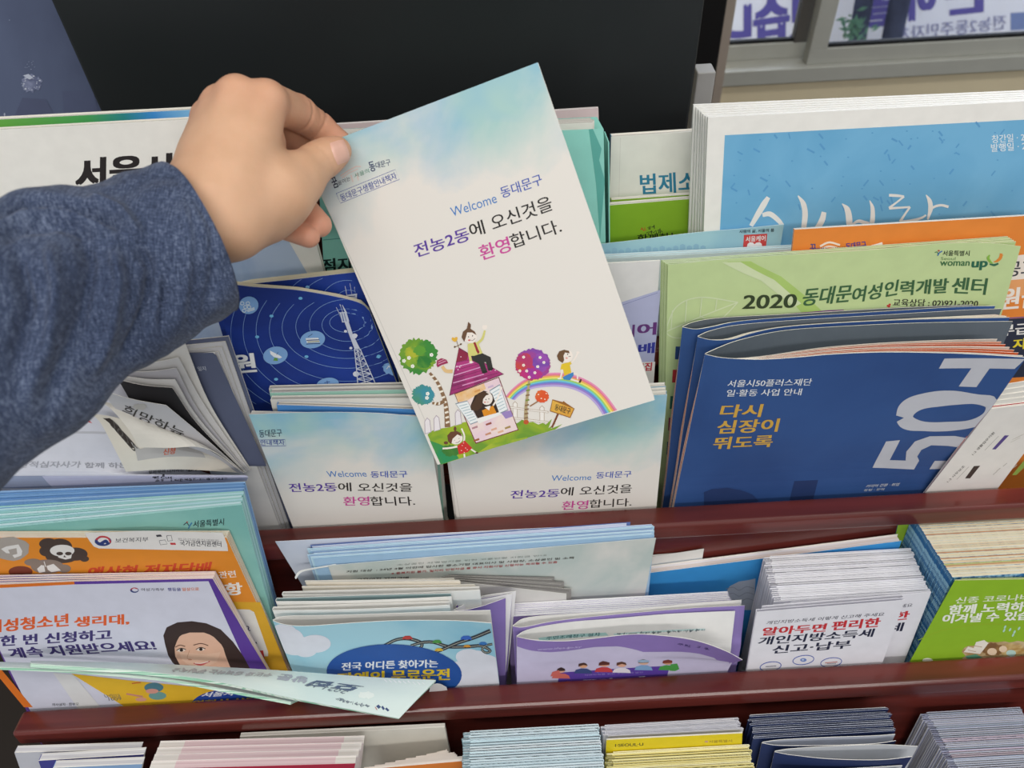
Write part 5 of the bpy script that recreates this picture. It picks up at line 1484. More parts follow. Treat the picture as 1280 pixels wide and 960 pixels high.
# ---- purple leaflets
PPG = 'purple and white leaflets in the lower pocket'
PUR1, LAV = '8a74b4', 'c6bfda'
def purple_band(c): return [(paper(c), paper('e7e5e8'), paper('efeef0'))]
out, pw, pv = leaf_stack('ordinance_leaflet', 'leaflet', PPG, lambda i: ordw(i + 3) + ' purple and white leaflet from the front of its pack', fr, (634, 771), (914, 750), -22, (632, 747), (904, 720), 15, 165, 1.25, 'bi',
                         None, 3, .6, variants=[(paper('9a86bf'), paper('e7e6ea'), paper('f8f7f8')), (paper('a796c8'), paper('e2e1e6'), paper('f8f7f8'))], wlim=-32.5, th=.28)
def purple_art(a):
    k = Z(640, 780, 4.267)
    a.poly(k([(25, 65), (150, 92), (290, 90), (450, 75), (640, 55), (800, 62), (950, 85), (1100, 125), (1228, 192), (1160, 212), (1080, 180), (1000, 158), (900, 147), (800, 148), (700, 148), (640, 130), (560, 118), (440, 122), (330, 138), (200, 150), (110, 142), (25, 118)]), PUR1)
    a.text('www.iros.go.kr', one(k, 136, 142), one(k, 370, 128), one(k, 136, 130), 'c4b8e0', .01)
    a.text('주민 · 기관', one(k, 880, 110), one(k, 1056, 138), one(k, 884, 100), '4f3f7c', .02)
    a.poly(k([(256, 258), (842, 222), (820, 300), (815, 330), (240, 330)]), '5a3f9c')
    a.text('주민이 직접 참여하는', one(k, 450, 262), one(k, 636, 252), one(k, 450, 252), '9a8ac8', 0); a.text('지방자치를 위한 주민조례 발안', one(k, 386, 276), one(k, 700, 260), one(k, 386, 268), '9a8ac8', 0)
    a.text('주민조례', one(k, 370, 340), one(k, 700, 322), one(k, 376, 296), 'eeeaf4', .05)
    def pers(x, y, hair, skin, top, hw=20, hat=None):
        a.poly(k([(x - 50, y + 40), (x - 40, y + 22), (x - 10, y + 14), (x + 20, y + 16), (x + 42, y + 26), (x + 48, y + 42)]), top)
        a.ell(one(k, x, y), hw / 4.267, 2.8, skin); a.poly(k([(x - hw - 4, y + 4), (x - hw, y - 10), (x, y - 18), (x + hw, y - 10), (x + hw + 2, y), (x, y - 6)]), hair)
        if hat: a.ell(one(k, x, y - 8), (hw + 6) / 4.267, 1.4, hat)
    pers(262, 248, '3a2a2a', 'd8a48c', 'cc6a62'); a.poly(k([(205, 278), (215, 255), (250, 245), (262, 275)]), 'cc6a62')
    pers(380, 222, '4a2f2a', 'd8a07c', '3a4a7c', 22); pers(490, 215, '5a2f2a', 'd89a80', 'c2444a', 26); pers(585, 218, '5a3a30', 'd8a48c', 'e2dce4', 24)
    pers(702, 205, '8a8a90', 'd8ac94', '7fa4cc', 26, '9ab4d0'); pers(830, 205, '7c3a30', 'c99470', '4a9a4a', 24)
    a.poly(k([(845, 215), (880, 210), (892, 240), (870, 250), (842, 248)]), '4a9a4a')
def purple_seen(a):
    k = Z(640, 780, 4.267)
    a.poly(k([(140, 74), (500, 45), (515, 60), (150, 92)]), 'a9d0cf'); a.text('주민조례청구 절차', one(k, 182, 84), one(k, 470, 62), one(k, 184, 66), '3f6a70', .03)
    a.line(k([(545, 56), (1030, 28)]), 2.0, 'c2dcdc'); a.text('주민등록 확인 명부 · 청구인 서명 요건', one(k, 560, 58), one(k, 1028, 34), one(k, 562, 50), '7a8a90', .01)
sprung('ordinance_leaflet', 'front purple and white leaflet with drawn people, its right corner curling forward', 'leaflet', PPG, fr,
       [(646, 796), (660, 799), (680, 801), (707, 801.5), (740, 798.5), (790, 793), (825, 794.5), (867, 800), ((905, 813), 9), ((928, 825), 9)],
       [(646, 795), (658, 788), (684, 782), (720, 777), (760, 774), (830, 768), (890, 765), (919, 764)], -3, (646, 855), -.9, LAV, 'e3e2e0', purple_art, -100, 3, (906, 846), seen=purple_seen)
sprung('ordinance_leaflet', 'second purple leaflet from the front of its pack, opened with a purple strip at right', 'leaflet', PPG, fr,
       [(641, 783), (655, 784), (690, 777), (740, 771), (800, 765.5), (870, 760), (931, 757)], [(641, 782), (660, 772), (720, 767), (780, 763), (850, 756), (927, 750)], -10, (645, 850), -7, '8f7cba', 'e6e4e2', None, -100, 3)
# purple sheets leaning at the left of that pack
sprung('ordinance_leaflet', 'purple leaflet with white edges leaning left of the purple pack', 'leaflet', PPG, fr,
       [(566, 764), (585, 762), (605, 757), (632, 747.5)], [(566, 763), (585, 754), (605, 749), (640, 742.5)], -11, (596, 842), -10, '8470b0', 'e2e0e4', None, -80, 2, (632, 842))
sprung('ordinance_leaflet', 'white edged purple leaflet half hidden left of the purple pack', 'leaflet', PPG, fr,
       [(570, 757), (590, 751), (612, 746), (640, 742)], [(570, 756), (592, 748), (612, 743.5), (645, 739)], -15.5, (598, 842), -14, '7d6aac', 'e4e2e4', None, -80, 2, (634, 842))

# ---- open blue booklet behind the purple and tax packs
w = -50
def bl_art(a):
    k = Z(800, 620, 2.6667)
    a.poly(k([(280, 330), (300, 300), (330, 285), (362, 280), (385, 275), (380, 380), (290, 380)]), 'b9c0cc')
    for y in (310, 330, 350): a.curve(k([(285, y), (310, y - 6), (330, y + 4), (355, y - 8), (380, y - 2)]), .7, '8f98a8', 20)
a = Art(lambda p: fr.px(p, w)); bl_art(a)
t = booklet('booklet', 'blue covered booklet with white page edges behind the purple and tax packs', 'booklet', fr,
            (766, 722), (1127, 676), (1100, 760), (770, 800), w, 6.5, '3f97d8', edges('eeeaf0', 'd9c4b4', 700, lo=.45, hi=.7), a, vb=-100)
t = thing('paper_slip', 'white folded slips standing behind the blue booklet, above the purple pack', 'paper', fr.mat(0, 0, 0))
m = MB()
for i in range(3):
    q0, q1 = fr.px((790 + 12 * i, 700 - 3 * i), -57.4 - .4 * i), fr.px((880 - 5 * i, 686 + 1.5 * i), -57.4 - .4 * i)
    m.prism([(q0[0], -60), (q1[0], -60), tuple(q1), tuple(q0)], -57.4 - .4 * i, -57.6 - .4 * i, 'e3e0da')
m.build('sheet', t)

# ---- white folded leaflets and the free-driving brochure
VG = 'white folded leaflets behind the sky blue brochure'
def sky_art(a):
    k = Z(340, 740, 4.267)
    CL = 'dfe2ec'
    def cloud(pts):
        for x, y, rx, ry in pts: a.ell(one(k, x, y), rx / 4.267, ry / 4.267, CL)
    cloud([(60, 220, 75, 50), (130, 285, 90, 52), (230, 275, 84, 48), (90, 250, 80, 60), (180, 310, 60, 36)])
    cloud([(1050, 345, 70, 42), (1120, 400, 110, 70), (1040, 440, 120, 80), (1150, 480, 90, 80), (1090, 350, 60, 40)])
    RD = '3a3f48'
    def road(p, w_): a.curve(k(p), w_, RD, 30); a.curve(k(p), .5, 'c9cbb8', 30)
    road([(600, 285), (660, 255), (720, 248), (780, 262), (800, 280), (790, 300)], [4, 4, 4.4, 4.4, 3.6]); road([(740, 285), (800, 268), (860, 266), (920, 285), (960, 292), (1050, 290), (1110, 285), (1150, 300), (1165, 315), (1140, 322), (1120, 305), (1140, 285), (1175, 276)], [3, 4, 4, 4, 4, 4, 3.6, 3.4, 3, 3, 3, 3])
    road([(870, 320), (920, 300), (990, 270), (1080, 240), (1165, 205)], [3.6, 4, 4.4, 4.6, 5])
    for x, y, c, s_ in ((722, 242, 'c03f3a', 1), (880, 262, '4f9a4a', .9), (1035, 242, '3a6ac4', 1.1), (890, 305, 'e0b83a', .8), (1040, 286, 'd8983a', .7), (1125, 272, '3a7ac0', .8)):
        a.poly(k([(x - 26 * s_, y + 10 * s_), (x - 24 * s_, y - 2 * s_), (x - 12 * s_, y - 9 * s_), (x + 14 * s_, y - 10 * s_), (x + 26 * s_, y), (x + 28 * s_, y + 9 * s_)]), c)
        a.ell(one(k, x - 14 * s_, y + 10 * s_), 1.1 * s_, .8 * s_, '20242a', n=8); a.ell(one(k, x + 16 * s_, y + 10 * s_), 1.1 * s_, .8 * s_, '20242a', n=8)
    a.ell(one(k, 652, 430), 84.5, 36, '2454a0', -2, 48)
    a.text('전국 어디든', one(k, 372, 416), one(k, 655, 404), one(k, 374, 374), 'e6e9ee', .045); a.text('찾아가는', one(k, 676, 404), one(k, 884, 398), one(k, 676, 362), 'e6e9ee', .045)
    a.text('장애인', one(k, 352, 486), one(k, 600, 474), one(k, 352, 430), 'e6c62c', .055); a.text('무료운전', one(k, 640, 474), one(k, 946, 466), one(k, 640, 414), 'e6c62c', .055)
SKYB = mottle('8fc6dc', 'a6d3e2', 14)
sprung('driving_brochure', 'sky blue brochure with clouds, road and a dark blue oval', 'brochure', VG, fr,
       [(341, 776), (352, 780), (370, 782.5), (395, 782), (430, 779.5), (480, 776.5), (530, 775.5), (580, 776.5), (614, 779)],
       [(341, 775), (355, 770.5), (400, 769.5), (460, 768), (530, 765.5), (613, 763)], -2, (366, 838), -1.0, SKYB, 'dcdad6', sky_art, -100, 3.5, (625, 862))
m = MB()
wl = [((340, 763), (562, 762), -9.6, (341, 766)), ((344, 752), (564, 752), -15, None), ((352, 744), (600, 745), -20.5, None), ((377, 734), (594, 742), -27, None), ((381, 727), (575, 737), -30, None), ((388, 727), (568, 731), -32, None)]
labs = ['first white leaflet behind the sky blue brochure', 'second white leaflet behind the sky blue brochure, teal inside at right', 'third white leaflet behind the sky blue brochure', 'short cream leaflet, fourth behind the sky blue brochure', 'short cream leaflet, fifth behind the sky blue brochure', 'rearmost cream leaflet of the row behind the sky blue brochure']
for (l, r_, ww, _), lb in zip(wl, labs):
    v = fr.px(l, ww)[1]; A = fr.px(l, ww); B = fr.pxv(r_, v)
    Wd = min(B[0], 999) - A[0]
    p = fold_path(Wd, 3.0 if ww > -25 else 1.0, 'bi', 1.1 if ww > -25 else .25, -.25)
    dw = (B[1] - ww)
    mm = MB(); mm.ribbon([(u, w_ + dw * .5 * max(u, 0) / Wd) for u, w_ in p], 0, 180, .3, 'f1efeb' if ww > -25 else 'ece4d6', '9fb6b8' if 'teal' in lb else 'eceae6', 'f4f1ea' if ww > -25 else 'f0e6d6')
    o = mm.build('driving_brochure', None, False, fr.mat(A[0], v - 180, ww)); tag(o, lb, 'brochure', VG)
# dark edged sheets fanned behind them
FG = 'fanned grey edged sheets'
for i in range(8):
    ww = -33.6 - .36 * i
    l, r_ = (545 + i * 2.2, 724 - i * .8), (708 - 3 * i + (i % 3) * 6, 742 - i * 2.9)
    A, B = fr.px(l, ww), fr.px(r_, ww)
    t = thing('notice_sheet', ordw(i + 1) + ' grey edged sheet from the front of the fan behind the purple pack', 'sheet', fr.mat(0, 0, 0), FG)
    m = MB(); m.prism([(A[0], -80), (B[0], -80), tuple(B), tuple(A)], ww, ww - .2, 'd9d7d2' if i == 0 else '8f8c88', '5c5955' if i % 2 else 'cfccc4'); m.build('sheet', t)
# ---- light blue pile
PG = 'pale blue sheets in the pile under the welcome booklets'
def pile_art(a):
    k = Z(380, 640, 2.8444)
    a.text('지원 대상  : 24년 4월 이전에 입사한 중소기업 대표이사 및 사업장, 소상공인 및 소득', one(k, 150, 216), one(k, 960, 166), one(k, 152, 208), '55534f', .02)
    a.text('※ 중복지원 불가, 일자리 안정자금 등 유사 지원사업 신청자는 제외될 수 있음', one(k, 310, 222), one(k, 900, 181), one(k, 311, 214), 'b8585a', .01)
    a.text('소상공인 자영업자를 위한 고용안정 지원금 안내', one(k, 330, 190), one(k, 860, 156), one(k, 331, 184), '8a908c', 0)
    a.text('고용안정 지원금액', one(k, 186, 246), one(k, 370, 240), one(k, 188, 234), '45423f', .03)
def wavy(tl, tr, ww, vb, bend=0.0, sag=0.0, n=8, lo_l=None, lo_r=None):
    T = []
    for i in range(n + 1):
        f = i / n; p = (tl[0] + (tr[0] - tl[0]) * f, tl[1] + (tr[1] - tl[1]) * f + sag * math.sin(math.pi * f)); w_ = ww + bend * (f - .5) ** 2 * 4
        T.append(np.r_[fr.px(p, w_), w_])
    Bm = [np.r_[p[0], vb, ww] for p in T]
    if lo_l is not None: Bm[0][0] += lo_l
    if lo_r is not None: Bm[-1][0] += lo_r
    Md = [np.r_[t_[0] * .5 + b_[0] * .5, t_[1] * .45 + b_[1] * .55, ww] for t_, b_ in zip(T, Bm)]
    return Surf([Bm, Md, T], fr, 24, 12)
s_ = wavy((410, 707), (820, 672.5), -37.4, -20, 1.0, 0, 8, 4, -8)
t = thing('notice_sheet', 'front grey sheet of the pale blue pile, printed with a red line', 'sheet', fr.mat(0, 0, 0), PG)
m = MB(); s_.mesh(m, .3, mottle('b9c4c0', 'd6d5d0', 18), 'c9d3d6', 'dfe4e4'); a = Art(s_.st); pile_art(a); m.art(a, surf=s_); m.build('sheet', t)
for i in range(13):
    ww = -38.2 - .55 * i
    c = ['9fc0dd', 'aed0e6', 'c3e0ee', '9cb9d8', 'b6d4ea', 'c9e4f0', '8fa8cc'][i % 7] if i < 10 else ['5f74b0', 'b4b8dc', 'cdd0e6'][i % 3]
    yl = 699 - 1.45 * i; yr = 669 - 1.35 * i
    xr = 818 - (i % 4) * 1.6 - (30 if i > 10 else 0); xl = 392 - (i % 5) * 2
    s_ = wavy((xl, yl), (xr, yr), ww, -10, .5, 0)
    t = thing('notice_sheet', ordw(i + 2) + ' sheet from the front of the pale blue pile', 'sheet', fr.mat(0, 0, 0), PG)
    m = MB(); s_.mesh(m, .3, c, c, 'dbeaf2' if i % 3 else c); m.build('sheet', t)
s_ = wavy((344, 677), (783, 655), -45.6, -40, .3, 0, 8, 30, 0)
t = thing('notice_sheet', 'rearmost white sheet of the pale blue pile, its left corner fanning out', 'sheet', fr.mat(0, 0, 0), PG)
m = MB(); s_.mesh(m, .3, mottle('c9cfe0', 'dcdfe8', 18), 'b9bfd8', 'e9eaf0'); m.build('sheet', t)
t = thing('paper_slip', 'thin white strip curling out at the left of the pale blue pile', 'paper', fr.mat(0, 0, 0))
rows = [[np.r_[fr.px(p, w_), w_] for p, w_ in zip(((370, 724), (376, 716), (390, 712), (420, 707)), (-30, -33, -36, -37))], [np.r_[fr.px(p, w_), w_] for p, w_ in zip(((368.5, 722), (374, 714), (390, 710.5), (420, 705)), (-30, -33, -36, -37))]]
s_ = Surf(rows, fr, 16, 3); m = MB(); s_.mesh(m, .25, 'e9e9e6'); m.build('sheet', t)
# ------------------------------------------------------------------ lower pocket, left end
fr = T2
# teal pile
TG = 'teal leaflets of the pile at left'
def teal_art(a):
    k = Z(0, 600, 2.6667)
    a.text('서울특별시', one(k, 644, 158), one(k, 746, 150), one(k, 645, 136), '24383c', .03)
    a.curve(k([(612, 150), (622, 143), (630, 152)]), 1.1, '2a3a4a'); a.curve(k([(628, 162), (634, 150), (640, 142)]), 1.6, '3f7fb0'); a.ell(one(k, 624, 140), 1.2, .9, 'b04a3a', n=8)
TEALC = mottle('7cb6b0', '8fc4bc', 12)
n = 15
w_f, w_b = -17, -42
tf, tb = (302, 631), (306, 604)
lf, lbk = (-40, 664), (-40, 617)
for i in range(n):
    f = i / (n - 1); ww = w_f + (w_b - w_f) * f
    # the pile is thickest at its left, so each sheet turns a little about its right end
    tl = (lf[0], lf[1] + (lbk[1] - lf[1]) * f); tr = (tf[0] + (tb[0] - tf[0]) * f - (2 if i % 4 == 1 else 0), tf[1] + (tb[1] - tf[1]) * f)
    col = TEALC if i == 0 else ['8cc6c4', 'b5dde2', '93cdcb', 'a9d8e4'][i % 4] if i < 8 else ['6f9fd0', '86b3dc', '7fa8d6'][i % 3]
    ecol = ['a6d8d4', 'd2edf0', '9fd3d2', 'bfe4ea'][i % 4] if i < 9 else ['7fa9d8', '6b98cc', '93b8e0', '5f8cc4'][i % 4]
    a = Art(lambda p: fr.px(p, ww))
    if i == 0: teal_art(a)
    A_, B_, C_, D_ = quad_uv(fr, tl, tr, (tr[0] + 41, tr[1] + 152), (tl[0] + 60, tl[1] + 152), ww, -105)
    t = thing('city_leaflet', ('front teal leaflet of the pile with a small city logo' if i == 0 else 'rearmost blue edged leaflet of the teal pile at left' if i == n - 1 else ordw(i + 1) + ' leaflet from the front of the teal and blue pile at left'), 'leaflet', fr.mat(0, 0, 0), TG)
    m = MB(); m.prism([tuple(D_), tuple(C_), tuple(B_), tuple(A_)], ww, ww - 1.45, paper(col) if isinstance(col, str) else col, paper(ecol), paper(ecol))
    if i == 0: m.art(a, 0, 0, ww)
    m.build('sheets', t)
# orange leaflets
OG = 'orange health leaflets at left'
w = -10.5
def or_art(a):
    k = Z(0, 650, 3.8788)
    WH = 'e2dfdc'
    a.poly(k([(410, 64), (700, 52), (1080, 62), (1102, 120), (1106, 150), (1090, 150), (480, 138), (455, 128), (436, 104)]), WH)
    def taeguk(cx, cy, r):
        a.ell((cx, cy), r * 1.05, r * .62, '2f3f78'); a.ell((cx + r * .1, cy - r * .05), r * .78, r * .42, WH); a.curve([(cx - r * .9, cy - r * .15), (cx - r * .3, cy - r * .55), (cx + r * .6, cy - r * .4), (cx + r * .95, cy + r * .2)], r * .22, 'c04048'); a.curve([(cx - r * .95, cy), (cx - r * .4, cy + r * .35), (cx + r * .3, cy), (cx + r * .6, cy + r * .3)], r * .4, '2f3f78')
    x, y = one(k, 500, 102); taeguk(x, y, 10)
    a.text('보건복지부', one(k, 558, 110), one(k, 718, 104), one(k, 560, 88), '4a4a50', .01)
    a.poly(k([(756, 72), (780, 70), (786, 80), (760, 82)]), '3a3a42'); a.line(k([(808, 76), (830, 74), (836, 100), (814, 102), (808, 76)]), .7, '4a4a50'); a.line(k([(772, 100), (800, 96), (812, 116), (778, 120), (772, 100)]), .6, '4a4a50'); a.poly(k([(824, 110), (850, 110), (854, 120), (828, 120)]), 'c23a40')
    a.text('국가금연지원센터', one(k, 874, 124), one(k, 1074, 130), one(k, 872, 97), '3a3a42', .02); a.text('한국건강증진개발원', one(k, 864, 98), one(k, 1062, 106), one(k, 862, 86), '9a9898', 0)
    a.blob(one(k, 50, 140), 24, 15, 'a9a19a', 18, .07, 3)
    a.poly(k([(5, 140), (30, 128), (90, 118), (108, 150), (104, 172), (70, 184), (60, 170), (84, 164), (80, 136), (40, 144), (48, 162), (30, 160)]), WH)
    DK = '4a3d38'
    for x, y, rx, ry in ((235, 115, 45, 27), (290, 130, 60, 40), (365, 165, 60, 32), (300, 175, 80, 34), (225, 150, 34, 26), (410, 188, 22, 14)): a.ell(one(k, x, y), rx / 3.88, ry / 3.88, DK)
    for x, y, rx, ry in ((160, 205, 42, 18), (230, 225, 80, 34), (310, 235, 34, 20)): a.ell(one(k, x, y), rx / 3.88, ry / 3.88, '8a7a70')
    a.ell(one(k, 100, 250), 15, 7, '7a3a2a')
    a.ell(one(k, 302, 148), 15.3, 7.4, WH); a.poly(k([(275, 165), (350, 160), (345, 185), (318, 191), (285, 182)]), WH)
    a.ell(one(k, 290, 162), 4.2, 2.2, DK); a.ell(one(k, 332, 162), 4.2, 2.2, DK); a.poly(k([(312, 170), (322, 180), (308, 180)]), DK)
    a.poly(k([(180, 236), (200, 218), (214, 220), (220, 250), (190, 256)]), WH); a.poly(k([(226, 222), (260, 212), (296, 244), (250, 252), (232, 240)]), WH); a.line(k([(214, 200), (222, 226)]), 1.0, WH)
    a.text('액상형 전자담배', one(k, 420, 290), one(k, 1010, 265), one(k, 436, 228), 'cf4a2c', .05)
    a.text('관련', one(k, 1064, 282), one(k, 1146, 276), one(k, 1058, 250), 'efe9e2', .02); a.text('항', one(k, 1100, 366), one(k, 1178, 360), one(k, 1090, 308), 'efe9e2', .05)
    a.poly(k([(1080, 396), (1262, 398), (1400, 740), (1190, 740)]), 'd9a52c')
    a.poly(k([(1140, 432), (1210, 434), (1232, 446), (1300, 640), (1300, 660), (1260, 662), (1190, 640)]), 'e0dcd6'); a.poly(k([(1238, 634), (1276, 632), (1284, 676), (1250, 680)]), 'cc3a36')
    a.text('요', one(k, 1190, 540), one(k, 1214, 536), one(k, 1184, 516), '3a3260', .05); a.text('함부', one(k, 1196, 606), one(k, 1250, 604), one(k, 1192, 592), '3a3260', .04)
a = Art(lambda p: fr.px(p, w)); or_art(a)
ORC = 'df8a2c'
booklet('smoking_leaflet', 'front orange leaflet with a skull drawing and ministry logo', 'leaflet', fr, (-40, 672), (283, 672), (359, 836), (40, 850), w, 1.3, ORC, 'ecc9a4', a, vb=-100, inset=0, spine=False, group=OG)
for i in range(3):
    booklet('smoking_leaflet', ordw(i + 2) + ' orange leaflet from the front, only its top edge showing', 'leaflet', fr, (-40, 670 - 2 * i), (284 + i, 669.5 - 2.2 * i), (361 + i, 836), (40, 850), w - 1.5 * (i + 1), 1.3, ORC, 'ecc9a4', None, vb=-100, inset=0, spine=False, group=OG)
# lavender leaflets with the portrait
RG_ = 'purple bordered leaflets at left'
w = -1.5
def por_art(a):
    k = Z(0, 650, 3.8788)
    a.poly(k([(-60, 316), (360, 298), (362, 312), (-60, 332)]), 'dc7428'); a.poly(k([(360, 298), (1030, 284), (1024, 296), (362, 312)]), '5f3f9c')
    a.poly(k([(1010, 294), (1030, 284), (1340, 800), (1240, 800)]), '5a3a94')
    a.poly([(-10, 836), (1, 836), (41, 884), (30, 884)], 'dc7428')
    x, y = one(k, 652, 340); a.ell((x, y), 5.4, 3.3, '2f3f78'); a.ell((x + .8, y - .4), 3.8, 2.1, 'd6d6e2'); a.curve([(x - 4.6, y - .6), (x - 1, y - 2.8), (x + 4, y - 1.6)], 1.1, 'c04048')
    a.text('여성가족부', one(k, 684, 344), one(k, 796, 344), one(k, 684, 330), '4a4a58', .01); a.text('평등을', one(k, 814, 344), one(k, 878, 344), one(k, 812, 328), '4a4a8c', .03); a.text('일상으로', one(k, 884, 344), one(k, 966, 342), one(k, 882, 328), 'd8743a', .03)
    OC, PC = 'e2622c', '3f3470'
    a.text('여성청소년', one(k, -60, 548), one(k, 330, 514), one(k, -60, 488), OC, .05); a.text('생리대,', one(k, 362, 520), one(k, 624, 506), one(k, 362, 470), OC, .05)
    a.text('한 번 신청하고', one(k, 4, 612), one(k, 540, 580), one(k, 4, 562), PC, .05); a.text('계속 지원받으세요!', one(k, 58, 670), one(k, 760, 630), one(k, 36, 622), PC, .05)
    HR, SK = '3a2a28', 'e0b49c'
    a.poly(k([(800, 600), (792, 560), (808, 520), (860, 496), (930, 490), (1000, 500), (1070, 530), (1130, 590), (1180, 660), (1215, 725), (1130, 725), (860, 712), (836, 690), (815, 655)]), HR)
    a.poly(k([(905, 540), (960, 535), (1030, 560), (1080, 610), (1095, 660), (1120, 722), (880, 716), (850, 660), (846, 610), (870, 565)]), SK)
    a.poly(k([(870, 640), (1000, 650), (1070, 640), (1050, 690), (990, 716), (920, 706), (885, 680)]), 'e6bfa8')
    a.poly(k([(846, 620), (868, 560), (920, 545), (1000, 545), (1060, 580), (1100, 650), (1150, 722), (1180, 722), (1120, 600), (1040, 530), (930, 505), (850, 530)]), HR)
    for cx, cy in ((878, 630), (972, 626)): a.ell(one(k, cx, cy), 5.2, 2.0, 'e9dcd4', 3); a.ell(one(k, cx + 2, cy), 2.2, 1.9, '2a1f1e'); a.curve(k([(cx - 22, cy + 1), (cx, cy - 9), (cx + 24, cy - 3)]), .9, '2a1f1e', 12)
    a.curve(k([(850, 616), (872, 606), (898, 612)]), 1.1, '6a4a3e', 12); a.curve(k([(938, 606), (975, 598), (1010, 608)]), 1.1, '6a4a3e', 12)
    a.curve(k([(920, 630), (908, 668), (925, 674)]), .7, 'c8957c', 12); a.ell(one(k, 922, 676), 2.4, .8, 'c08a72')
    a.curve(k([(938, 694), (975, 700), (1018, 684)]), [1, 2.6, 1], 'c45a5a', 16); a.curve(k([(945, 693), (975, 694), (1010, 686)]), .9, 'f0e6e2', 12)
    # lower part, below the draped mint booklet
    kz = Z(0, 740, 4.365); k2 = Z(170, 860, 4.923)
    a.poly(kz([(390, 445), (690, 480), (1100, 520), (1600, 560), (1600, 640), (705, 640)]), 'e4b832')
    a.poly(kz([(290, 440), (400, 450), (560, 640), (430, 640)]), 'dcdcdc')
    a.text('의사상자 · 한부모', one(kz, 285, 622), one(kz, 430, 618), one(kz, 285, 606), '5a5a60', .01); a.text('LH임대', one(kz, 575, 575), one(kz, 660, 575), one(kz, 565, 555), '6a6a60', 0); a.text('1009', one(kz, 595, 592), one(kz, 665, 590), one(kz, 590, 574), '6a6a60', 0)
    a.ell(one(kz, 840, 520), 12, 6, '4f7f8c'); a.ell(one(kz, 860, 565), 11, 5, '6fa09c'); a.ell(one(kz, 830, 540), 8, 3, 'd89a8c'); a.line(kz([(690, 555), (780, 570)]), 2, 'c98a7c'); a.line(kz([(720, 498), (770, 492)]), 1.2, 'c04a3a'); a.ell(one(kz, 770, 585), 7, 2.4, 'd8a08c')
    a.ell((316, 884), 77, 25, '2a4aa0', -2, 40)
    a.text('서울시', one(k2, 400, 56), one(k2, 590, 44), one(k2, 420, 26), 'e9ecf2', .05); a.text('경영혁신 상담', one(k2, 270, 112), one(k2, 740, 86), one(k2, 280, 80), 'e0bc3a', .05)
a = Art(lambda p: fr.px(p, w)); por_art(a)
booklet('welfare_leaflet', 'front pale lavender leaflet with a woman\'s portrait and purple border', 'leaflet', fr, (-40, 733), (266, 723.5), (334, 845), (25, 863), w, 1.2, 'd2d3e2', 'e6d6de', a, vb=-60, inset=0, spine=False, group=RG_)
for i in range(4):
    booklet('welfare_leaflet', ordw(i + 2) + ' purple bordered leaflet from the front, behind the portrait one', 'leaflet', fr, (-40, 731 - 3.2 * i), (267 + .6 * i, 721.5 - 1.9 * i), (336 + 1.5 * i, 845), (22, 863), w - 1.5 * (i + 1), 1.2, '6a489c', ['e9dde2', 'd9b9c0', 'ecdcd6', 'd4c0d4'][i], None, vb=-60, inset=0, spine=False, group=RG_)
# mint booklets draped over the front board
MG = 'mint booklets draped over the front board'
MINT = mottle('cfe0dc', 'd9e6e0', 20)
MEDGE = edges('e2f0e4', '8fc4a8', 2600, lo=.42, hi=.58)
def drape(lab, front, wf, backp, wb_, th, art=None):
    F = [np.r_[fr.px(p, w_), w_] for p, w_ in zip(front, wf)]; B = [np.r_[fr.px(p, w_), w_] for p, w_ in zip(backp, wb_)]
    Md = [f_ * .5 + b_ * .5 + np.array([0, .8, .3]) for f_, b_ in zip(F, B)]
    s_ = Surf([F, Md, B], fr, 44, 10)
    t = thing('mint_booklet', lab, 'booklet', fr.mat(0, 0, 0), MG)
    m = MB(); s_.mesh(m, .3, MINT, 'dfe9e2', 'cfe6d8'); a = Art(s_.st)
    if art: art(a)
    m.art(a, surf=s_); m.build('cover', t)
    m = MB()
    G = s_.g
    g2 = Surf([F, B], fr, 44, 10); g2.g = G.copy()
    nrm = s_.normal(np.stack([np.repeat(np.linspace(0, 1, 44)[None], 10, 0).ravel(), np.repeat(np.linspace(0, 1, 10)[:, None], 44, 1).ravel()], 1)).reshape(10, 44, 3)
    g2.g = G - nrm * .45
    g2.mesh(m, th, 'dfe9e2', 'dfe9e2', MEDGE); m.build('page_block', t)
def mint_art(a):
    k = Z(180, 780, 3.2)
    GR = '5f6d84'
    a.text('모집', one(k, 880, 248), one(k, 690, 226), one(k, 838, 268), GR, .06); a.text('방문', one(k, 660, 216), one(k, 545, 200), one(k, 640, 238), 'a9aeb8', .05)
    a.text('2021.10', one(k, 820, 268), one(k, 660, 236), one(k, 800, 280), '7c8890', .01)
    a.text('서울특별시 동대문구', one(k, 768, 296), one(k, 900, 326), one(k, 764, 304), '7c8890', .02)
    a.curve(k([(925, 332), (945, 332), (965, 340), (984, 342)]), [1.0, 2.4, 2.6, 1], '3f5078'); a.curve(k([(922, 334), (934, 342)]), 1.1, 'b06a6a')
    for i in range(9): a.line(k([(960 + i * 19, 222 + i * 1.6), (972 + i * 19, 232 + i * 1.6)]), 1.2, 'eef2f0')
    a.ell(one(k, 890, 285), 10, 4, 'e9f0e8')
    a.text('구민과 함께하는 평생학습', one(k, 520, 200), one(k, 120, 178), one(k, 500, 214), 'b4b8b8', .04)
drape('lower mint green booklet draped over the front board, mostly under the upper one', [(-10, 833), (92, 838), (199, 847), (274, 860), (364, 877)], [13, 14, 16, 19, 24], [(-10, 827), (92, 830), (199, 838), (276, 850), (384, 869)], [6, 6, 5, 6, 9], 1.6)
drape('upper mint green booklet draped over the front board with its corner hanging down', [(39, 829), (110, 834), (180, 839), (267, 851), (367, 873), (499, 898)], [17, 18, 20, 23, 28, 33], [(39, 826), (110, 827), (180, 829), (336, 837), (461, 846), (545, 850)], [9, 8.5, 8, 7, 6, 6], 2.0, mint_art)
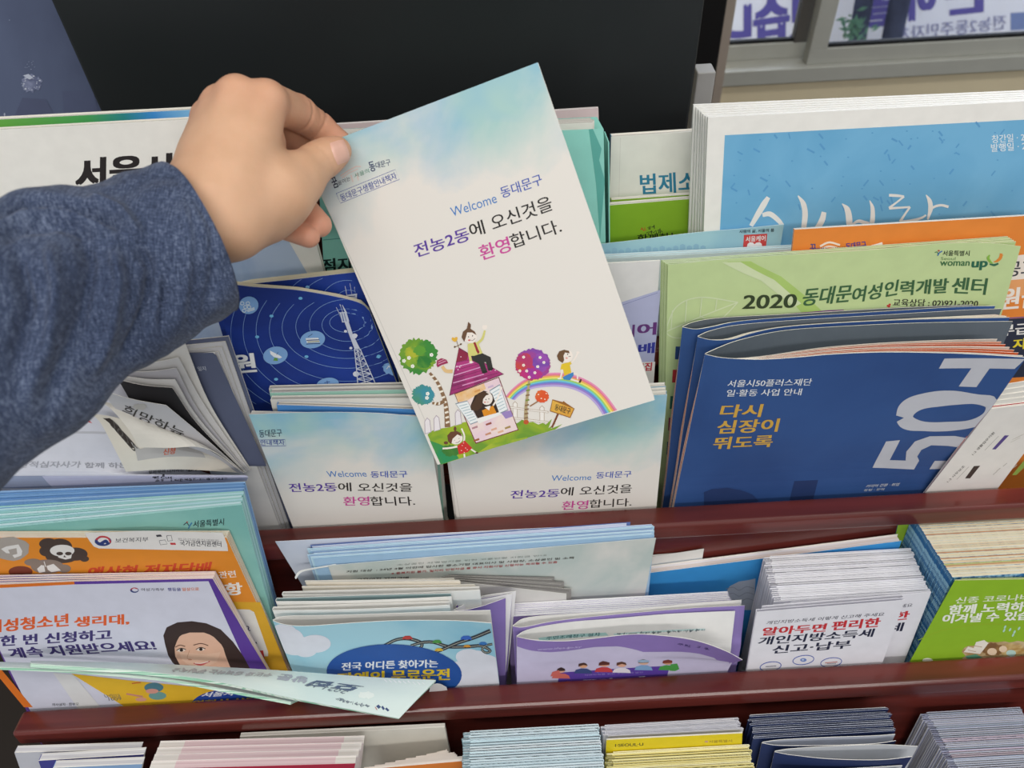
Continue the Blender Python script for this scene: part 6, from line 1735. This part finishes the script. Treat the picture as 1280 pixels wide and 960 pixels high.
t = thing('paper_slip', 'white sheet end curling out under the right tip of the mint booklet', 'paper', fr.mat(0, 0, 0))
rows = [[np.r_[fr.px(p, w_), w_] for p, w_ in zip(((536, 868), (548, 868), (560, 866)), (3, 3, 3))], [np.r_[fr.px(p, w_), w_] for p, w_ in zip(((538, 856), (549, 855), (558, 859)), (6, 5.5, 4))]]
m = MB(); Surf(rows, fr, 10, 4).mesh(m, .25, 'dcdad8'); m.build('sheet', t)

# ------------------------------------------------------------------ bottom row (tops only)
fr = T3
leaf_stack('blue_leaflet', 'leaflet', 'pale blue leaflets in the bottom row', lambda i: ordw(i + 1) + ' pale blue leaflet from the front of the bottom row pack', fr, (578, 983), (757, 977), -1, (578, 917), (754, 908), 20, 150, 1.5, 'tri',
           None, 21, .7, th=.66, variants=[(paper('a9c9d4'), paper('bcd4dc'), paper(c)) for c in ('e2f0f4', 'd6e9ef', 'ebf4f6')])
leaf_stack('yellow_leaflet', 'leaflet', 'cream and yellow leaflets in the bottom row', lambda i: ordw(i + 1) + ' cream yellow leaflet from the front of the bottom row pack', fr, (757, 985), (942, 975), -1, (757, 938), (920, 930), 13, 150, 1.6, 'tri',
           None, 22, 1.4, th=.64, wlim=-23.6, variants=[(paper('d9c42c'), paper('ece4a8'), paper(c)) for c in ('f6f2d0', 'f2ecbc', 'ece2a4')])
w = -26
a = Art(lambda p: fr.px(p, w)); a.text('I·SEOUL·U', (769, 933.5), (804, 932), (769, 930), '3a3a2a', .02); a.text('서울특별시', (886, 929), (915, 927.5), (886, 925.5), 'b0983a', .02); a.ell((883, 927), 2.4, 1.2, 'c9a08a', n=10)
booklet('yellow_leaflet', 'bright yellow leaflet front with small black lettering in the bottom row', 'leaflet', fr, (758, 925), (928, 916.5), (926, 955), (756, 962), w, 1, 'e3cc22', 'efe9c8', a, vb=-70, inset=0, spine=False)
leaf_stack('white_leaflet', 'leaflet', 'white leaflets behind the yellow one in the bottom row', lambda i: ordw(i + 1) + ' white leaflet behind the bright yellow front in the bottom row', fr, (757, 921), (927, 912), -29, (753, 908), (915, 897), 8, 150, .9, 'bi',
           None, 23, 1.6, variants=[(paper('c9cad4'), paper('dcdce2'), paper(c)) for c in ('e6e5ea', 'efeef0')])
leaf_stack('navy_leaflet', 'leaflet', 'navy leaflets in the bottom row', lambda i: ordw(i + 4) + ' navy leaflet from the front of the bottom row pack', fr, (940, 924), (1118, 915), -25, (936, 897), (1108, 887), 9, 150, 1.2, 'bi',
           (paper('2a3760'), paper('3a4468'), paper('c3c8d6')), 24, 1.8, b2=-.4)
booklet('navy_leaflet', 'teal card at the back of the navy pack in the bottom row', 'leaflet', fr, (938, 894), (1107, 884.5), (1100, 930), (936, 940), -43, .5, '4f9a9c', '7fb8b8', None, vb=-70, inset=0, spine=False)
sprung('navy_leaflet', 'second navy leaflet from the front in the bottom row, opened wide', 'leaflet', 'navy leaflets in the bottom row', fr, [(968, 940), (990, 944), (1040, 949), (1100, 950), (1140, 946)], [(969, 939), (990, 936), (1040, 933), (1100, 931), (1147, 933)], -15, (955, 985), -11, '2a3760', 'c3c6cc', None, -70, 2)
sprung('navy_leaflet', 'third navy leaflet from the front in the bottom row, curved', 'leaflet', 'navy leaflets in the bottom row', fr, [(952, 929), (975, 932), (1030, 932), (1090, 930), (1120, 926)], [(953, 928), (975, 925), (1030, 922), (1090, 920), (1119, 918)], -21.5, (940, 975), -18.5, '2a3760', 'b4b9c6', None, -70, 2)
sprung('navy_leaflet', 'front navy leaflet in the bottom row, cut by the picture edge', 'leaflet', 'navy leaflets in the bottom row', fr, [(975, 968), (1000, 972), (1060, 975), (1125, 962)], [(976, 967), (1000, 964), (1060, 961), (1128, 957)], -4, (965, 1000), -2, '2a3760', 'c3c6cc', None, -70, 2)
leaf_stack('lilac_leaflet', 'leaflet', 'lilac edged leaflets at the right end of the bottom row', lambda i: ordw(i + 1) + ' lilac edged leaflet from the front of the bottom right pack', fr, (1196, 975), (1330, 968), -4, (1146, 882), (1318, 872), 34, 150, .7, 'tri',
           None, 25, .8, th=.42, variants=[(paper('d6d4d2'), paper('c3c6dc'), paper(c)) for c in ('c6cfe4', 'd2d5e6', 'b6c8e0', 'd9c3d4')], wlim=-52)
# pink edged reports with a red cover, white booklets around them
def pink(lab, tl, tr, br, bl, w, th, cover, grp):
    t = thing('report', lab, 'book', fr.mat(0, 0, 0), grp)
    A_, B_, C_, D_ = quad_uv(fr, tl, tr, br, bl, w, -70)
    m = MB(); m.prism([tuple(D_), tuple(C_), tuple(B_), tuple(A_)], w, w - .4, paper(cover)); m.prism([tuple(D_), tuple(C_), tuple(B_), tuple(A_)], w - th + .3, w - th, 'e9e2de'); m.build('cover', t)
    m = MB()
    for f0, f1, c in ((0, .12, edges('ece6e0', 'd9d0c8', 1200)), (.12, .9, edges('e6cfd0', 'd4b4b8', 1200)), (.9, 1, edges('ece6e0', 'd9d0c8', 1200))):
        p = [A_ + (B_ - A_) * f for f in (f0, f1)]; q = [D_ + (C_ - D_) * f for f in (f0, f1)]
        m.prism([tuple(q[0]), tuple(q[1]), (p[1][0], p[1][1] - .3), (p[0][0], p[0][1] - .3)], w - .42, w - th + .32, c)
    m.build('page_block', t)
PK_ = 'pink edged reports in the bottom row'
for i in range(4):
    f = i / 4.0
    pink(('front red covered report with pink page edges in the bottom row' if i == 0 else ordw(i + 1) + ' pink edged report from the front in the bottom row'), (186 + 15 * f, 962 - 34 * f), (444 + 14 * f, 955 - 34 * f), (437 + 14 * f, 990), (178 + 12 * f, 998), -14 - 6 * i, 5.8, 'b02f48' if i == 0 else 'e2d6d4', PK_)
WB = 'white booklets at the left of the bottom row'
booklet('booklet', 'white booklet with a bare inner page behind the pink edged reports', 'booklet', fr, (300, 921), (556, 909), (566, 960), (300, 985), -43, 3, 'd5d2c8', PAGES, None, vb=-70, inset=0, group=WB)
for i, (tl, tr) in enumerate((((18, 941), (176, 936)), ((48, 951), (180, 943)), ((66, 960), (178, 955)))):
    booklet('booklet', ordw(3 - i) + ' white booklet from the front at the left end of the bottom row', 'booklet', fr, tl, tr, (tr[0] - 8, tr[1] + 40), (tl[0] + 14, tl[1] + 40), -36 + 7 * i, 5, ['c9cad2', '4a4a94', '8fb0d8'][i], edges('e6e4e2', 'c4c2c8', 900), None, vb=-70, inset=0, group=WB)
for i in range(9):
    ww = -20 - 2.2 * i
    q = fr.px((455 + 13 * i, 962 - 2.8 * i), ww), fr.px((582 - 3.6 * i + (i % 3) * 2, 951 - 1.6 * i), ww)
    t = thing('orange_edged_leaflet', ordw(i + 1) + ' orange edged leaflet from the front, fanned in the bottom row', 'leaflet', fr.mat(0, 0, 0), 'orange edged leaflets in the bottom row')
    m = MB(); m.prism([(q[0][0], -60), (q[1][0], -60), tuple(q[1]), tuple(q[0])], ww, ww - 1.6, 'e0823c' if i % 4 == 0 else 'e6d2c0', 'ecdfd4', 'e9d9cc'); m.build('sheet', t)
# ------------------------------------------------------------------ the person's hand and sleeve
def held_depth(x, y):
    d = ray(x, y); return (HO @ HF.N) / (d @ HF.N)
D0 = held_depth(425, 190)
def J(x, y, dd, r): return at_depth(x, y, D0 + dd), r
BONES = [  # (joint a, joint b, smoothing)
    # wrist and forearm
    (J(165, 330, -62, 19), J(215, 292, -56, 20), 8), (J(215, 292, -56, 20), J(262, 262, -50, 20), 8), (J(236, 255, -48, 17), J(284, 282, -52, 16), 10),
    # metacarpals
    (J(250, 262, -46, 18), J(262, 147, -27, 9.2), 7), (J(258, 250, -48, 19), J(277, 131, -34, 10.0), 6),
    (J(270, 250, -50, 20), J(297, 121, -41, 10.6), 6), (J(285, 250, -50, 20), J(333, 127, -41, 10.4), 6),
    (J(300, 230, -42, 19), J(312, 165, -30, 14), 9), (J(272, 200, -38, 15), J(290, 160, -30, 13), 9),
    # thenar and thumb
    (J(292, 278, -46, 17), J(350, 240, -34, 16.5), 9), (J(350, 240, -34, 16.5), J(374, 223, -26, 12.5), 8), (J(374, 223, -26, 12.5), J(396, 203, -17, 10.1), 5),
    (J(396, 203, -17, 10.1), J(410, 195, -13.2, 9.4), 4), (J(410, 195, -13.2, 9.4), J(421, 189, -11.2, 8.0), 3),
    # heel of the palm
    (J(262, 285, -40, 16), J(330, 268, -28, 15), 9), (J(320, 215, -28, 13), J(338, 178, -24, 7.5), 7),
]
FING = [
    # index: knuckle, middle joint, end joint, tip (behind the booklet)
    [J(333, 127, -38, 10.6), J(372, 141, -9, 9.6), J(398, 159, 6, 8.6), J(424, 178, 12.8, 7.2)],
    # middle, curled behind
    [J(297, 121, -38, 10.2), J(345, 148, 0, 9.0), J(372, 176, 17, 8.2), J(392, 202, 24, 7.4)],
    # ring and little finger, their tips showing under the thumb
    [J(277, 132, -32, 9.6), J(318, 190, 10, 8.6), J(370, 250, 6, 7.8), J(399, 281, -2, 7.0)],
    [J(262, 149, -26, 8.8), J(285, 225, 4, 7.6), J(346, 281, -3, 6.9), J(386, 296, -8, 6.1)],
]
CREASES = [(J(374, 141, -9, 0)[0], at_depth(398, 159, D0 + 4) - at_depth(345, 130, D0 - 30), 1.1, 11), (J(396, 158, 4, 0)[0], at_depth(423, 178, D0 + 9) - at_depth(372, 141, D0 - 9), 1.0, 10),
           (J(394, 204, -15, 0)[0], at_depth(421, 189, D0 - 9) - at_depth(374, 223, D0 - 26), .5, 12), (J(384, 147, -2, 0)[0], at_depth(398, 159, D0 + 4) - at_depth(345, 130, D0 - 30), .45, 10)]
def sdf(p):
    """signed distance to the hand (mm); p (n,3)"""
    def cone(p, a, ra, b, rb):
        ba = b - a; t = np.clip(((p - a) @ ba) / (ba @ ba), 0, 1)
        return np.linalg.norm(p - a - t[:, None] * ba, axis=1) - (ra + (rb - ra) * t)
    def smin(a, b, k):
        h = np.clip(.5 + .5 * (b - a) / k, 0, 1); return b + (a - b) * h - k * h * (1 - h)
    d = None
    for (a, ra), (b, rb), k in BONES:
        c = cone(p, a, ra, b, rb); d = c if d is None else smin(d, c, k)
    ff = None
    for F in FING:      # fingers join the palm softly but stay apart from each other
        f = None
        for i in range(3):
            c = cone(p, F[i][0], F[i][1], F[i + 1][0], F[i + 1][1]); f = c if f is None else smin(f, c, 2.5)
        ff = f if ff is None else smin(ff, f, .6)
    d = smin(d, ff, 3.5)
    for c, ax, amp, rad in CREASES:
        ax = ax / np.linalg.norm(ax); q = p - c; s_ = q @ ax; r_ = np.linalg.norm(q, axis=1)
        d = d + amp * np.exp(-(s_ / .8) ** 2) * np.clip(1 - (r_ / (rad * 1.5)) ** 4, 0, 1)
    return d
def surface_nets(fn, lo, hi, h):
    n = np.ceil((hi - lo) / h).astype(int) + 1
    ax = [lo[i] + h * np.arange(n[i]) for i in range(3)]
    G = np.empty(n, np.float64)
    for i in range(n[0]):
        Y, Zz = np.meshgrid(ax[1], ax[2], indexing='ij')
        G[i] = fn(np.stack([np.full(Y.size, ax[0][i]), Y.ravel(), Zz.ravel()], 1)).reshape(n[1], n[2])
    ins = G < 0
    cs = np.zeros(np.array(n) - 1, int)
    for dx in (0, 1):
        for dy in (0, 1):
            for dz in (0, 1): cs += ins[dx:n[0] - 1 + dx, dy:n[1] - 1 + dy, dz:n[2] - 1 + dz]
    act = (cs > 0) & (cs < 8)
    idx = -np.ones(act.shape, int); cells = np.argwhere(act); idx[act] = np.arange(len(cells))
    acc = np.zeros((len(cells), 3)); cnt = np.zeros(len(cells))
    off = [(x, y, z) for x in (0, 1) for y in (0, 1) for z in (0, 1)]
    for a in off:
        for ax_ in range(3):
            if a[ax_]: continue
            b = list(a); b[ax_] = 1
            ga = G[cells[:, 0] + a[0], cells[:, 1] + a[1], cells[:, 2] + a[2]]; gb = G[cells[:, 0] + b[0], cells[:, 1] + b[1], cells[:, 2] + b[2]]
            k = (ga < 0) != (gb < 0); t = np.where(k, ga / np.where(k, ga - gb, 1), 0)
            pt = np.array(a, float)[None] + t[:, None] * (np.array(b) - np.array(a))[None]
            acc[k] += pt[k]; cnt[k] += 1
    V = lo + h * (cells + acc / cnt[:, None])
    F = []
    for ax_ in range(3):
        u, v = (ax_ + 1) % 3, (ax_ + 2) % 3
        sl = [slice(None)] * 3; sl2 = [slice(None)] * 3
        sl[ax_] = slice(0, n[ax_] - 1); sl2[ax_] = slice(1, n[ax_])
        E = np.argwhere(ins[tuple(sl)] != ins[tuple(sl2)])
        E = E[(E[:, u] > 0) & (E[:, v] > 0) & (E[:, u] < n[u] - 1) & (E[:, v] < n[v] - 1)]
        q = []
        for du, dv in ((0, 0), (1, 0), (1, 1), (0, 1)):
            c = E.copy(); c[:, u] -= du; c[:, v] -= dv; q.append(idx[c[:, 0], c[:, 1], c[:, 2]])
        q = np.stack(q, 1); fl = ins[E[:, 0], E[:, 1], E[:, 2]]
        q[~fl] = q[~fl][:, ::-1]
        F.append(q)
    return V, np.concatenate(F)
pts = np.array([j[0] for b in BONES for j in b[:2]] + [j[0] for f in FING for j in f])
lo_, hi_ = pts.min(0) - 22, pts.max(0) + 22
lo_[0] = max(lo_[0], at_depth(175, 300, D0 - 78)[0])
HVt, HFc = surface_nets(sdf, lo_, hi_, 1.1)
def skin_mat():
    m, nt, b = _new('skin')
    at = nt.nodes.new('ShaderNodeAttribute'); at.attribute_name = 'flush'
    base = _ramp(nt, at.outputs['Fac'], [(0, lin('dfb291')), (.5, lin('dda486')), (1, lin('d99d86'))])
    nz = _ramp(nt, _noise(nt, 55, 4), [(.3, (.9, .87, .84, 1)), (.7, (1, 1, 1, 1))])
    mx = nt.nodes.new('ShaderNodeMix'); mx.data_type = 'RGBA'; mx.blend_type = 'MULTIPLY'; mx.inputs[0].default_value = 1
    nt.links.new(base, mx.inputs[6]); nt.links.new(nz, mx.inputs[7]); nt.links.new(mx.outputs[2], b.inputs['Base Color'])
    b.inputs['Roughness'].default_value = .52; b.inputs['Specular IOR Level'].default_value = .35
    b.inputs['Subsurface Weight'].default_value = .12; b.inputs['Subsurface Radius'].default_value = (1, .35, .2); b.inputs['Subsurface Scale'].default_value = .004
    bp = nt.nodes.new('ShaderNodeBump'); bp.inputs['Strength'].default_value = .12; bp.inputs['Distance'].default_value = .0006
    nt.links.new(_noise(nt, 900, 3), bp.inputs['Height']); nt.links.new(bp.outputs[0], b.inputs['Normal'])
    return m
base_pt = at_depth(262, 262, D0 - 50)
me = bpy.data.meshes.new('person')
me.from_pydata(((HVt - base_pt) * .001).tolist(), [], HFc.tolist())
me.materials.append(skin_mat())
me.polygons.foreach_set('use_smooth', [True] * len(me.polygons))
fl = np.zeros(len(HVt))
for F in FING:
    for k, (c, r) in enumerate(F[1:]): fl = np.maximum(fl, np.exp(-(np.linalg.norm(HVt - c, axis=1) / (r * 2.0)) ** 2) * (.55, .75, 1.0)[k])
fl = np.maximum(fl, np.exp(-(np.linalg.norm(HVt - J(421, 189, -9, 0)[0], axis=1) / 12) ** 2) * .6)
for c in (J(262, 149, -26, 0)[0], J(277, 132, -32, 0)[0], J(297, 121, -38, 0)[0], J(333, 127, -38, 0)[0]): fl = np.maximum(fl, np.exp(-(np.linalg.norm(HVt - c, axis=1) / 16) ** 2) * .55)
at = me.attributes.new('flush', 'FLOAT', 'POINT'); at.data.foreach_set('value', fl.astype(np.float32))
me.validate(); me.update()
person = bpy.data.objects.new('person', me); C.objects.link(person); person.location = W(base_pt)
sm = person.modifiers.new('smooth', 'SMOOTH'); sm.factor = .5; sm.iterations = 2
tag(person, 'person reaching in from the left, left hand pinching the welcome booklet, blue sleeve', 'person')

# thumb nail: a patch lying on the thumb
def on_hand(px, py, lift):
    d = ray(px, py); t = D0 - 45
    for _ in range(60):
        s_ = sdf((d * t)[None])[0]
        if s_ < lift + .02: break
        t += max(s_ - lift, .03) * .8
    return d * t
nm = MB(); nu_, nv_ = 12, 14
grid = []
ax_ = np.array([math.cos(math.radians(-20)), math.sin(math.radians(-20))]); ay_ = np.array([-ax_[1], ax_[0]])
for j in range(nv_ + 1):
    for i in range(nu_ + 1):
        a, b = 2 * i / nu_ - 1, 2 * j / nv_ - 1
        k = 1 - .16 * b * b if a > 0 else 1 - .1 * b * b
        q = np.array([425.6, 189.6]) + ax_ * 9.8 * a * k + ay_ * 14.6 * b * (1 - .12 * max(a, 0) ** 2)
        e = max(abs(a), abs(b)); grid.append(on_hand(q[0], q[1], .45 - .45 * max(0, (e - .75) / .25)))
W1 = nu_ + 1
nm.add([tuple(g - base_pt) for g in grid], [[j * W1 + i, (j + 1) * W1 + i, (j + 1) * W1 + i + 1, j * W1 + i + 1] for j in range(nv_) for i in range(nu_)], plain('nail', 'e3b3a0', .28, .5, 60, .03))
nm.build('thumb_nail', person, True)

# sleeve
rings = [((205, 217), (298, 383), -52, 17), ((196, 219), (289, 391), -54, 17), ((150, 231), (236, 424), -63, 15), ((100, 238), (170, 462), -76, 13), ((45, 243), (112, 520), -92, 11), ((0, 252), (62, 562), -106, 10), ((-60, 268), (-14, 622), -126, 9), ((-150, 296), (-120, 720), -150, 8)]
def sleeve_ring(t):
    x = t * (len(rings) - 1); i = min(int(x), len(rings) - 2); f = x - i
    def cr(get):
        p = [np.array(get(rings[max(0, min(len(rings) - 1, k))]), float) for k in (i - 1, i, i + 1, i + 2)]
        return .5 * (2 * p[1] + (p[2] - p[0]) * f + (2 * p[0] - 5 * p[1] + 4 * p[2] - p[3]) * f * f + (3 * p[1] - p[0] - 3 * p[2] + p[3]) * f ** 3)
    return cr(lambda r: r[0]), cr(lambda r: r[1]), float(cr(lambda r: [r[2]])[0]), float(cr(lambda r: [r[3]])[0])
NT, NS = 120, 96
from mathutils import noise as mnoise
def poly_d(p, pl):
    """signed distance (px) from a photo point to a polyline, positive on its left, and the parameter along it"""
    best = (1e9, 0, 0)
    L = len(pl) - 1
    for i in range(L):
        a = np.array(pl[i], float); b = np.array(pl[i + 1], float); ba = b - a
        t = min(max(((p - a) @ ba) / (ba @ ba), 0), 1); d = p - a - t * ba; dd = math.hypot(*d)
        if dd < best[0]: best = (dd, (ba[0] * d[1] - ba[1] * d[0]), (i + t) / L)
    return best[0] * (1 if best[1] >= 0 else -1), best[2]
FOLDS = [  # (photo polyline, height mm, width px) soft ridges and a lapped edge
    ([(-10, 266), (30, 252), (70, 252), (95, 257), (125, 270), (157, 285)], 'groove', 3.2, 6), ([(-10, 280), (30, 266), (70, 266), (95, 271), (125, 284), (150, 300)], 'ridge', 2.0, 8),
    ([(165, 300), (188, 330), (186, 375), (172, 415), (150, 452)], 'groove', 2.4, 9), ([(203, 345), (206, 375), (200, 412)], 'groove', 1.6, 4),
    ([(95, 275), (112, 330), (100, 400), (75, 460), (50, 520)], 'groove', 2.6, 14), ([(140, 300), (150, 350), (140, 410), (118, 465)], 'ridge', 2.6, 12),
    ([(60, 300), (75, 360), (62, 430), (30, 500)], 'ridge', 2.6, 14), ([(20, 310), (34, 380), (10, 470)], 'groove', 2.2, 12), ([(240, 235), (266, 290), (266, 350), (250, 405)], 'groove', .9, 7),
    ([(225, 240), (235, 300), (232, 360), (222, 410)], 'ridge', 1.2, 9), ([(110, 245), (150, 262), (180, 300)], 'ridge', 2.2, 9), ([(0, 300), (20, 280), (70, 275), (120, 290)], 'groove', 2.5, 9)]
def sleeve_pts(off, t1=1.0):
    out = []
    for j in range(NT + 1):
        t = t1 * j / NT
        up, dn, dd, lat = sleeve_ring(t)
        U3, D3 = at_depth(*up, D0 + dd), at_depth(*dn, D0 + dd)
        c = (U3 + D3) / 2; e1 = (U3 - D3) / 2; h = np.linalg.norm(e1)
        im = (up - dn); im = im / np.linalg.norm(im)
        side = np.array([-im[1], im[0]])          # to the right of the arm in the photo, towards the hand
        if side[0] < 0: side = -side
        e2 = CM @ np.array([side[0] * lat, -side[1] * lat, 31 + 8 * t])
        ax = np.cross(e1, e2); ax /= np.linalg.norm(ax)
        for i in range(NS):
            th = 2 * math.pi * i / NS
            q = c + e1 * math.cos(th) + e2 * math.sin(th)
            n_ = e1 / (h * h) * math.cos(th) + e2 / (e2 @ e2) * math.sin(th); n_ /= np.linalg.norm(n_)
            dsp = 0.0
            if math.sin(th) > -.3:
                p2 = proj(q); fade = min(1, max(0, (math.sin(th) + .3) / .4))
                for pl, kind, A, wd in [(q_, k_, a_, w_ * .72) for q_, k_, a_, w_ in FOLDS]:
                    d, s_ = poly_d(p2, pl)
                    if abs(d) > wd * 4: continue
                    en = min(1, 6 * s_ + .05, 6 * (1 - s_) + .05)
                    if kind == 'lap': v = math.exp(-(d / (wd * 2.2)) ** 2) * (1 if d < 0 else 0) * A * math.exp(d / 28) - (math.exp(-((d - 4) / 5) ** 2) * 1.2 if d >= 0 else 0)
                    elif kind == 'ridge': v = A * math.exp(-(d / wd) ** 2)
                    else: v = -A * math.exp(-(d / wd) ** 2)
                    dsp += v * en * fade * 2.5
            nv = mnoise.noise(Vector((q[0] * .035, q[1] * .035, q[2] * .035))) * 3.4 + mnoise.noise(Vector((q[0] * .09, q[1] * .09, q[2] * .09 + 7))) * 1.5
            dsp += nv * min(1, t * 8)
            if t < .012: dsp += .5
            out.append(q + n_ * (dsp + off))
    return out
def fabric():
    m, nt, b = _new('blue_chambray')
    f1 = _noise(nt, 1.0, 3, vec=(1500, 260, 260)); f2 = _noise(nt, 1.0, 3, vec=(260, 1500, 1200)); f3 = _noise(nt, 26, 4)
    ad = nt.nodes.new('ShaderNodeMath'); ad.operation = 'ADD'; nt.links.new(f1, ad.inputs[0]); nt.links.new(f2, ad.inputs[1])
    a2 = nt.nodes.new('ShaderNodeMath'); a2.operation = 'MULTIPLY_ADD'; nt.links.new(f3, a2.inputs[0]); a2.inputs[1].default_value = .5; nt.links.new(ad.outputs[0], a2.inputs[2])
    dv = nt.nodes.new('ShaderNodeMath'); dv.operation = 'MULTIPLY'; dv.inputs[1].default_value = .4; nt.links.new(a2.outputs[0], dv.inputs[0])
    nt.links.new(_ramp(nt, dv.outputs[0], [(.36, lin('2c354c')), (.5, lin('46516b')), (.66, lin('76819a'))]), b.inputs['Base Color'])
    b.inputs['Roughness'].default_value = .9; b.inputs['Specular IOR Level'].default_value = .1; b.inputs['Sheen Weight'].default_value = .15
    bp = nt.nodes.new('ShaderNodeBump'); bp.inputs['Strength'].default_value = .5; bp.inputs['Distance'].default_value = .0008
    nt.links.new(ad.outputs[0], bp.inputs['Height']); nt.links.new(bp.outputs[0], b.inputs['Normal'])
    return m
FAB = fabric()
A3 = sleeve_pts(0); B3 = sleeve_pts(-1.6)
m = MB()
fq = [[j * NS + i, j * NS + (i + 1) % NS, (j + 1) * NS + (i + 1) % NS, (j + 1) * NS + i] for j in range(NT) for i in range(NS)]
m.add([tuple(p - base_pt) for p in A3] + [tuple(p - base_pt) for p in B3],
      fq + [[NS * (NT + 1) + k for k in f[::-1]] for f in fq] + [[i, NS * (NT + 1) + i, NS * (NT + 1) + (i + 1) % NS, (i + 1) % NS] for i in range(NS)], FAB)
m.build('sleeve', person, True)
